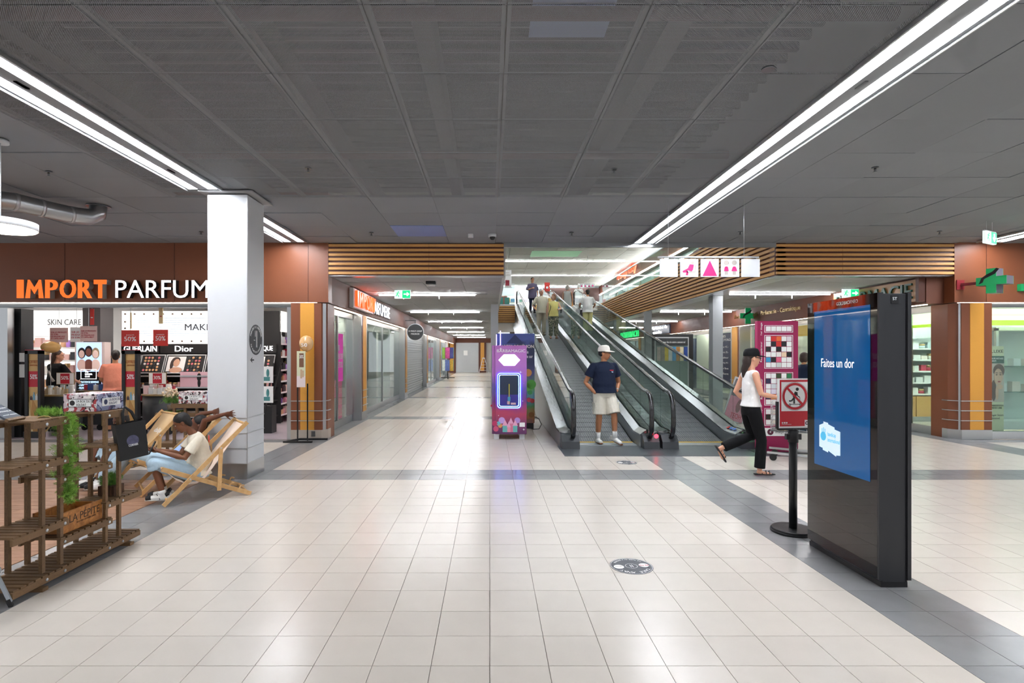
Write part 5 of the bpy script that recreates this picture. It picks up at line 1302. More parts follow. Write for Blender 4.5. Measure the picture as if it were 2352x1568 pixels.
# ------------------------------------------------------------ ceiling fittings
def sprinkler(x, y, lab):
    t = thing('sprinkler', lab, 'sprinkler', (x, y, CZ - .05)); part('rose', MB().cyl((x, y, CZ - .012), (x, y, CZ), .035, n=14), M_steel_d, t); part('head', MB().cyl((x, y, CZ - .05), (x, y, CZ - .012), .012, n=8).cyl((x, y, CZ - .055), (x, y, CZ - .05), .022, n=10), M_steel_d, t)
for k, (a, b) in enumerate(((708, 385), (1410, 387), (2010, 384), (112, 394), (853, 534), (1313, 534), (1700, 532), (2158, 531), (462, 532))):
    d = FPX * (CZ - EYE) / (VY - b); x = gx(a, d)
    sprinkler(x, min(d, 10.2), ('little sprinkler in the ceiling ' + ('above the shutter corridor entrance, middle row', 'above the walkways, middle row', 'above the pharmacy side, middle row', 'above the duct', 'close to the slatted beam and the blue panel', 'close above the walkway opening', 'close to the slats above the pictogram sign', 'close to the far exit sign', 'close to the fascia beside the white column')[k]))
sp = thing('ceiling_speaker', 'flat round speaker in the ceiling beside the long light line', 'speaker', (2.03, 4.05, CZ - .01)); part('grille', MB().cyl((2.03, 4.05, CZ - .012), (2.03, 4.05, CZ), .045, n=20), M_steel_d, sp)
for nm, a, lb in (('smoke_detector', 1081, 'white box detector on the ceiling beside the dome camera'), ('dome_camera', 1131, 'white dome camera on the ceiling above the slatted beam')):
    d = 9.6; x = gx(a, d)
    t = thing(nm, lb, nm.split('_')[1], (x, d, CZ - .08))
    if nm == 'dome_camera': part('mount', MB().cyl((x, d, CZ - .05), (x, d, CZ), .07, n=20), M_white, t); part('dome', MB().ball((x, d, CZ - .055), (.05, .05, .05)), M_black, t)
    else: part('case', MB().box(x - .045, x + .045, d - .045, d + .045, CZ - .06, CZ), M_white, t, bev=.008); part('lens', MB().box(x - .02, x + .02, d - .05, d - .045, CZ - .045, CZ - .02), M_offw, t)
t = thing('projector_camera', 'black camera under the corridor ceiling next to the exit sign', 'camera', (-1.2, 11.3, FC - .1)); part('body', MB().box(-1.3, -1.1, 11.25, 11.4, FC - .06, FC), M_black, t, bev=.01); part('dome', MB().cyl((-1.2, 11.32, FC - .10), (-1.2, 11.32, FC - .06), .085, n=20), M_offw, t)
# spiral duct and round pendant
dp_ = [(-7.2, 6.7, 3.50), (-6.5, 6.75, 3.50), (-6.12, 6.82, 3.50), (-5.95, 6.95, 3.495), (-5.82, 7.2, 3.485), (-5.66, 7.5, 3.475), (-5.55, 7.68, 3.49), (-5.5, 7.78, 3.55), (-5.5, 7.8, 3.70)]
dt = thing('air_duct', 'shiny spiral steel air duct curving into the ceiling', 'duct', (-6.3, 7.0, 3.38))
part('pipe', MB().loft(dp_, [(.11, .11)] * len(dp_), n=22), M_steel, dt)
for i in (1, 2, 3, 4, 5):
    a, b = Vector(dp_[i]), Vector(dp_[i + 1]); dd = (b - a).normalized() * .02; part('seam_ring', MB().cyl(a - dd, a + dd, .114, n=22), M_alu, dt)
part('ceiling_flange', MB().cyl((-5.5, 7.8, CZ - .012), (-5.5, 7.8, CZ - .001), .15, n=24), M_steel_d, dt)
pd = thing('pendant_lamp', 'round white disc pendant lamp at the edge of the picture', 'lamp', (-4.77, 5.4, 2.8))
part('rose', MB().cyl((-4.77, 5.4, CZ - .03), (-4.77, 5.4, CZ), .075, n=20), M_white, pd); part('stem', MB().cyl((-4.77, 5.4, 2.88), (-4.77, 5.4, CZ), .012, n=8), M_white, pd)
part('disc', MB().cyl((-4.77, 5.4, 2.81), (-4.77, 5.4, 2.88), .30, n=48), M_white, pd); part('diffuser', MB().cyl((-4.77, 5.4, 2.802), (-4.77, 5.4, 2.81), .285, n=48), mat('pendant_light', '#ffffff', .5, emit=7, ecol='#fff0dc'), pd)

# ------------------------------------------------------------ column sticker, floor stickers
cs_ = thing('wall_sticker', 'round dark restaurant sticker on the side of the white column', 'sticker', (-3.08, 7.33, 1.58))
part('disc', MB().disc((-3.09, 7.33, 1.78), .2, (1, 0, 0), 40, .003), M_char, cs_)
part('fork_mark', MB().box(-3.087, -3.085, 7.36, 7.368, 1.68, 1.9).box(-3.087, -3.085, 7.33, 7.338, 1.68, 1.9).box(-3.087, -3.085, 7.3, 7.308, 1.82, 1.9).box(-3.087, -3.085, 7.26, 7.3, 1.77, 1.778), M_whp, cs_)
def arc_text(txt, cx, cz, r, a0, a1, size, make):
    mb = MB(); n = len(txt)
    for i, ch in enumerate(txt):
        if ch == ' ': continue
        a = R(a0 + (a1 - a0) * (i + .5) / n); g = text_mb(ch, size, .001, 'CENTER')
        rot = a - math.pi / 2 if a1 < a0 else a + math.pi / 2
        Mt = Matrix.Translation((cx + r * math.cos(a), 0, cz + r * math.sin(a))) @ Matrix.Rotation(-rot, 4, 'Y')
        mb.join(g, Mt)
    return mb
part('rim_lettering', place(arc_text('PRENDRE A L EMPORTER', 0, 0, .155, 165, 15, .045, None), (-3.0865, 7.33, 1.78), '+x'), M_whp, cs_)
part('rim_lettering', place(arc_text('SUR PLACE OU A EMPORTER', 0, 0, .175, 200, 340, .035, None), (-3.0865, 7.33, 1.78), '+x'), M_whp, cs_)
part('arrow_mark', MB().poly([(-3.087, 7.15, 1.515), (-3.087, 7.22, 1.555), (-3.087, 7.21, 1.525), (-3.087, 7.27, 1.525), (-3.087, 7.27, 1.505), (-3.087, 7.21, 1.505), (-3.087, 7.22, 1.475)]), M_char, cs_)
def floor_sticker(label, x, y, r, rot):
    t = thing('floor_sticker', label, 'sticker', (x, y, 0), rz=R(rot), local=True)
    def flat(mb, z): return mb.xf(Matrix.Translation((0, 0, z)) @ Matrix.Rotation(R(-90), 4, 'X'))
    part('disc', MB().cyl((0, 0, 0), (0, 0, .0015), r, n=48, smooth=False), mat('sticker_slate', '#4a4d54', .5), t)
    part('rim', flat(ring(0, 0, r * .95, r * .97, 0), .002), M_whp, t)
    part('title_lettering', flat(arc_text('TAKE AWAY', 0, 0, r * .70, 150, 30, r * .26, None), .002), M_whp, t)
    part('foot_lettering', flat(arc_text('SUR PLACE OU A EMPORTER', 0, 0, r * .86, 215, 325, r * .13, None), .002), M_whp, t)
    part('emblem', flat(ring(0, 0, r * .27, r * .29, 0, 30).box(-.01, -.005, -.001, 0, -.02, .025).box(.005, .01, -.001, 0, -.02, .025), .002), M_whp, t)
    for s in (-1, 1): part('brand_oval', MB().cyl((s * r * .62, r * .02 * s, .0016), (s * r * .62, r * .02 * s, .0022), r * .24, n=24, smooth=False), M_whp, t)
    part('brand_lettering', flat(text_mb('BZ TO', r * .16, .001).xf(Matrix.Translation((-r * .62, 0, -r * .05))), .0026), M_red, t)
    part('brand_lettering', flat(text_mb('pep mint', r * .10, .001).xf(Matrix.Translation((r * .62, 0, -r * .03))), .0026), M_pgr, t)
floor_sticker('round grey take away sticker on the beige tiles in front', 1.06, 4.155, .158, 187)
floor_sticker('round grey take away sticker just before the walkway landing plate', 2.01, 8.16, .15, 184)

# ------------------------------------------------------------ stands along the fronts
sd = thing('poster_stand', 'slim black poster stand with a 30 percent card before the striped pillar', 'sign stand', (-3.55, 10.05, 0))
yb = 10.0
part('legs', MB().box(-3.475, -3.455, yb, yb + .02, .02, 1.02).box(-3.33, -3.31, yb + .1, yb + .12, .02, 1.06), M_black, sd)
part('foot', MB().box(-3.72, -3.2, yb - .02, yb + .02, 0, .03).box(-3.55, -3.02, yb + .32, yb + .36, 0, .03).bar((-3.71, yb, .015), (-3.54, yb + .34, .015), .04, .03), M_black, sd)
cd = part('card', MB().box(-3.475, -3.32, yb - .006, yb, 1.0, 1.65), mat('pale_green_card', '#d6d8b8', .5), sd)
part('card_field', MB().box(-3.43, -3.35, yb - .009, yb - .006, 1.36, 1.61), mat('card_brown', '#7a5540', .5), cd)
part('lettering', place(fit_text('30%', .07, .06, .001, .01), (-3.425, yb - .011, 1.52)), M_whp, cd)
part('card_photo', MB().box(-3.475, -3.32, yb - .009, yb - .006, 1.0, 1.2), mat('card_rose', '#e8d8d8', .5), cd)
part('printed_bottle', MB().box(-3.41, -3.38, yb - .011, yb - .006, 1.16, 1.32).box(-3.375, -3.35, yb - .011, yb - .006, 1.18, 1.3), mat('card_tan', '#c8a888', .5), cd)
b1 = thing('balloon', 'golden round balloon with 50 printed before the striped pillar', 'balloon', (-3.34, 10.1, 1.65))
part('envelope', MB().ball((-3.345, 10.12, 1.79), (.125, .125, .145), nu=28, nv=18), mat('balloon_gold', '#e0b47c', .25, coat=.3), b1); part('knot', MB().cyl((-3.345, 10.12, 1.62), (-3.345, 10.12, 1.65), .02, .006, n=10), mat('balloon_gold', '#e0b47c', .25), b1)
part('printed_number', place(fit_text('50', .11, .06, .002), (-3.395, 9.985, 1.73)), M_whp, b1)
b2 = thing('balloon', 'golden balloon floating above the woman in black inside the shop', 'balloon', (-8.5, 10.9, 1.6))
part('envelope', MB().ball((-8.66, 10.95, 1.735), (.18, .13, .115), nu=28, nv=18), mat('balloon_gold2', '#e8b870', .25, coat=.3), b2); part('ribbon', MB().cyl((-8.66, 10.95, 0.0), (-8.66, 10.95, 1.63), .003, n=5), M_whp, b2)
ms = thing('projecting_sign', 'round black print shop sign hanging out over the corridor', 'sign', (-2.68, 20.0, 2.1))
part('disc', MB().disc((-2.68, 20.02, 2.40), .29, (0, -1, 0), 44, .05), M_char, ms); part('rim', ring(-2.68, 2.40, .285, .31, 19.96).join(ring(-2.68, 2.4, .285, .31, 20.03)), M_alu, ms)
part('lettering', place(fit_text('M PRINT-SHOP', .48, .055, .002, .01), (-2.92, 19.965, 2.41)), M_whp, ms); part('lettering', place(fit_text('MIGROS', .3, .055, .002, .01), (-2.83, 19.965, 2.31)), M_whp, ms)
part('bracket', MB().cyl((-2.68, 20, 2.68), (-2.68, 20, 2.82), .01, n=6).bar((-3.06, 20, 2.82), (-2.66, 20, 2.82), .02, .02), M_black, ms)
# scarf rack, easel
sr = thing('scarf_rack', 'revolving rack of colourful scarves in front of the far print shop window', 'rack', (-2.75, 36.4, 0))
part('pole', MB().cyl((-2.75, 36.4, 0), (-2.75, 36.4, 2.1), .03, n=8), M_black, sr); part('foot', MB().bar((-3.2, 36.4, .1), (-2.3, 36.4, .1), .05, .05).bar((-2.75, 36.0, .1), (-2.75, 36.8, .1), .05, .05), M_black, sr)
for lv, z0 in enumerate((.55, 1.35)):
    for k, c in enumerate((('#5ab0b0', '#e8e0d0', '#d83a5a', '#3a6ab0', '#c85a4a', '#f0f0ea', '#7a8ad0', '#d8b04a') if lv == 0 else ('#6ac0c0', '#d8d8d0', '#e84a8a', '#c8302a', '#e8e8e8', '#8ab04a', '#d85a9a', '#4a4a8a'))):
        a = R(45 * k); part('scarf', MB().box(-.14, .14, -.012, .012, z0, z0 + .72).xf(Matrix.Translation((-2.75 + .36 * math.cos(a), 36.4 + .36 * math.sin(a), 0)) @ Matrix.Rotation(a + math.pi / 2, 4, 'Z')), mat('scarf' + c, c, .8, noise=.5, nscale=9), sr)
er = thing('folding_ladder', 'white A shaped ladder standing at the far end of the shutter corridor', 'ladder', (-.52, 49.0, 0))
part('side_rail', MB().bar((-.95, 49, 0), (-.62, 49, 1.3), .07, .05).bar((-.10, 49, 0), (-.46, 49, 1.3), .07, .05), M_white, er); part('cap', MB().box(-.66, -.42, 48.95, 49.05, 1.26, 1.34), M_white, er)
for k in range(4): part('rung', MB().box(-.95 + .33 * (k + .6) / 4.5 * 1.2, -.10 - .36 * (k + .6) / 4.5 * 1.2, 48.98, 49.02, .2 + .25 * k, .23 + .25 * k), M_white, er)
# advert case and A-board in the gallery
ac = thing('advert_case', 'large dark advert case with a row of posters in the gallery', 'notice board', (6.3, 19.2, 0))
part('frame', MB().box(5.62, 7.02, 19.15, 19.4, 0, 2.3), M_blk, ac, bev=.01); part('inner_frame', MB().box(5.68, 6.86, 19.135, 19.15, .12, 2.2), M_alu, ac); part('glazing', MB().box(5.72, 6.82, 19.12, 19.135, .16, 2.16), mat('case_green', '#7a908a', .25), ac)
part('heading_field', MB().box(5.72, 6.82, 19.105, 19.12, 1.9, 2.16), M_char, ac); part('heading', place(fit_text('Bienvenue dans le centre commercial', .9, .07, .002), (5.82, 19.10, 1.99)), M_whp, ac)
for k, c in enumerate(('#b8a8a0', '#8a8078', '#e0c020', '#d8dce0', '#4a9ad0', '#c08a4a', '#e8d8b8', '#2a4a9a')): part('poster', MB().box(5.76 + k * .132, 5.88 + k * .132, 19.105, 19.12, 1.38, 1.86), mat('poster' + c, c, .5, noise=.35, nscale=9), ac)
ab = thing('a_board', 'leaning pink advertising board at the edge of the moving walkways', 'sign', (5.62, 12.9, 0))
Ma = Matrix.Translation((5.62, 12.9, 0)) @ Matrix.Rotation(R(18), 4, 'Y')
part('frame', MB().box(-.25, .25, 0, .03, .02, 1.06).xf(Ma), M_alu, ab); pnl = part('poster', MB().box(-.22, .22, -.006, 0, .06, 1.02).xf(Ma), mat('aboard_grey', '#6d6a70', .5), ab)
part('pink_field', MB().box(-.22, .22, -.01, -.006, .06, .62).xf(Ma), mat('aboard_pink', '#d88aa0', .5), pnl); part('lettering', fit_text('TEOH', .26, .12, .002, .02).xf(Ma @ Matrix.Translation((-.1, -.012, .12))), mat('notice_red', '#c4202e', .45), pnl)
part('printed_figure', MB().ball((.03, -.012, .42), (.06, .004, .16)).xf(Ma), mat('print_brown', '#8a5a5a', .5), pnl); part('rear_leg', MB().bar((5.70, 13.3, 0), (5.93, 12.95, 1.0), .03, .03), M_alu, ab)
# signs around the top landing
bn = thing('hanging_banner', 'tall white hanging banner with red print above the landing edge', 'banner', (.60, 20.5, 4.1))
part('cloth', MB().box(.55, .80, 20.5, 20.51, 4.06, 4.72), M_whp, bn); part('printed_bag', MB().box(.58, .72, 20.49, 20.5, 4.14, 4.34), mat('print_wine', '#9a2a3a', .5), bn); part('lettering', place(fit_text('carte\ncadeau', .17, .12, .002), (.59, 20.49, 4.52)), M_pgr, bn); part('cord', MB().box(.67, .68, 20.5, 20.506, 4.72, UC), M_alu, bn)
rs = thing('red_sign', 'small red sign card between the two walkways at the top', 'sign', (2.87, 27.6, 4.1)); part('post', MB().box(2.86, 2.88, 27.6, 27.62, 4.0, 4.75), M_steel_d, rs); part('card', MB().box(2.72, 2.98, 27.58, 27.6, 4.74, 5.18), mat('red_card', '#d8352c', .5), rs); part('printed_spot', MB().ball((2.85, 27.575, 4.93), (.06, .004, .06)), M_whp, rs)
gf = thing('gift_box', 'large teal gift box with a red ribbon behind the landing glass', 'gift box', (.62, 26.2, 3.85)); part('box', MB().box(.42, .92, 26.1, 26.5, 3.85, 4.28), mat('gift_teal', '#4ab0a8', .5), gf); part('ribbon', MB().box(.62, .70, 26.09, 26.51, 3.85, 4.29), mat('gift_ribbon', '#d88a80', .5), gf); part('bow', MB().ball((.60, 26.3, 4.34), (.1, .05, .05)).ball((.74, 26.3, 4.34), (.1, .05, .05)), mat('gift_ribbon', '#d88a80', .5), gf)
# ------------------------------------------------------------ slatted plant stand
M_stand = wood('dark_pine', '#8a6a47', '#57402a', (3, 22, 22), .6, .12)
M_bolt = mat('bolt_zinc', '#c8ccd0', .3, .9)
ps_ = thing('plant_stand', 'dark slatted wooden plant stand with many small decks in the corner', 'plant stand', (-3.16, 4.15, 0))
XF, XB = -3.03, -3.285
slat_m = MB().box(-.5, .5, -.5, .5, -.5, .5).mesh('slat'); slat_m.materials.append(M_stand)
def stand_deck(y0, y1, z, over=.02):
    inst('side_rail', slat_m, (XF + .012, (y0 + y1) / 2, z - .03), ps_, scale=(.018, y1 - y0, .042))
    inst('side_rail', slat_m, (XB - .012, (y0 + y1) / 2, z - .03), ps_, scale=(.018, y1 - y0, .042))
    n = max(3, round((y1 - y0) / .058)); p = (y1 - y0) / n
    for k in range(n):
        inst('slat', slat_m, ((XF + XB) / 2, y0 + p * (k + .5), z - .004), ps_, scale=(XF - XB + .035, p * .72, .014))
for a in ((3.50, 4.78, .085), (3.50, 3.97, .42), (3.50, 3.97, .86), (3.66, 3.98, 1.14), (3.89, 4.43, .29), (3.89, 4.43, .73), (4.35, 4.80, .42), (4.35, 4.80, .86), (4.34, 4.62, 1.13)): stand_deck(*a)
for y in (3.77, 3.93, 4.39, 4.55):
    for x in (XF - .012, XB + .012): inst('post', slat_m, (x, y, .61), ps_, scale=(.025, .028, 1.02))
for y in (3.72, 4.62): inst('foot', slat_m, ((XF + XB) / 2, y, .0125), ps_, scale=(.36, .05, .025))
for x in (XF - .01, XB + .01):
    inst('foot_rail', slat_m, (x, 4.14, .04), ps_, scale=(.02, 1.26, .035))
bolt = MB().ball((0, 0, 0), (.006, .011, .011), nu=10, nv=6).mesh('bolt'); bolt.materials.append(M_bolt)
for y, zs in ((3.77, (.055, .39, .83, 1.11)), (3.93, (.055, .39, .83, 1.11, .26, .70)), (4.39, (.055, .26, .70, .39, .83, 1.10)), (4.55, (.055, .39, .83, 1.10))):
    for z in zs: inst('bolt', bolt, (XF + .024, y, z), ps_)
# camouflage gift box
def camo(name, cols, base):
    m = bpy.data.materials.new(name); m.use_nodes = True; nt = m.node_tree; b = nt.nodes['Principled BSDF']; b.inputs['Roughness'].default_value = .6
    tc = nt.nodes.new('ShaderNodeTexCoord'); last = None
    for i, (c, sc, th) in enumerate(cols):
        mp = nt.nodes.new('ShaderNodeMapping'); mp.inputs['Location'].default_value = (3.1 * i, 7.7 * i, 1.3 * i); nt.links.new(tc.outputs['Object'], mp.inputs[0])
        n = nt.nodes.new('ShaderNodeTexNoise'); n.inputs['Scale'].default_value = sc; n.inputs['Detail'].default_value = 1.5; nt.links.new(mp.outputs[0], n.inputs['Vector'])
        g = nt.nodes.new('ShaderNodeMath'); g.operation = 'GREATER_THAN'; g.inputs[1].default_value = th; nt.links.new(n.outputs['Fac'], g.inputs[0])
        mx = nt.nodes.new('ShaderNodeMix'); mx.data_type = 'RGBA'; mx.inputs[7].default_value = lin(c)
        if last: nt.links.new(last, mx.inputs[6])
        else: mx.inputs[6].default_value = lin(base)
        nt.links.new(g.outputs[0], mx.inputs[0]); last = mx.outputs[2]
    nt.links.new(last, b.inputs['Base Color']); MATS[name] = m; return m
M_camo = camo('camo_red', [('#c8b8bc', 22, .5), ('#3a2c2c', 26, .58), ('#a83a40', 24, .6)], '#e8e2e0')
M_camb = camo('camo_blue', [('#8a92b4', 22, .48), ('#3a4264', 26, .57), ('#7a5a80', 24, .62)], '#c8cce0')
def camo_box(label, x0, x1, y0, y1, z, h, side=True):
    t = thing('gift_carton', label, 'box', ((x0 + x1) / 2, (y0 + y1) / 2, z))
    part('carton', MB().box(x0, x1, y0, y1, z, z + h), M_camo, t, bev=.003)
    part('side_print', MB().box(x1, x1 + .0015, y0 + .004, y1 - .004, z + .002, z + h - .002), M_camb, t)
    w_ = x1 - x0
    def plate(mb_face, frame, lt, ml):
        pass
    a, b, c, d = x0 + w_ * .16, x1 - w_ * .14, z + h * .26, z + h * .72
    lp = part('name_plate', MB().box(a, b, y0 - .0022, y0, c, d), M_whp, t)
    dk_ = mat('stencil_black', '#2c2a2a', .6); db = mat('stencil_navy', '#3a4468', .6)
    part('plate_border', MB().box(a, b, y0 - .003, y0 - .0022, c, c + .004).box(a, b, y0 - .003, y0 - .0022, d - .004, d).box(a, a + .003, y0 - .003, y0 - .0022, c, d).box(b - .003, b, y0 - .003, y0 - .0022, c, d), dk_, lp)
    part('emblem', ring(a + w_ * .12, (c + d) / 2, .0001, h * .15, y0 - .003, 20), dk_, lp)
    part('lettering', place(fit_text('LA BOX DU\nSOLDAT', w_ * .42, h * .34, .0008, .012), (a + w_ * .24, y0 - .003, c + h * .06)), dk_, lp)
    if side:
        L = y1 - y0; a, b = y0 + L * .2, y1 - L * .14
        lp2 = part('name_plate', MB().box(x1, x1 + .003, a, b, c, d), M_whp, t)
        part('emblem', ring(a + L * .12, (c + d) / 2, .0001, h * .15, 0, 20).xf(Matrix(((0, -1, 0, x1 + .004), (1, 0, 0, 0), (0, 0, 1, 0), (0, 0, 0, 1)))), db, lp2)
        part('lettering', place(fit_text('LA BOX DU\nSOLDAT', L * .42, h * .34, .0008, .012), (x1 + .004, a + L * .24, c + h * .06), '+x'), db, lp2)
camo_box('camouflage printed carton on top of the dark slatted stand', -3.35, -3.092, 4.36, 4.685, 1.135, .138)
# crate
M_crate = wood('crate_pine', '#c4843e', '#8a5222', (2, 9, 9), .55, .08)
cr = thing('wooden_crate', 'open wooden crate with burnt lettering on the slatted stand', 'crate', (-3.16, 4.16, .295))
part('front_board', MB().box(-3.066, -3.052, 3.97, 4.37, .297, .447), M_crate, cr); part('rear_board', MB().box(-3.27, -3.256, 3.97, 4.37, .297, .447), M_crate, cr)
part('end_board', MB().box(-3.256, -3.066, 3.97, 3.984, .297, .43), M_crate, cr); part('end_board', MB().box(-3.256, -3.066, 4.356, 4.37, .297, .43), M_crate, cr); part('bottom_board', MB().box(-3.256, -3.066, 3.984, 4.356, .297, .307), M_crate, cr)
part('grip_hole', MB().box(-3.2, -3.12, 3.968, 3.97, .37, .395), M_black, cr)
M_burn = mat('burnt_letter', '#3a2413', .7)
part('burnt_lettering', place(fit_text('LA PÉPITE', .31, .07, .0008, .006), (-3.0512, 4.03, .36), '+x'), M_burn, cr)
part('burnt_small_print', place(fit_text('DE LA FORET DU GRAND GENEVE', .2, .012, .0008), (-3.0512, 4.10, .34), '+x'), M_burn, cr)
# chalk board
cb_ = thing('chalkboard', 'slanted slate board with chalk handwriting on the slatted stand', 'chalkboard', (-3.2, 3.62, 1.14))
Mc = Matrix.Translation((-3.13, 3.80, 1.152)) @ Matrix.Rotation(R(-90 + 38), 4, 'Z') @ Matrix.Rotation(R(0), 4, 'X')
Mb = Matrix.Translation((-3.16, 3.68, 1.155)) @ Matrix.Rotation(R(12), 4, 'Z') @ Matrix.Rotation(R(33), 4, 'Y')
part('slate', MB().box(-.30, 0, -.085, .085, 0, .012).xf(Mb), mat('slate', '#49505a', .7), cb_)
part('wood_edge', MB().box(0, .022, -.09, .09, -.004, .016).box(-.325, -.30, -.09, .09, -.004, .016).xf(Mb), M_stand, cb_)
part('prop_leg', MB().bar(Mb @ Vector((-.2, 0, 0)), Vector((-3.36, 3.78, 1.146)), .03, .012), M_stand, cb_)
ck = MB()
for r in range(7):
    rr = random.Random(r); L = rr.uniform(.10, .15)
    g = fit_text(rr.choice(['prenez place et', 'savourez nos', 'douceurs bio', 'le coin detente', 'merci de ranger', 'a bientot', 'bonne pause']), L, .016, .0006)
    ck.join(g, Mb @ Matrix.Translation((-.27 + r * .038, .075, .0135)) @ Matrix.Rotation(R(-90), 4, 'Z') @ Matrix.Rotation(R(-90), 4, 'X'))
part('chalk_writing', ck, M_whp, cb_)
# trailing fern
fr_ = random.Random(5)
fn = thing('trailing_fern', 'bright green trailing asparagus fern hanging down the stand', 'plant', (-3.06, 3.99, .55))
M_fern = mat('fern_green', '#8cb848', .6, noise=.25, nscale=20); M_fern2 = mat('fern_dark', '#6a9a34', .6)
fo = MB()
def frond(p, dirv, L, n=9):
    d = Vector(dirv).normalized(); sd = d.orthogonal().normalized(); sd.rotate(Matrix.Rotation(fr_.uniform(0, 6.28), 3, d))
    for k in range(n):
        b = Vector(p) + d * (L * k / n); w_ = .035 * (1 - k / n * .6)
        for s in (-1, 1):
            fo.cur = fr_.choice((0, 0, 1)); tip = b + sd * s * w_ + d * .02 + Vector((0, 0, fr_.uniform(-.012, .012)))
            fo.add([b + Vector((0, 0, .0016)), b - Vector((0, 0, .0016)), tip], [(0, 1, 2)], False)
            fo.add([b + sd * .0016, b + d * .004, tip + Vector((0, 0, .006))], [(0, 1, 2)], False)
for k in range(330):
    t = fr_.random() ** .8; zc = 1.155 - .62 * t; w_ = .055 * (1 - .35 * t)
    c = Vector((-3.035 + fr_.gauss(0, w_ * .45), 4.0 + fr_.gauss(0, w_ * .6) - .02 * t, zc))
    frond(c, (fr_.uniform(-1, 1), fr_.uniform(-1, 1), fr_.uniform(-.7, .45)), fr_.uniform(.03, .06), 7)
for k in range(30): frond((-3.12 + fr_.gauss(0, .03), 3.93 + fr_.gauss(0, .03), 1.155), (fr_.uniform(-1, 1), fr_.uniform(-1, 1), 1.2), .05)
part('foliage', fo, [M_fern, M_fern2], fn)
part('stem', MB().loft([(-3.12, 3.94, 1.15), (-3.04, 4.0, 1.14), (-3.03, 4.0, .9), (-3.04, 4.0, .6)], [(.004, .004)] * 4, n=6), M_fern2, fn)
rp_ = solo('rope_loop', MB().loft([(-3.1 + .05 * math.cos(a), 3.86 + .02 * math.sin(2 * a), 1.10 + .055 * math.sin(a)) for a in [k * 6.283 / 16 for k in range(17)]], [(.005, .005)] * 17, n=6), mat('rope', '#b0945e', .8), 'small loop of rope hanging below the top deck of the stand', 'rope')
wb_ = thing('wind_chime', 'rope with three little wooden bells hanging on the slatted stand', 'wind chime', (-3.30, 3.56, .45))
part('rope', MB().loft([(-3.2, 3.5, .84), (-3.2, 3.5, .45)], [(.007, .007)] * 2, n=6), mat('rope', '#b0945e', .8), wb_)
for k, z in enumerate((.60, .53, .45)): part('bell', MB().cyl((-3.2 + .02 * (-1) ** k, 3.49, z), (-3.2 + .01 * (-1) ** k, 3.49, z + .045), .028, .014, n=12), mat('bell_wood', '#8a4a26', .5), wb_)
# log pot plant
lp = thing('potted_plant', 'little green plant in a bark pot low on the slatted stand', 'plant', (-3.16, 4.62, .43))
part('bark_pot', MB().box(-3.22, -3.09, 4.56, 4.69, .422, .50), wood('bark', '#5a3a22', '#33200f', (20, 20, 3), .8), lp)
fo = MB()
for k in range(90): frond((-3.15 + fr_.gauss(0, .035), 4.62 + fr_.gauss(0, .035), .5 + abs(fr_.gauss(0, .035))), (fr_.uniform(-1, 1), fr_.uniform(-1, 1), fr_.uniform(.1, 1)), .05)
part('foliage', fo, [mat('shoot_green', '#5c8a3a', .6), M_fern2], lp)
# tote bag
bg = thing('tote_bag', 'black paper carrier bag with round print hanging on the stand', 'bag', (-3.03, 4.62, .72))
Mg = Matrix.Translation((-2.955, 4.60, .73)) @ Matrix.Rotation(R(52), 4, 'Z') @ Matrix.Rotation(R(-7), 4, 'Y')
M_bag = mat('bag_black', '#0e0e10', .55)
part('bag_body', MB().loft([(.0, 0, 0), (.0, 0, .29)], [(.11, .04), (.115, .055)], side=(1, 0, 0), n=4, smooth=False).xf(Mg @ Matrix.Rotation(0, 4, 'Z')), M_bag, bg) if False else None
bb_ = MB().add([(-.105, -.035, 0), (.105, -.035, 0), (.105, .035, 0), (-.105, .035, 0), (-.11, -.045, .30), (.11, -.045, .30), (.11, .045, .30), (-.11, .045, .30)], [(0, 3, 2, 1), (0, 1, 5, 4), (1, 2, 6, 5), (2, 3, 7, 6), (3, 0, 4, 7)], False)
part('bag_body', bb_.xf(Mg), M_bag, bg)
part('handle', MB().loft([(-.05, -.04, .29), (-.035, -.01, .38), (-.01, 0, .43), (.03, -.01, .38), (.05, -.04, .29)], [(.012, .003)] * 5, n=6).xf(Mg), M_bag, bg)
part('round_print', ring(0.0, .15, .0001, .045, -.0445, 28).xf(Mg), mat('bag_print', '#4a4a66', .5, noise=.6, nscale=40), bg)
part('print_lettering', fit_text('CORNER', .07, .018, .0005, .008).xf(Mg @ Matrix.Translation((-.035, -.046, .105))), M_whp, bg)
# metal easel leg at the picture edge
ez = thing('metal_easel', 'grey metal easel leg at the very edge of the picture', 'easel', (-3.05, 3.45, 0))
part('upper_tube', MB().bar((-3.2, 3.36, .62), (-3.065, 3.45, .235), .036, .03), mat('easel_grey', '#aab2ba', .4, .4), ez); part('lower_tube', MB().bar((-3.085, 3.44, .28), (-3.01, 3.485, .03), .024, .02), mat('easel_grey', '#aab2ba', .4, .4), ez); part('foot_cap', MB().bar((-3.02, 3.478, .05), (-3.005, 3.488, 0.0), .028, .024), M_black, ez)
part('collar', MB().bar((-3.082, 3.438, .29), (-3.06, 3.452, .225), .045, .038), mat('easel_grey', '#aab2ba', .4, .4), ez)

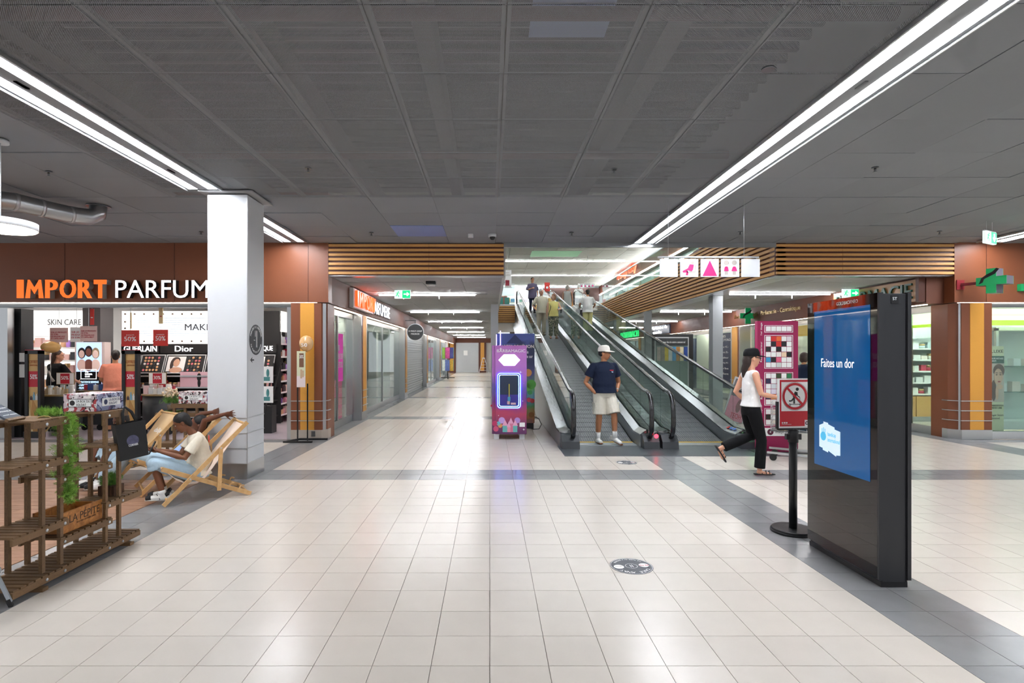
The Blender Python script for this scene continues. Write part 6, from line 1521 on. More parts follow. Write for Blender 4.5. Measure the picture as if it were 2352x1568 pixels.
# ------------------------------------------------------------ deckchairs
M_beech = wood('beech', '#d8b07a', '#c89a60', (6, 6, 6), .5, .05)
M_canvas = mat('canvas_sand', '#d9b88c', .85, bump=.1, bscale=400); M_canvp = mat('canvas_cream', '#ead6c6', .85, bump=.1, bscale=400)
def deckchair(label, A, u, canvas, text=None):
    u = Vector((*u, 0)).normalized(); v = Vector((-u.y, u.x, 0)); t = thing('deckchair', label, 'deckchair', (A[0], A[1], 0), group='deckchairs by the column')
    O = Vector((A[0], A[1], 0))
    def L(s, w_, z): return O + u * s + v * w_ + Vector((0, 0, z))
    for w_ in (.0, .545): part('long_rail', MB().bar(L(0, w_, .015), L(.82, w_, .825), .022, .042), M_beech, t)
    for w_ in (.03, .515):
        sr_ = part('seat_rail', MB().bar(L(-.01, w_, .392), L(.865, w_, .012), .022, .045), M_beech, t)
        for s in (.64, .74):
            z = .392 - (s + .01) * .434
            part('notch_hook', MB().bar(L(s, w_, z + .02), L(s + .02, w_, z + .055), .018, .014).bar(L(s + .02, w_, z + .055), L(s + .055, w_, z + .045), .018, .014), M_beech, sr_)
    for w_ in (-.024, .569): part('strut', MB().bar(L(.545, w_, .575), L(.525, w_, .105), .02, .04), M_beech, t)
    for s, w0, w1, z in ((.80, 0, .545, .806), (.0, .03, .515, .385), (.04, 0, .545, .055), (.84, .03, .515, .025), (.525, -.02, .565, .13)):
        part('crossbar', MB().cyl(L(s, w0, z), L(s, w1, z), .013, n=10), M_beech, t)
    for s, z in ((.247, .262), (.545, .565)):
        part('pivot_bolt', MB().cyl(L(s, -.035, z), L(s, -.01, z), .008, n=10), M_bolt, t)
    pr_ = [(.81, .82), (.70, .67), (.58, .50), (.48, .355), (.40, .25), (.32, .20), (.22, .205), (.12, .265), (.04, .345), (-.015, .398)]
    vs = []; fs = []
    for s, z in pr_: vs += [L(s, .055, z), L(s, .49, z), L(s + .003, .49, z - .006), L(s + .003, .055, z - .006)]
    for i in range(len(pr_) - 1):
        for k in range(4):
            k2 = (k + 1) % 4; fs.append((i * 4 + k, i * 4 + k2, i * 4 + 4 + k2, i * 4 + 4 + k))
    sl_ = part('canvas_sling', MB().add(vs, fs, True), canvas, t)
    if text:
        g = fit_text(text, .2, .085, .001, .008); nrm = None
        X = v * -1; Z = (L(.70, 0, .67) - L(.58, 0, .50)).normalized(); Yv = Z.cross(X)
        Mt = Matrix(((X.x, Yv.x, Z.x), (X.y, Yv.y, Z.y), (X.z, Yv.z, Z.z))).to_4x4(); Mt.translation = L(.615, .37, .555)
        part('canvas_lettering', g.xf(Mt), M_whp, sl_)
    return L
LC1 = deckchair('beech deckchair with cream canvas, the boy with the phone sits in it', (-3.385, 5.755), (.8, .6), M_canvp)
LC2 = deckchair('beech deckchair behind the boy, a woman in light blue lies in it', (-3.885, 6.16), (.8, .6), M_canvas)
LC3 = deckchair('beech deckchair with white lettering on its sand canvas', (-4.52, 6.60), (.6, .8), M_canvas, 'dalja')

# ------------------------------------------------------------ second stand behind the chairs
s2 = thing('plant_stand', 'low wooden slatted stand partly hidden behind the white column', 'plant stand', (-4.5, 8.2, 0))
for x0, x1, z in ((-4.62, -4.05, .87), (-4.85, -4.1, .74), (-4.85, -4.1, .3)):
    for k in range(4): inst('slat', slat_m, ((x0 + x1) / 2, 8.08 + k * .075, z - .008), s2, scale=(x1 - x0, .055, .016))
    inst('side_rail', slat_m, ((x0 + x1) / 2, 8.04, z - .035), s2, scale=(x1 - x0, .018, .045))
for x in (-4.58, -4.42, -4.25, -4.12): inst('post', slat_m, (x, 8.06, .43), s2, scale=(.035, .03, .86))
for x in (-4.82, -4.3): inst('post', slat_m, (x, 8.3, .37), s2, scale=(.035, .03, .74))
camo_box('camouflage printed carton on the low stand beside the white column', -4.53, -4.12, 8.08, 8.36, .872, .175, False)
gm = solo('grass_mat', MB().box(-4.78, -4.55, 8.08, 8.3, .742, .765), mat('moss', '#5a7030', .95, noise=.4, nscale=40), 'patch of green moss on the lower deck of the low stand', 'moss')
dfl = thing('dried_flowers', 'pot of dried beige flowers with green leaves on the low stand', 'plant', (-4.68, 8.16, .765)); part('pot', MB().cyl((-4.68, 8.16, .765), (-4.68, 8.16, .85), .05, .06, n=16), mat('pot_grey', '#6a5a4a', .7), dfl)
fo = MB()
for k in range(60): frond((-4.68 + fr_.gauss(0, .05), 8.16 + fr_.gauss(0, .04), .87 + abs(fr_.gauss(0, .04))), (fr_.uniform(-1, 1), fr_.uniform(-1, 1), .5), .07)
part('leaves', fo, [mat('shoot_green', '#5c8a3a', .6), M_fern2], dfl)
hb = MB()
for k in range(40): hb.ball((-4.67 + fr_.gauss(0, .05), 8.15 + fr_.gauss(0, .04), 1.0 + fr_.gauss(0, .045)), fr_.uniform(.012, .022), nu=6, nv=4)
part('flower_heads', hb, mat('dried_beige', '#d8bfa0', .8), dfl)
# shopping trolleys
def trolley(label, x, y, z, rz, m1, m2):
    t = thing('shopping_trolley', label, 'trolley', (x, y, z), rz=R(rz), local=True)
    fr2 = MB()
    for k in range(7): fr2.bar((-.24, 0, .45 + k * .07), (.24, 0, .45 + k * .07), .006, .006).bar((-.24, .75, .5 + k * .06), (.24, .75, .5 + k * .06), .006, .006).bar((-.25, 0, .45 + k * .07), (-.25, .75, .5 + k * .06), .006, .006).bar((.25, 0, .45 + k * .07), (.25, .75, .5 + k * .06), .006, .006)
    for k in range(9):
        yy = .75 * k / 8
        for s in (-.25, .25): fr2.bar((s, yy, .45), (s, yy, .88), .006, .006)
    part('wire_basket', fr2, M_alu, t); part('basket_floor', MB().box(-.24, .24, 0, .75, .44, .455), M_steel_d, t)
    part('chassis', MB().bar((-.24, -.02, .1), (-.24, .8, .12), .03, .03).bar((.24, -.02, .1), (.24, .8, .12), .03, .03).bar((-.24, 0, .1), (-.24, 0, .9), .03, .03).bar((.24, 0, .1), (.24, 0, .9), .03, .03), M_alu, t)
    part('push_handle', MB().cyl((-.3, -.12, .98), (.3, -.12, .98), .018, n=10).bar((-.25, 0, .88), (-.25, -.12, .98), .02, .02).bar((.25, 0, .88), (.25, -.12, .98), .02, .02), M_black, t)
    for sx_ in (-.22, .22):
        for sy_ in (.02, .72): part('castor', MB().cyl((sx_ - .015, sy_, .05), (sx_ + .015, sy_, .05), .05, n=14), M_black, t)
    part('load', MB().box(-.18, .1, .1, .4, .46, .8), m1, t, bev=.03); part('load', MB().box(-.02, .2, .35, .68, .46, .7), m2, t, bev=.03)
trolley('loaded wire shopping trolley on the second moving walkway', 3.72, 21.55, zb(21.9), 0, mat('load_dark', '#4a4248', .6), mat('load_tan', '#a8845a', .6))
trolley('shopping trolley between the magenta directory and the display totem', 4.98, 8.15, 0, 60, mat('load_teal', '#1f4a5a', .6), mat('load_yellow', '#d8a030', .6))
# ------------------------------------------------------------ people
V = Vector
UPV = V((0, 0, 1))
def ball_limb(mb, pts, rad, n=12):
    mb.loft(pts, rad, n=n)
    for p, r in ((pts[0], rad[0]), (pts[-1], rad[-1])): mb.ball(p, r if not isinstance(r, (tuple, list)) else max(r), nu=10, nv=7)
def lerp(a, b, t): return a + (b - a) * t
def remesh(o, vox, it=3):
    m = o.modifiers.new('remesh', 'REMESH'); m.mode = 'VOXEL'; m.voxel_size = vox; m.use_smooth_shade = True
    s = o.modifiers.new('smooth', 'SMOOTH'); s.factor = .5; s.iterations = it
def standing(base, h, H, ov=None, hh=None, wid=1.0):
    """joints of a standing figure: base on the ground, heading h degrees (0 faces the camera, 90 faces +x)"""
    f = V((math.sin(R(h)), -math.cos(R(h)), 0)); l = V((math.cos(R(h)), math.sin(R(h)), 0)); B = V(base)
    J = {'pelvis': (0, 0, .525), 'waist': (0, 0, .61), 'chest': (0, .005, .725), 'neck': (0, -.005, .832), 'head': (0, .012, .917)}
    for s, k in ((1, 'L'), (-1, 'R')):
        J.update({'sh' + k: (s * .104 * wid, -.008, .786), 'el' + k: (s * .142 * wid, -.01, .625), 'wr' + k: (s * .145, .03, .485),
                  'hip' + k: (s * .052, 0, .50), 'kn' + k: (s * .056, .012, .275), 'an' + k: (s * .058, -.015, .045), 'to' + k: (s * .07, 1, 0)})
    if ov: J.update(ov)
    W = {}
    for k, (a, b, c) in J.items():
        if k.startswith('to'): W[k] = (l * a + f * b).normalized()
        else: W[k] = B + l * a * H + f * b * H + UPV * c * H
    ha = h if hh is None else hh
    W['hf'] = V((math.sin(R(ha)), -math.cos(R(ha)), 0)); W['f'] = f; W['l'] = l; W['S'] = H / 1.75
    return W
def person(label, J, skin, vox=.011, top=None, bottom=None, shoes=None, hair=None, hat=None, hands=('relaxed', 'relaxed'), build=1.0, belly=1.0, extra=None, child=False):
    S = J['S']; f, l = J['f'], J['l']; base = V((J['pelvis'].x, J['pelvis'].y, min(J['anL'].z, J['anR'].z) - .07 * S))
    t = thing('person', label, 'person', base)
    B = build; g = S
    def torso_stations(o=0.0, loose=0.0):
        sp = (J['chest'] - J['pelvis']).normalized()
        P = [(J['pelvis'] - sp * .09 * g, .135 * B, .10 * B), (J['pelvis'], .160 * B, .112 * B), (lerp(J['pelvis'], J['waist'], .6), .156 * B, .112 * B * (.4 + .6 * belly)), (J['waist'], .148 * B * (.5 + .5 * belly), .108 * B * belly),
             (lerp(J['waist'], J['chest'], .55), .158 * B, .115 * B * (.5 + .5 * belly)), (J['chest'], .168 * B, .115 * B), (lerp(J['chest'], J['neck'], .45), .158 * B, .098 * B), (lerp(J['chest'], J['neck'], .78), .105 * B, .075), (J['neck'], .056, .056)]
        return [(p, ((a + o + loose) * g, (b + o + loose) * g)) for p, a, b in P]
    # ---- body: one continuous skin
    mb = MB(); st = torso_stations(-.012)
    mb.loft([p for p, r in st], [r for p, r in st], side=l, n=20)
    hf = J['hf']; up = (J['head'] - J['neck']).normalized(); up = (up * .35 + UPV * .65).normalized() if not J.get('tilt') else J['tilt']
    hf = (hf - up * hf.dot(up)).normalized(); hl = up.cross(hf).normalized()
    HM = Matrix(((hl.x, hf.x, up.x), (hl.y, hf.y, up.y), (hl.z, hf.z, up.z)))   # x side, y front, z up
    C = J['head']; q = g * (1.14 if child else 1.06)
    def hp(x, y, z): return C + (HM @ V((x, y, z))) * q
    mb.loft([J['neck'] - up * .04 * g, lerp(J['neck'], C, .35), hp(0, -.012, -.05)], [(.058 * g, .057 * g), (.049 * g, .051 * g), (.049 * q, .053 * q)], side=hl, n=14)
    mb.ball(hp(0, -.010, .030), (.074 * q, .094 * q, .086 * q), HM, 18, 12)
    mb.ball(hp(0, .020, -.035), (.060 * q, .068 * q, .078 * q), HM, 16, 11)
    mb.ball(hp(0, .046, -.088), (.030 * q, .030 * q, .024 * q), HM, 10, 7)
    mb.ball(hp(0, .090, -.022), (.011 * q, .018 * q, .020 * q), HM, 8, 6); mb.loft([hp(0, .078, .02), hp(0, .098, -.026)], [(.007 * q, .007 * q), (.011 * q, .011 * q)], n=8)
    mb.ball(hp(0, .072, .030), (.05 * q, .016 * q, .012 * q), HM, 10, 6)
    for s in (-1, 1): mb.ball(hp(s * .074, -.008, -.012), (.010 * q, .019 * q, .030 * q), HM, 8, 7)
    for k, s in (('L', 1), ('R', -1)):
        sh, el, wr = J['sh' + k], J['el' + k], J['wr' + k]
        ball_limb(mb, [sh, lerp(sh, el, .35), el, lerp(el, wr, .3), wr], [r * g * (.5 + .5 * B) for r in (.052, .047, .038, .038, .025)])
        mb.loft([lerp(J['chest'], J['neck'], .3), sh], [.066 * g, .048 * g], n=10)
        hd = (wr - el).normalized(); mode = hands[0 if k == 'L' else 1]
        if 'hd' + k in J: hd = J['hd' + k]
        if mode != 'none':
            pn = J.get('pn' + k, None); pn = V(pn) if pn is not None else (f * .3 - l * s * .9)   # palm normal
            pn = (pn - hd * pn.dot(hd)).normalized(); ac = hd.cross(pn).normalized()
            m0 = wr + hd * .012 * g; m1 = wr + hd * .092 * g
            mb.loft([wr, m0 + hd * .02 * g, lerp(m0, m1, .6), m1], [(.022 * g, .019 * g), (.032 * g, .016 * g), (.038 * g, .016 * g), (.036 * g, .012 * g)], side=ac, n=12)
            curl = {'relaxed': .55, 'open': .12, 'hold': 1.0}[mode]; spread = {'relaxed': .05, 'open': .22, 'hold': .06}[mode]
            for i, L_ in enumerate((.072, .080, .075, .058)):
                o_ = (i - 1.5) * .0205 * g; p0 = m1 - hd * .006 * g + ac * o_; dd = (hd + ac * (i - 1.5) * spread).normalized(); pts = [p0]; cur = dd
                for j in range(3):
                    cur = (cur + pn * curl * (.35 + .2 * j)).normalized(); pts.append(pts[-1] + cur * L_ * g * (.42, .32, .26)[j])
                mb.loft(pts, [.0090 * g, .0086 * g, .0080 * g, .0066 * g], n=8); mb.ball(pts[-1], .0066 * g, nu=6, nv=5)
            sd = J.get('th' + k, 1); th0 = wr + hd * .03 * g + ac * sd * .026 * g; td = (hd * .7 + ac * sd * .75 + pn * .35).normalized()
            tp = [th0, th0 + td * .036 * g, th0 + td * .036 * g + (td + hd * .5 + pn * curl * .4).normalized() * .034 * g]
            mb.loft(tp, [.013 * g, .0105 * g, .0082 * g], n=8); mb.ball(tp[-1], .0082 * g, nu=6, nv=5)
        hip, kn, an = J['hip' + k], J['kn' + k], J['an' + k]
        ball_limb(mb, [hip, lerp(hip, kn, .4), kn, lerp(kn, an, .28), an], [r * g * (.4 + .6 * B) for r in (.082, .074, .052, .052, .034)])
        to = J['to' + k]; pit = J.get('pitch' + k, 0.0)
        if pit: to = (to * math.cos(pit) - UPV * math.sin(pit)).normalized()
        dn = to.cross(l).normalized(); dn = dn if dn.z < 0 else -dn
        mb.loft([an + dn * .03 * g - to * .03 * g, an + dn * .045 * g + to * .06 * g, an + dn * .052 * g + to * .15 * g], [(.032 * g, .03 * g), (.038 * g, .026 * g), (.036 * g, .016 * g)], n=10)
    bd = part('body', mb, mat('skin_' + skin, skin, .5, noise=.05, nscale=12, spec=.35), t); remesh(bd, vox)
    # ---- face
    dk_ = mat('eye_dark', '#1c1512', .3); lips = mat('lips_' + skin, tuple(v * c for v, c in zip(lin(skin)[:3], (.75, .5, .5))), .5)
    if not J.get('noface'):
        for s in (-1, 1):
            ey = part('eye', MB().ball(hp(s * .029, .0755, .004), (.0125 * q, .0058 * q, .0058 * q), HM, 10, 7), mat('eye_white', '#c9c1b8', .3), t)
            part('iris', MB().ball(hp(s * .029, .0795, .004), (.0056 * q, .0026 * q, .0056 * q), HM, 8, 6), dk_, ey)
            part('eyebrow', MB().loft([hp(s * .014, .088, .023), hp(s * .030, .087, .028), hp(s * .046, .076, .023)], [(.0034 * q, .0026 * q)] * 3, n=6), mat('brow_' + (hair[0] if hair else '#222222'), hair[0] if hair else '#222222', .8), t)
        part('mouth', MB().loft([hp(-.023, .078, -.066), hp(-.008, .090, -.063), hp(.008, .090, -.063), hp(.023, .078, -.066)], [(.0035 * q, .0045 * q), (.0055 * q, .006 * q), (.0055 * q, .006 * q), (.0035 * q, .0045 * q)], n=8), lips, t)
    # ---- clothes
    gv = max(vox, .009)
    if top:
        mb = MB(); ls = top.get('loose', .012); st = torso_stations(.004, 0); sp = (J['chest'] - J['pelvis']).normalized(); hem = top.get('hem', .0)
        st[0] = (J['pelvis'] - sp * hem * g, ((.186 * B + ls) * g, (.140 * B * max(1, .3 + .7 * belly) + ls) * g))
        hx_ = .016 * g if hem > 0 else 0
        st2 = [(p, (a + ls * g * .7 + (hx_ if (p - J['waist']).dot(sp) < .01 else 0), b + ls * g * .7 + (hx_ if (p - J['waist']).dot(sp) < .01 else 0))) for p, (a, b) in st[1:-1] if (p - st[0][0]).dot(sp) > .03 * g]
        st = [st[0]] + st2 + [(lerp(J['chest'], J['neck'], top.get('neck', .97)), (.072 * g, .070 * g))]
        mb.loft([p for p, r in st], [r for p, r in st], side=l, n=24)
        sl = top.get('sleeve', .5)
        for k in 'LR':
            sh, el, wr = J['sh' + k], J['el' + k], J['wr' + k]
            mb.loft([lerp(J['chest'], J['neck'], .25), sh], [(.078 * g), .058 * g], n=12); mb.loft([lerp(J['chest'], J['neck'], .72), sh], [(.050 * g), .050 * g], n=12)
            if sl > 0:
                if sl <= 1: e = lerp(sh, el, sl); P = [sh, lerp(sh, el, sl * .5), e]; rr = [.056, .056 + ls * .6, .056 + ls]
                else: e = lerp(el, wr, sl - 1); P = [sh, lerp(sh, el, .5), el, e]; rr = [.056, .055, .050, .042]
                mb.ball(sh, .057 * g * (.5 + .5 * B), nu=12, nv=8); mb.loft(P, [r * g * (.5 + .5 * B) for r in rr], n=14)
            else: mb.ball(lerp(sh, J['neck'], .15), .055 * g, nu=10, nv=8)
        o = part(top.get('name', 'shirt'), mb, top['m'], t); remesh(o, gv)
        if top.get('collar'):
            part('collar', MB().loft([J['neck'] - up * .03 * g, J['neck'] + up * .015 * g], [(.074 * g, .072 * g), (.060 * g, .060 * g)], side=l, n=18, cap=False), top['m'], t)
    if bottom:
        mb = MB(); ln = bottom.get('len', 1.0); ls = bottom.get('loose', .012); sp = (J['chest'] - J['pelvis']).normalized()
        mb.loft([J['pelvis'] - sp * .10 * g, J['pelvis'] - sp * .03 * g, J['pelvis'] + sp * bottom.get('rise', .07) * g], [((.145 * B + ls) * g, (.105 * B + ls) * g), ((.165 * B + ls) * g, (.118 * B + ls) * g), ((.152 * B + ls * .5) * g, (.110 * B * (.5 + .5 * belly) + ls * .5) * g)], side=l, n=20)
        for k in 'LR':
            hip, kn, an = J['hip' + k], J['kn' + k], J['an' + k]; fl = bottom.get('flare', 0.0)
            if ln <= .5:
                e = lerp(hip, kn, ln * 2); P = [hip, lerp(hip, e, .5), e]; rr = [.090 * (.4 + .6 * B) + ls, .082 * (.4 + .6 * B) + ls * 1.4, .072 * (.4 + .6 * B) + ls * 2]
            else:
                e = lerp(kn, an, (ln - .5) * 2); P = [hip, lerp(hip, kn, .5), kn, lerp(kn, e, .5), e]; rr = [.088 * (.4 + .6 * B) + ls, .076 * (.4 + .6 * B) + ls, .057 + ls, .053 + ls + fl * .5, .046 + ls + fl]
            mb.loft(P, [r * g for r in rr], n=14); mb.ball(hip, (.088 * (.4 + .6 * B) + ls) * g, nu=12, nv=8)
            if ln > .5: mb.ball(kn, (.057 + ls) * g, nu=12, nv=8)
        o = part(bottom.get('name', 'trousers'), mb, bottom['m'], t); remesh(o, gv)
    if shoes:
        for k in 'LR':
            an, to = J['an' + k], J['to' + k]; pit = J.get('pitch' + k, 0.0); dn = -UPV
            if pit: to = (to * math.cos(pit) - UPV * math.sin(pit)).normalized(); dn = to.cross(l).normalized(); dn = dn if dn.z < 0 else -dn
            sd = to.cross(UPV).normalized(); h_ = an + dn * .045 * g
            if shoes.get('sandal'):
                part('sandal', MB().loft([h_ - to * .07 * g + dn * .012 * g, h_ + to * .05 * g + dn * .012 * g, h_ + to * .17 * g + dn * .012 * g, h_ + to * .20 * g + dn * .012 * g], [(.03 * g, .012 * g), (.038 * g, .012 * g), (.042 * g, .011 * g), (.025 * g, .010 * g)], side=sd, n=12), shoes['sole'], t)
                stp_ = MB()
                for q_ in (.02, .075, .12): stp_.loft([h_ + to * q_ * g + sd * .042 * g, h_ + to * (q_ + .01) * g - dn * .034 * g, h_ + to * q_ * g - sd * .042 * g], [(.006 * g, .004 * g)] * 3, n=6)
                part('sandal_strap', stp_, shoes['m'], t); continue
            mb = MB(); mb.loft([h_ - to * .075 * g - dn * .045 * g, h_ - to * .06 * g, h_ + to * .04 * g, h_ + to * .12 * g, h_ + to * .185 * g], [(.034 * g, .05 * g), (.038 * g, .052 * g), (.043 * g, .046 * g), (.045 * g, .036 * g), (.036 * g, .022 * g)], side=sd, n=14)
            mb.loft([an + UPV * .025 * g, h_ + dn * .01 * g], [.043 * g, .045 * g], n=12)
            o = part('shoe', mb, shoes['m'], t); remesh(o, max(vox * .8, .007), 2)
            sl_ = part('sole', MB().loft([h_ - to * .088 * g + dn * .022 * g, h_ + to * .02 * g + dn * .022 * g, h_ + to * .12 * g + dn * .022 * g, h_ + to * .200 * g + dn * .020 * g], [(.030 * g, .013 * g), (.042 * g, .013 * g), (.047 * g, .013 * g), (.030 * g, .011 * g)], side=sd, n=12), shoes['sole'], o)
            if shoes.get('m2'):
                part('toe_guard', MB().loft([h_ + to * .13 * g - dn * .01 * g, h_ + to * .192 * g], [(.050 * g, .040 * g), (.042 * g, .028 * g)], side=sd, n=12), shoes['m2'], o)
                part('heel_guard', MB().loft([h_ - to * .08 * g - dn * .05 * g, h_ - to * .04 * g - dn * .03 * g], [(.040 * g, .032 * g), (.048 * g, .034 * g)], side=sd, n=12), shoes['m2'], o)
            if shoes.get('sock'):
                part('sock', MB().loft([an - UPV * .01, an + (J['kn' + k] - an).normalized() * shoes.get('sockh', .12) * g], [.042 * g, .044 * g], n=14), shoes['sock'], t)
    if hair:
        hm = mat('hair_' + hair[0], hair[0], .6, noise=.35, nscale=30, bump=.35, bscale=90); mb = MB(); kind = hair[1]
        mb.ball(hp(0, -.020, .042), (.081 * q, .094 * q, .084 * q), HM, 16, 11)
        if kind == 'short': mb.ball(hp(0, -.050, .0), (.074 * q, .060 * q, .065 * q), HM, 14, 9)
        if kind == 'cropped': mb = MB(); mb.ball(hp(0, -.016, .040), (.079 * q, .095 * q, .084 * q), HM, 18, 12); mb.ball(hp(0, -.05, .005), (.073 * q, .058 * q, .06 * q), HM, 14, 9)
        if kind == 'bob':
            for s in (-1, 1): mb.ball(hp(s * .058, -.025, -.025), (.032 * q, .065 * q, .085 * q), HM, 12, 9)
            mb.ball(hp(0, -.065, -.03), (.07 * q, .045 * q, .09 * q), HM, 12, 9); mb.ball(hp(0, .04, .075), (.06 * q, .04 * q, .03 * q), HM, 12, 8)
        if kind == 'long': mb.ball(hp(0, -.07, -.04), (.075 * q, .05 * q, .10 * q), HM, 14, 9); mb.loft([hp(0, -.07, -.06), hp(.02, -.09, -.16), hp(.03, -.08, -.26)], [(.07 * q, .04 * q), (.06 * q, .035 * q), (.03 * q, .02 * q)], side=hl, n=12)
        if kind in ('bun', 'cropped'): mb.ball(hp(0, -.062, -.03), (.062 * q, .040 * q, .060 * q), HM, 12, 9)
        if kind == 'bun': mb.ball(hp(0, -.055, 0), (.07 * q, .055 * q, .065 * q), HM, 14, 9); mb.ball(hp(0, -.105, .04), .042 * q, nu=12, nv=9)
        if kind == 'tail': mb.ball(hp(0, -.05, 0), (.073 * q, .058 * q, .07 * q), HM, 14, 9); mb.loft([hp(0, -.10, .0), hp(0, -.13, -.08), hp(0, -.11, -.19)], [.032 * q, .034 * q, .012 * q], n=10)
        o = part('hair', mb, hm, t); remesh(o, max(vox, .008), 2)
        # the face stays clear of the hair
    if hat:
        mh = hat[0]; mb = MB()
        mb.loft([hp(0, -.012, .028), hp(0, -.014, .075), hp(0, -.016, .118), hp(0, -.018, .132)], [(.086 * q, .104 * q), (.086 * q, .102 * q), (.070 * q, .082 * q), (.035 * q, .04 * q)], side=hl, n=22)
        o = part('cap_crown', mb, mh, t); remesh(o, .008, 2)
        bm = MB(); n = 10; vs = []; fs = []
        for i in range(n + 1):
            a = R(-78 + 156 * i / n); cx_, cy_ = .084 * math.sin(a), .098 * math.cos(a)
            ox, oy = .082 * math.sin(a), .098 * math.cos(a) + .075 * max(0, math.cos(a)) ** .6
            for (x, y, z) in ((cx_, cy_ - .02, .046), (ox, oy, .030), (ox, oy, .024), (cx_, cy_ - .02, .036)): vs.append(hp(x, y, z))
        for i in range(n):
            for k in range(4): k2 = (k + 1) % 4; fs.append((i * 4 + k, i * 4 + k2, i * 4 + 4 + k2, i * 4 + 4 + k))
        fs += [(3, 2, 1, 0), tuple(4 * n + k for k in range(4))]
        part('cap_brim', bm.add(vs, fs, True), mh, t)
    if extra: extra(t, J, hp, HM, g)
    return t
def cloth(n, c, noise=.06, ns=25, **k): return mat('cloth_' + n, c, .85, noise=noise, nscale=ns, bump=.55, bscale=7, spec=.2, **k)
M_sw_ = mat('shoe_white', '#e4e2de', .6); M_sole = mat('sole_white', '#d8d6d0', .6); M_gum = mat('sole_gum', '#8a5a3a', .6); M_sb = mat('shoe_black', '#17171a', .5)

# man in the white cap coming off the walkway
J = standing((2.03, 9.86, .02), 14, 1.74, {'elL': (.185, -.045, .615), 'wrL': (.125, .035, .53), 'elR': (-.185, -.045, .615), 'wrR': (-.120, .04, .515), 'anL': (.085, .07, .065), 'knL': (.075, .075, .285), 'anR': (-.055, -.03, .045), 'knR': (-.06, .01, .275), 'toL': (.25, 1, 0), 'toR': (-.12, 1, 0)}, hh=62, wid=1.12)
J['pitchL'] = .25
def ex_man(t, J, hp, HM, g):
    gl2 = part('sunglasses', MB().ball(hp(.031, .090, .004), (.020 * g, .006 * g, .015 * g), HM, 10, 7).ball(hp(-.031, .090, .004), (.020 * g, .006 * g, .015 * g), HM, 10, 7).loft([hp(.05, .085, .008), hp(.078, 0, .01)], [(.003, .004)] * 2, n=6).loft([hp(-.05, .085, .008), hp(-.078, 0, .01)], [(.003, .004)] * 2, n=6), M_black, t)
    c = J['chest'] + J['f'] * .136 * g + J['l'] * .075 * g + UPV * .03
    part('chest_print', MB().obox(Matrix.Translation(c) @ Matrix.Rotation(R(14), 4, 'Z'), .075, .004, .014), M_red, t); part('chest_print', MB().obox(Matrix.Translation(c - UPV * .03) @ Matrix.Rotation(R(14), 4, 'Z'), .06, .004, .02), mat('print_paleblue', '#9ab4c8', .6), t)
    part('wrist_watch', MB().cyl(J['wrL'] + (J['elL'] - J['wrL']) * .10, J['wrL'] + (J['elL'] - J['wrL']) * .2, .031, n=16), M_steel, t)
    for k, s in (('L', 1), ('R', -1)):
        p = lerp(J['hip' + k], J['kn' + k], .62) + J['l'] * s * .092 * g
        pk_ = part('cargo_pocket', MB().obox(Matrix.Translation(p) @ Matrix.Rotation(R(14), 4, 'Z'), .03, .13, .17), cloth('cream', '#dcd6c8'), t, bev=.008)
        part('pocket_flap', MB().obox(Matrix.Translation(p + UPV * .07) @ Matrix.Rotation(R(14), 4, 'Z'), .038, .14, .05), cloth('cream', '#dcd6c8'), pk_, bev=.006)
person('man in white cap, navy tee and cream cargo shorts at the walkway foot', J, '#b27a58', .0065, top=dict(m=cloth('navy', '#1b2338'), sleeve=.62, loose=.022, hem=.02, name='tee_shirt'), bottom=dict(m=cloth('cream', '#dcd6c8'), len=.46, loose=.022, name='cargo_shorts'),
       shoes=dict(m=M_sw_, sole=M_gum, sock=mat('sock_white', '#eeeeec', .8), sockh=.13), hair=('#1a1412', 'short'), hat=(cloth('capwhite', '#dcd8d0'),), hands=('none', 'none'), build=1.13, belly=1.22, extra=ex_man)

# walking woman
J = standing((3.46, 7.36, 0), 90, 1.68, {'hipL': (.05, 0, .50), 'knL': (.05, -.02, .29), 'anL': (.05, -.19, .19), 'hipR': (-.05, 0, .5), 'knR': (-.05, .06, .275), 'anR': (-.05, .045, .045), 'elR': (-.13, .02, .64), 'wrR': (-.12, .15, .615), 'elL': (.135, -.06, .64), 'wrL': (.13, .05, .545), 'neck': (0, .0, .832), 'head': (0, .012, .915)}, wid=.92)
J['pitchL'] = 1.0
J['pnR'] = (0, 1, -.2); J['anL'] = V((3.10, 7.42, .34)); J['knL'] = V((3.50, 7.43, .50))
def ex_walk(t, J, hp, HM, g):
    part('sunglasses', MB().ball(hp(.031, .090, .004), (.020 * g, .006 * g, .013 * g), HM, 10, 7).ball(hp(-.031, .090, .004), (.020 * g, .006 * g, .013 * g), HM, 10, 7).loft([hp(-.05, .085, .008), hp(-.078, 0, .01)], [(.003, .004)] * 2, n=6), M_black, t)
person('woman in black cap, white sleeveless top and black trousers striding past the walkways', J, '#d9a184', .008, top=dict(m=cloth('whitetop', '#e8e6e4'), sleeve=0, loose=.010, hem=-.02, name='sleeveless_top', neck=.85), bottom=dict(m=cloth('black', '#121214'), len=.97, loose=.012, flare=.012, rise=.10),
       shoes=dict(sandal=True, m=M_sb, sole=M_sb), hair=('#2a1c16', 'long'), hat=(cloth('capblack', '#141416'),), build=.88, extra=ex_walk)

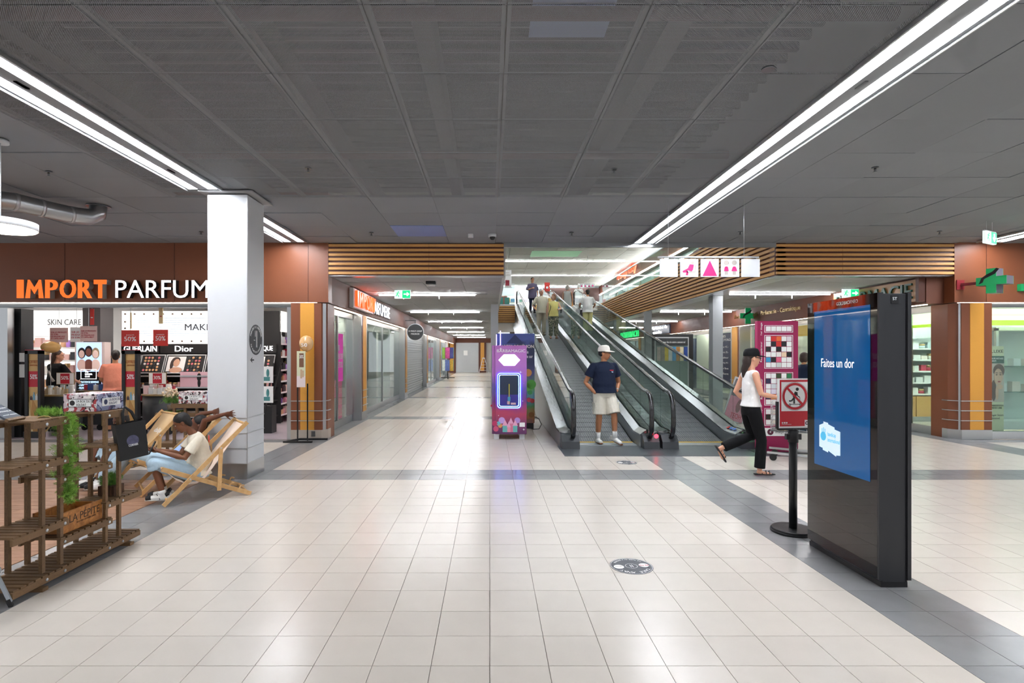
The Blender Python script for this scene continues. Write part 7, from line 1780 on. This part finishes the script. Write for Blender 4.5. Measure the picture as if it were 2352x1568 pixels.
# boy with the phone
def seated(**k):
    J = {a: V(b) for a, b in k.items() if a not in ('S', 'tilt', 'pitchL', 'pitchR', 'thL', 'thR', 'noface')}
    for a in ('S', 'tilt', 'pitchL', 'pitchR', 'thL', 'thR', 'noface'):
        if a in k: J[a] = k[a]
    for a in ('f', 'l', 'hf', 'toL', 'toR'): J[a] = J[a].normalized()
    return J
J = seated(S=.80, pelvis=(-3.255, 6.20, .30), waist=(-3.245, 6.21, .43), chest=(-3.26, 6.20, .58), neck=(-3.30, 6.17, .715), head=(-3.385, 6.105, .835),
           shL=(-3.19, 6.085, .665), elL=(-3.285, 5.975, .47), wrL=(-3.50, 5.925, .545), shR=(-3.36, 6.31, .665), elR=(-3.45, 6.20, .48), wrR=(-3.58, 6.03, .545),
           hipL=(-3.235, 6.125, .265), knL=(-3.555, 5.88, .425), anL=(-3.475, 5.895, .105), hipR=(-3.32, 6.27, .265), knR=(-3.66, 6.03, .42), anR=(-3.545, 6.05, .105),
           f=(-.8, -.6, 0), l=(.6, -.8, 0), hf=(-.86, -.42, -.30), toL=(-.93, -.36, 0), toR=(-.93, -.36, 0))
J['tilt'] = V((-.42, -.22, .88)).normalized(); J['pnL'] = V((-.1, .6, .8)); J['pnR'] = V((-.1, -.6, .8)); J['hdL'] = V((-.95, .25, .1)).normalized(); J['hdR'] = V((-.9, -.4, .1)).normalized(); J['thL'] = 1; J['thR'] = -1
def ex_boy(t, J, hp, HM, g):
    b = J['chest'] - J['f'] * .128 * g
    def dec(du, dz, r, c, nm): part(nm, MB().ball(b + J['l'] * du + UPV * dz, (r, r, r * 1.15), None, 12, 8), mat('patch' + c, c, .8), t)
    X = -J['l']; Yv = -J['f'] * -1
    def flat(mb, du, dz): 
        Mx_ = Matrix(((X.x, J['f'].x, 0), (X.y, J['f'].y, 0), (X.z, 0, 1))).to_4x4(); Mx_.translation = J['chest'] - J['f'] * .138 * g + J['l'] * du + UPV * dz; return mb.xf(Mx_)
    part('red_patch', flat(MB().ball((0, 0, 0), (.038, .006, .045), None, 16, 10), .0, .055), mat('patch_red', '#d84a3a', .8), t)
    part('green_patch', flat(MB().ball((0, 0, 0), (.02, .006, .042), None, 12, 8), -.06, .0), mat('patch_green', '#3a7a4a', .8), t)
    part('blue_patch', flat(ring(0, 0, .018, .036, 0, 20).join(ring(0, 0, .018, .036, -.004, 20)), .03, -.055), mat('patch_blue', '#7a84c0', .8), t)
    part('gold_patch', flat(fit_text('N', .07, .06, .012, .01), .03, -.175), mat('patch_gold', '#c88a2a', .8), t)
    for k in 'L':
        o = J['an' + k] - UPV * .03 + J['toL'] * .06; part('shoe_emblem', ring(0, 0, .006, .012, 0, 14).xf(Matrix.Translation(J['anL'] + J['l'] * .037 + J['toL'] * .035 - UPV * .045) @ Matrix.Rotation(R(-20), 4, 'Z')), M_black, t)
        for q_ in range(3): part('shoe_lace', MB().loft([J['anL'] + J['toL'] * (.05 + .022 * q_) + J['l'] * .025 - UPV * (.008 + .012 * q_), J['anL'] + J['toL'] * (.055 + .022 * q_) - J['l'] * .02 - UPV * (.002 + .012 * q_)], [(.005, .004)] * 2, n=6), M_black, t)
person('boy in a cream tee and pale denim shorts looking at his phone in a deckchair', J, '#7d5038', .0055, top=dict(m=cloth('creamtee', '#e6ddca'), sleeve=.72, loose=.020, hem=.06, name='tee_shirt', neck=.95), bottom=dict(m=cloth('denim', '#a9c0cf', .12, 14), len=.60, loose=.030, flare=.018, name='denim_shorts'),
       shoes=dict(m=M_sw_, sole=M_sole, m2=M_sb, sock=mat('sock_white', '#eeeeec', .8), sockh=.05), hair=('#120d0b', 'cropped'), hands=('hold', 'hold'), build=.98, belly=1.2, extra=ex_boy, child=True)
ph_ = solo('phone', MB().obox(Matrix.Translation((-3.635, 5.975, .585)) @ Matrix.Rotation(R(-143), 4, 'Z') @ Matrix.Rotation(R(-25), 4, 'Y'), .012, .075, .145).xf(Matrix.Identity(4)), M_black, 'dark phone held in the hands of the boy in the deckchair', 'phone', bev=.004)

# woman lying in the second deckchair
J = seated(S=.93, pelvis=(-3.76, 6.61, .285), waist=(-3.68, 6.67, .38), chest=(-3.59, 6.73, .50), neck=(-3.55, 6.76, .615), head=(-3.545, 6.755, .73),
           shL=(-3.475, 6.645, .585), elL=(-3.40, 6.62, .80), wrL=(-3.16, 6.60, .875), shR=(-3.66, 6.86, .585), elR=(-3.64, 6.93, .83), wrR=(-3.42, 6.84, .875),
           hipL=(-3.73, 6.54, .265), knL=(-4.12, 6.33, .47), anL=(-4.40, 6.33, .13), hipR=(-3.83, 6.68, .265), knR=(-4.22, 6.50, .46), anR=(-4.52, 6.50, .12),
           f=(-.7, -.52, .48), l=(.6, -.8, 0), hf=(-.85, -.5, .1), toL=(-.85, -.4, 0), toR=(-.85, -.4, 0))
J['pnL'] = V((.3, -.9, -.3)); J['hdL'] = V((.95, -.1, .05)).normalized()
person('woman in light blue lying in a deckchair with one arm thrown back', J, '#6a4230', .007, top=dict(m=cloth('paleblue', '#9db8e2'), sleeve=.12, loose=.014, hem=.05, name='blue_top'), bottom=dict(m=cloth('denim', '#a9c0cf', .12, 14), len=.96, loose=.024, flare=.03, name='jeans'),
       shoes=dict(m=M_sw_, sole=M_sole, m2=M_sb), hair=('#151010', 'bun'), hands=('open', 'relaxed'), build=.92)
# sitter half hidden by the black bag
J = seated(S=.88, pelvis=(-4.56, 7.02, .29), waist=(-4.54, 7.03, .41), chest=(-4.52, 6.99, .55), neck=(-4.53, 6.93, .66), head=(-4.56, 6.86, .76),
           shL=(-4.37, 6.90, .60), elL=(-4.24, 6.80, .44), wrL=(-4.40, 6.66, .46), shR=(-4.66, 7.06, .60), elR=(-4.74, 6.92, .43), wrR=(-4.66, 6.72, .47),
           hipL=(-4.49, 6.96, .265), knL=(-4.52, 6.56, .44), anL=(-4.60, 6.52, .10), hipR=(-4.62, 7.05, .265), knR=(-4.74, 6.66, .46), anR=(-4.76, 6.62, .10),
           f=(-.55, -.83, 0), l=(.83, -.55, 0), hf=(-.5, -.8, -.25), toL=(-.9, -.4, 0), toR=(-.95, -.3, 0))
person('youth in a cream tee and denim shorts sitting behind the black carrier bag', J, '#6a4432', .009, top=dict(m=cloth('creamtee2', '#ddd6c0'), sleeve=.75, loose=.02, hem=.06, name='tee_shirt'), bottom=dict(m=cloth('denim', '#a9c0cf', .12, 14), len=.48, loose=.03, name='denim_shorts'),
       shoes=dict(m=M_sw_, sole=M_sb, m2=M_sb), hair=('#1a1412', 'cropped'), build=1.0)

# people on the walkways
def on_belt(x, y): return (x, y, zb(y) + .008)
J = standing(on_belt(2.29, 20.0), 4, 1.64, {'elL': (.165, .03, .66), 'wrL': (.10, .14, .64), 'anL': (.065, 0, .045)}, hh=-25, wid=1.0)
def ex_bag(t, J, hp, HM, g):
    part('shoulder_strap', MB().loft([J['shR'] + UPV * .06 - J['f'] * .02, lerp(J['chest'], J['waist'], .2) - J['l'] * .12 * g + J['f'] * .13 * g, J['pelvis'] - J['l'] * .19 * g + J['f'] * .05], [(.012, .006)] * 3, n=6), M_black, t)
person('woman in a yellow sleeveless top and patterned trousers riding down the walkway', J, '#d2a58c', .013, top=dict(m=cloth('yellow', '#e6d98a'), sleeve=0, loose=.022, hem=.06, name='sleeveless_top'), bottom=dict(m=camo('leaf_print', [('#8a8a72', 16, .5), ('#3f4a40', 20, .55), ('#c8b8a4', 22, .6)], '#6a6a5c'), len=.95, loose=.03, flare=.005), shoes=dict(sandal=True, m=M_gum, sole=M_gum), hair=('#8a5f42', 'bob'), build=1.02, belly=1.12, extra=ex_bag)
J = standing(on_belt(1.92, 20.7), 8, 1.76, {'elR': (-.175, -.04, .63), 'wrR': (-.115, .03, .53), 'wrL': (.12, .09, .52)}, hh=35)
person('white haired man in a pale striped shirt and beige trousers on the walkway', J, '#d8a48c', .013, top=dict(m=mat('cloth_stripe', '#c9c4b2', .85, noise=.25, nscale=30, stretch=(3, 1, .1)), sleeve=.9, loose=.02, hem=.10, name='shirt', collar=True), bottom=dict(m=cloth('beige', '#b8ad9c'), len=.97, loose=.018, flare=.01), shoes=dict(m=mat('shoe_tan', '#8a7a68', .6), sole=M_sb), hair=('#d8d6d2', 'cropped'), hands=('relaxed', 'none'), build=1.0, belly=1.1)
J = standing(on_belt(2.06, 26.8), 12, 1.72, {'elR': (-.15, .02, .64), 'wrR': (-.06, .11, .67)}, hh=12)
def ex_gl(t, J, hp, HM, g): part('glasses', ring(0, 0, .014, .018, 0, 14).xf(Matrix.Translation(hp(.031, .096, .004))).join(ring(0, 0, .014, .018, 0, 14).xf(Matrix.Translation(hp(-.031, .096, .004)))), M_black, t)
person('dark haired woman in a mottled violet tunic near the top of the walkway', J, '#c08a6a', .014, top=dict(m=mat('cloth_violet', '#565066', .85, noise=.6, nscale=60), sleeve=1.0, loose=.035, hem=.22, name='tunic'), bottom=dict(m=cloth('darkblue', '#1e2438'), len=.97, loose=.012), shoes=dict(m=M_sb, sole=M_sb), hair=('#241a18', 'tail'), build=1.02, belly=1.1, extra=ex_gl)
J = standing(on_belt(3.72, 21.1), 178, 1.70, {'elL': (.17, .05, .65), 'wrL': (.15, .16, .60), 'elR': (-.17, .05, .65), 'wrR': (-.15, .16, .60)})
person('woman seen from behind in white top and pale yellow trousers pushing the trolley', J, '#c88f6e', .013, top=dict(m=cloth('whitetop', '#e8e6e4'), sleeve=.7, loose=.02, hem=.10, name='blouse'), bottom=dict(m=cloth('paleyellow', '#dcd498'), len=.96, loose=.024, flare=.03), shoes=dict(m=M_sw_, sole=M_sole), hair=('#17120f', 'cropped'), build=1.05, belly=1.1)
J = standing(on_belt(3.42, 24.4), 160, 1.56, {'wrL': (.16, .03, .47)}, hh=120)
person('grey haired woman in a white sleeveless dress higher up the second walkway', J, '#c99478', .014, top=dict(m=cloth('palegrey', '#c8c8c2'), sleeve=0, loose=.025, hem=.20, name='sleeveless_tunic'), bottom=dict(m=cloth('greypants', '#8a96a0'), len=.9, loose=.02), shoes=dict(m=M_sw_, sole=M_sole), hair=('#a8a098', 'bob'), build=1.0)
J = standing((4.9, 30.6, 3.86), 170, 1.66)
person('white haired person far off on the upper landing behind the trolley pusher', J, '#c99478', .02, top=dict(m=cloth('palegrey', '#c8c8c2'), sleeve=.6, loose=.02, hem=.08), bottom=dict(m=cloth('greypants', '#8a96a0'), len=.95, loose=.02), shoes=dict(m=M_sb, sole=M_sb), hair=('#e4e2dc', 'bob'))
# shoppers
J = standing((-9.0, 11.55, 0), 158, 1.70, {'elL': (.15, .06, .64), 'wrL': (.10, .17, .60), 'elR': (-.15, .06, .64), 'wrR': (-.1, .17, .60)}, hh=120, wid=1.15)
def ex_strap(t, J, hp, HM, g): part('shoulder_strap', MB().loft([J['shL'] * .5 + J['neck'] * .5 + UPV * .02, J['chest'] - J['f'] * .155 * g, J['waist'] - J['f'] * .15 * g - J['l'] * .14 * g], [(.03, .008)] * 3, n=6), mat('strap_grey', '#b8b0a8', .7), t)
person('woman in black with a grey shoulder strap seen from behind in the perfumery', J, '#c8957a', .012, top=dict(m=cloth('black', '#121214'), sleeve=.8, loose=.02, hem=.08, name='tee_shirt'), bottom=dict(m=cloth('black', '#121214'), len=.97, loose=.015), shoes=dict(m=M_sb, sole=M_sb), hair=('#3a241a', 'long'), build=1.2, belly=1.15, extra=ex_strap)
J = standing((-7.84, 11.62, 0), 205, 1.70, {'elR': (-.16, .06, .64), 'wrR': (-.13, .20, .62), 'elL': (.15, .03, .63), 'wrL': (.12, .14, .58)}, hh=215, wid=1.1)
person('woman in a coral tee seen from behind holding a product in the perfumery', J, '#c8926c', .012, top=dict(m=cloth('coral', '#ef9a80'), sleeve=.8, loose=.022, hem=.06, name='tee_shirt'), bottom=dict(m=cloth('darkgrey', '#2c2c32'), len=.95, loose=.015), shoes=dict(sandal=True, m=M_sb, sole=M_sb), hair=('#201714', 'bun'), build=1.16, belly=1.15)
J = standing((7.02, 12.4, 0), 100, 1.66, {'elR': (-.14, .05, .63), 'wrR': (-.1, .17, .58)})
person('person in navy standing between the magenta directory and the totem', J, '#c8926c', .014, top=dict(m=cloth('navy2', '#222c40'), sleeve=.8, loose=.02, hem=.08), bottom=dict(m=cloth('floral', '#9fb4b8', .4, 20), len=.95, loose=.03), shoes=dict(m=M_sb, sole=M_sb), hair=('#3a2a22', 'bob'), build=1.1)
# lettering and screens glow by themselves; only the listed lamps are sampled as lights
for m in bpy.data.materials:
    if m.name not in ('ceiling_tube', 'corridor_tube', 'upper_tube', 'led_line', 'shop_light_panel', 'pharm_light', 'gallery_shop_light', 'pendant_light', 'shop_light_soft', 'neon_blue'):
        m.cycles.emission_sampling = 'NONE'
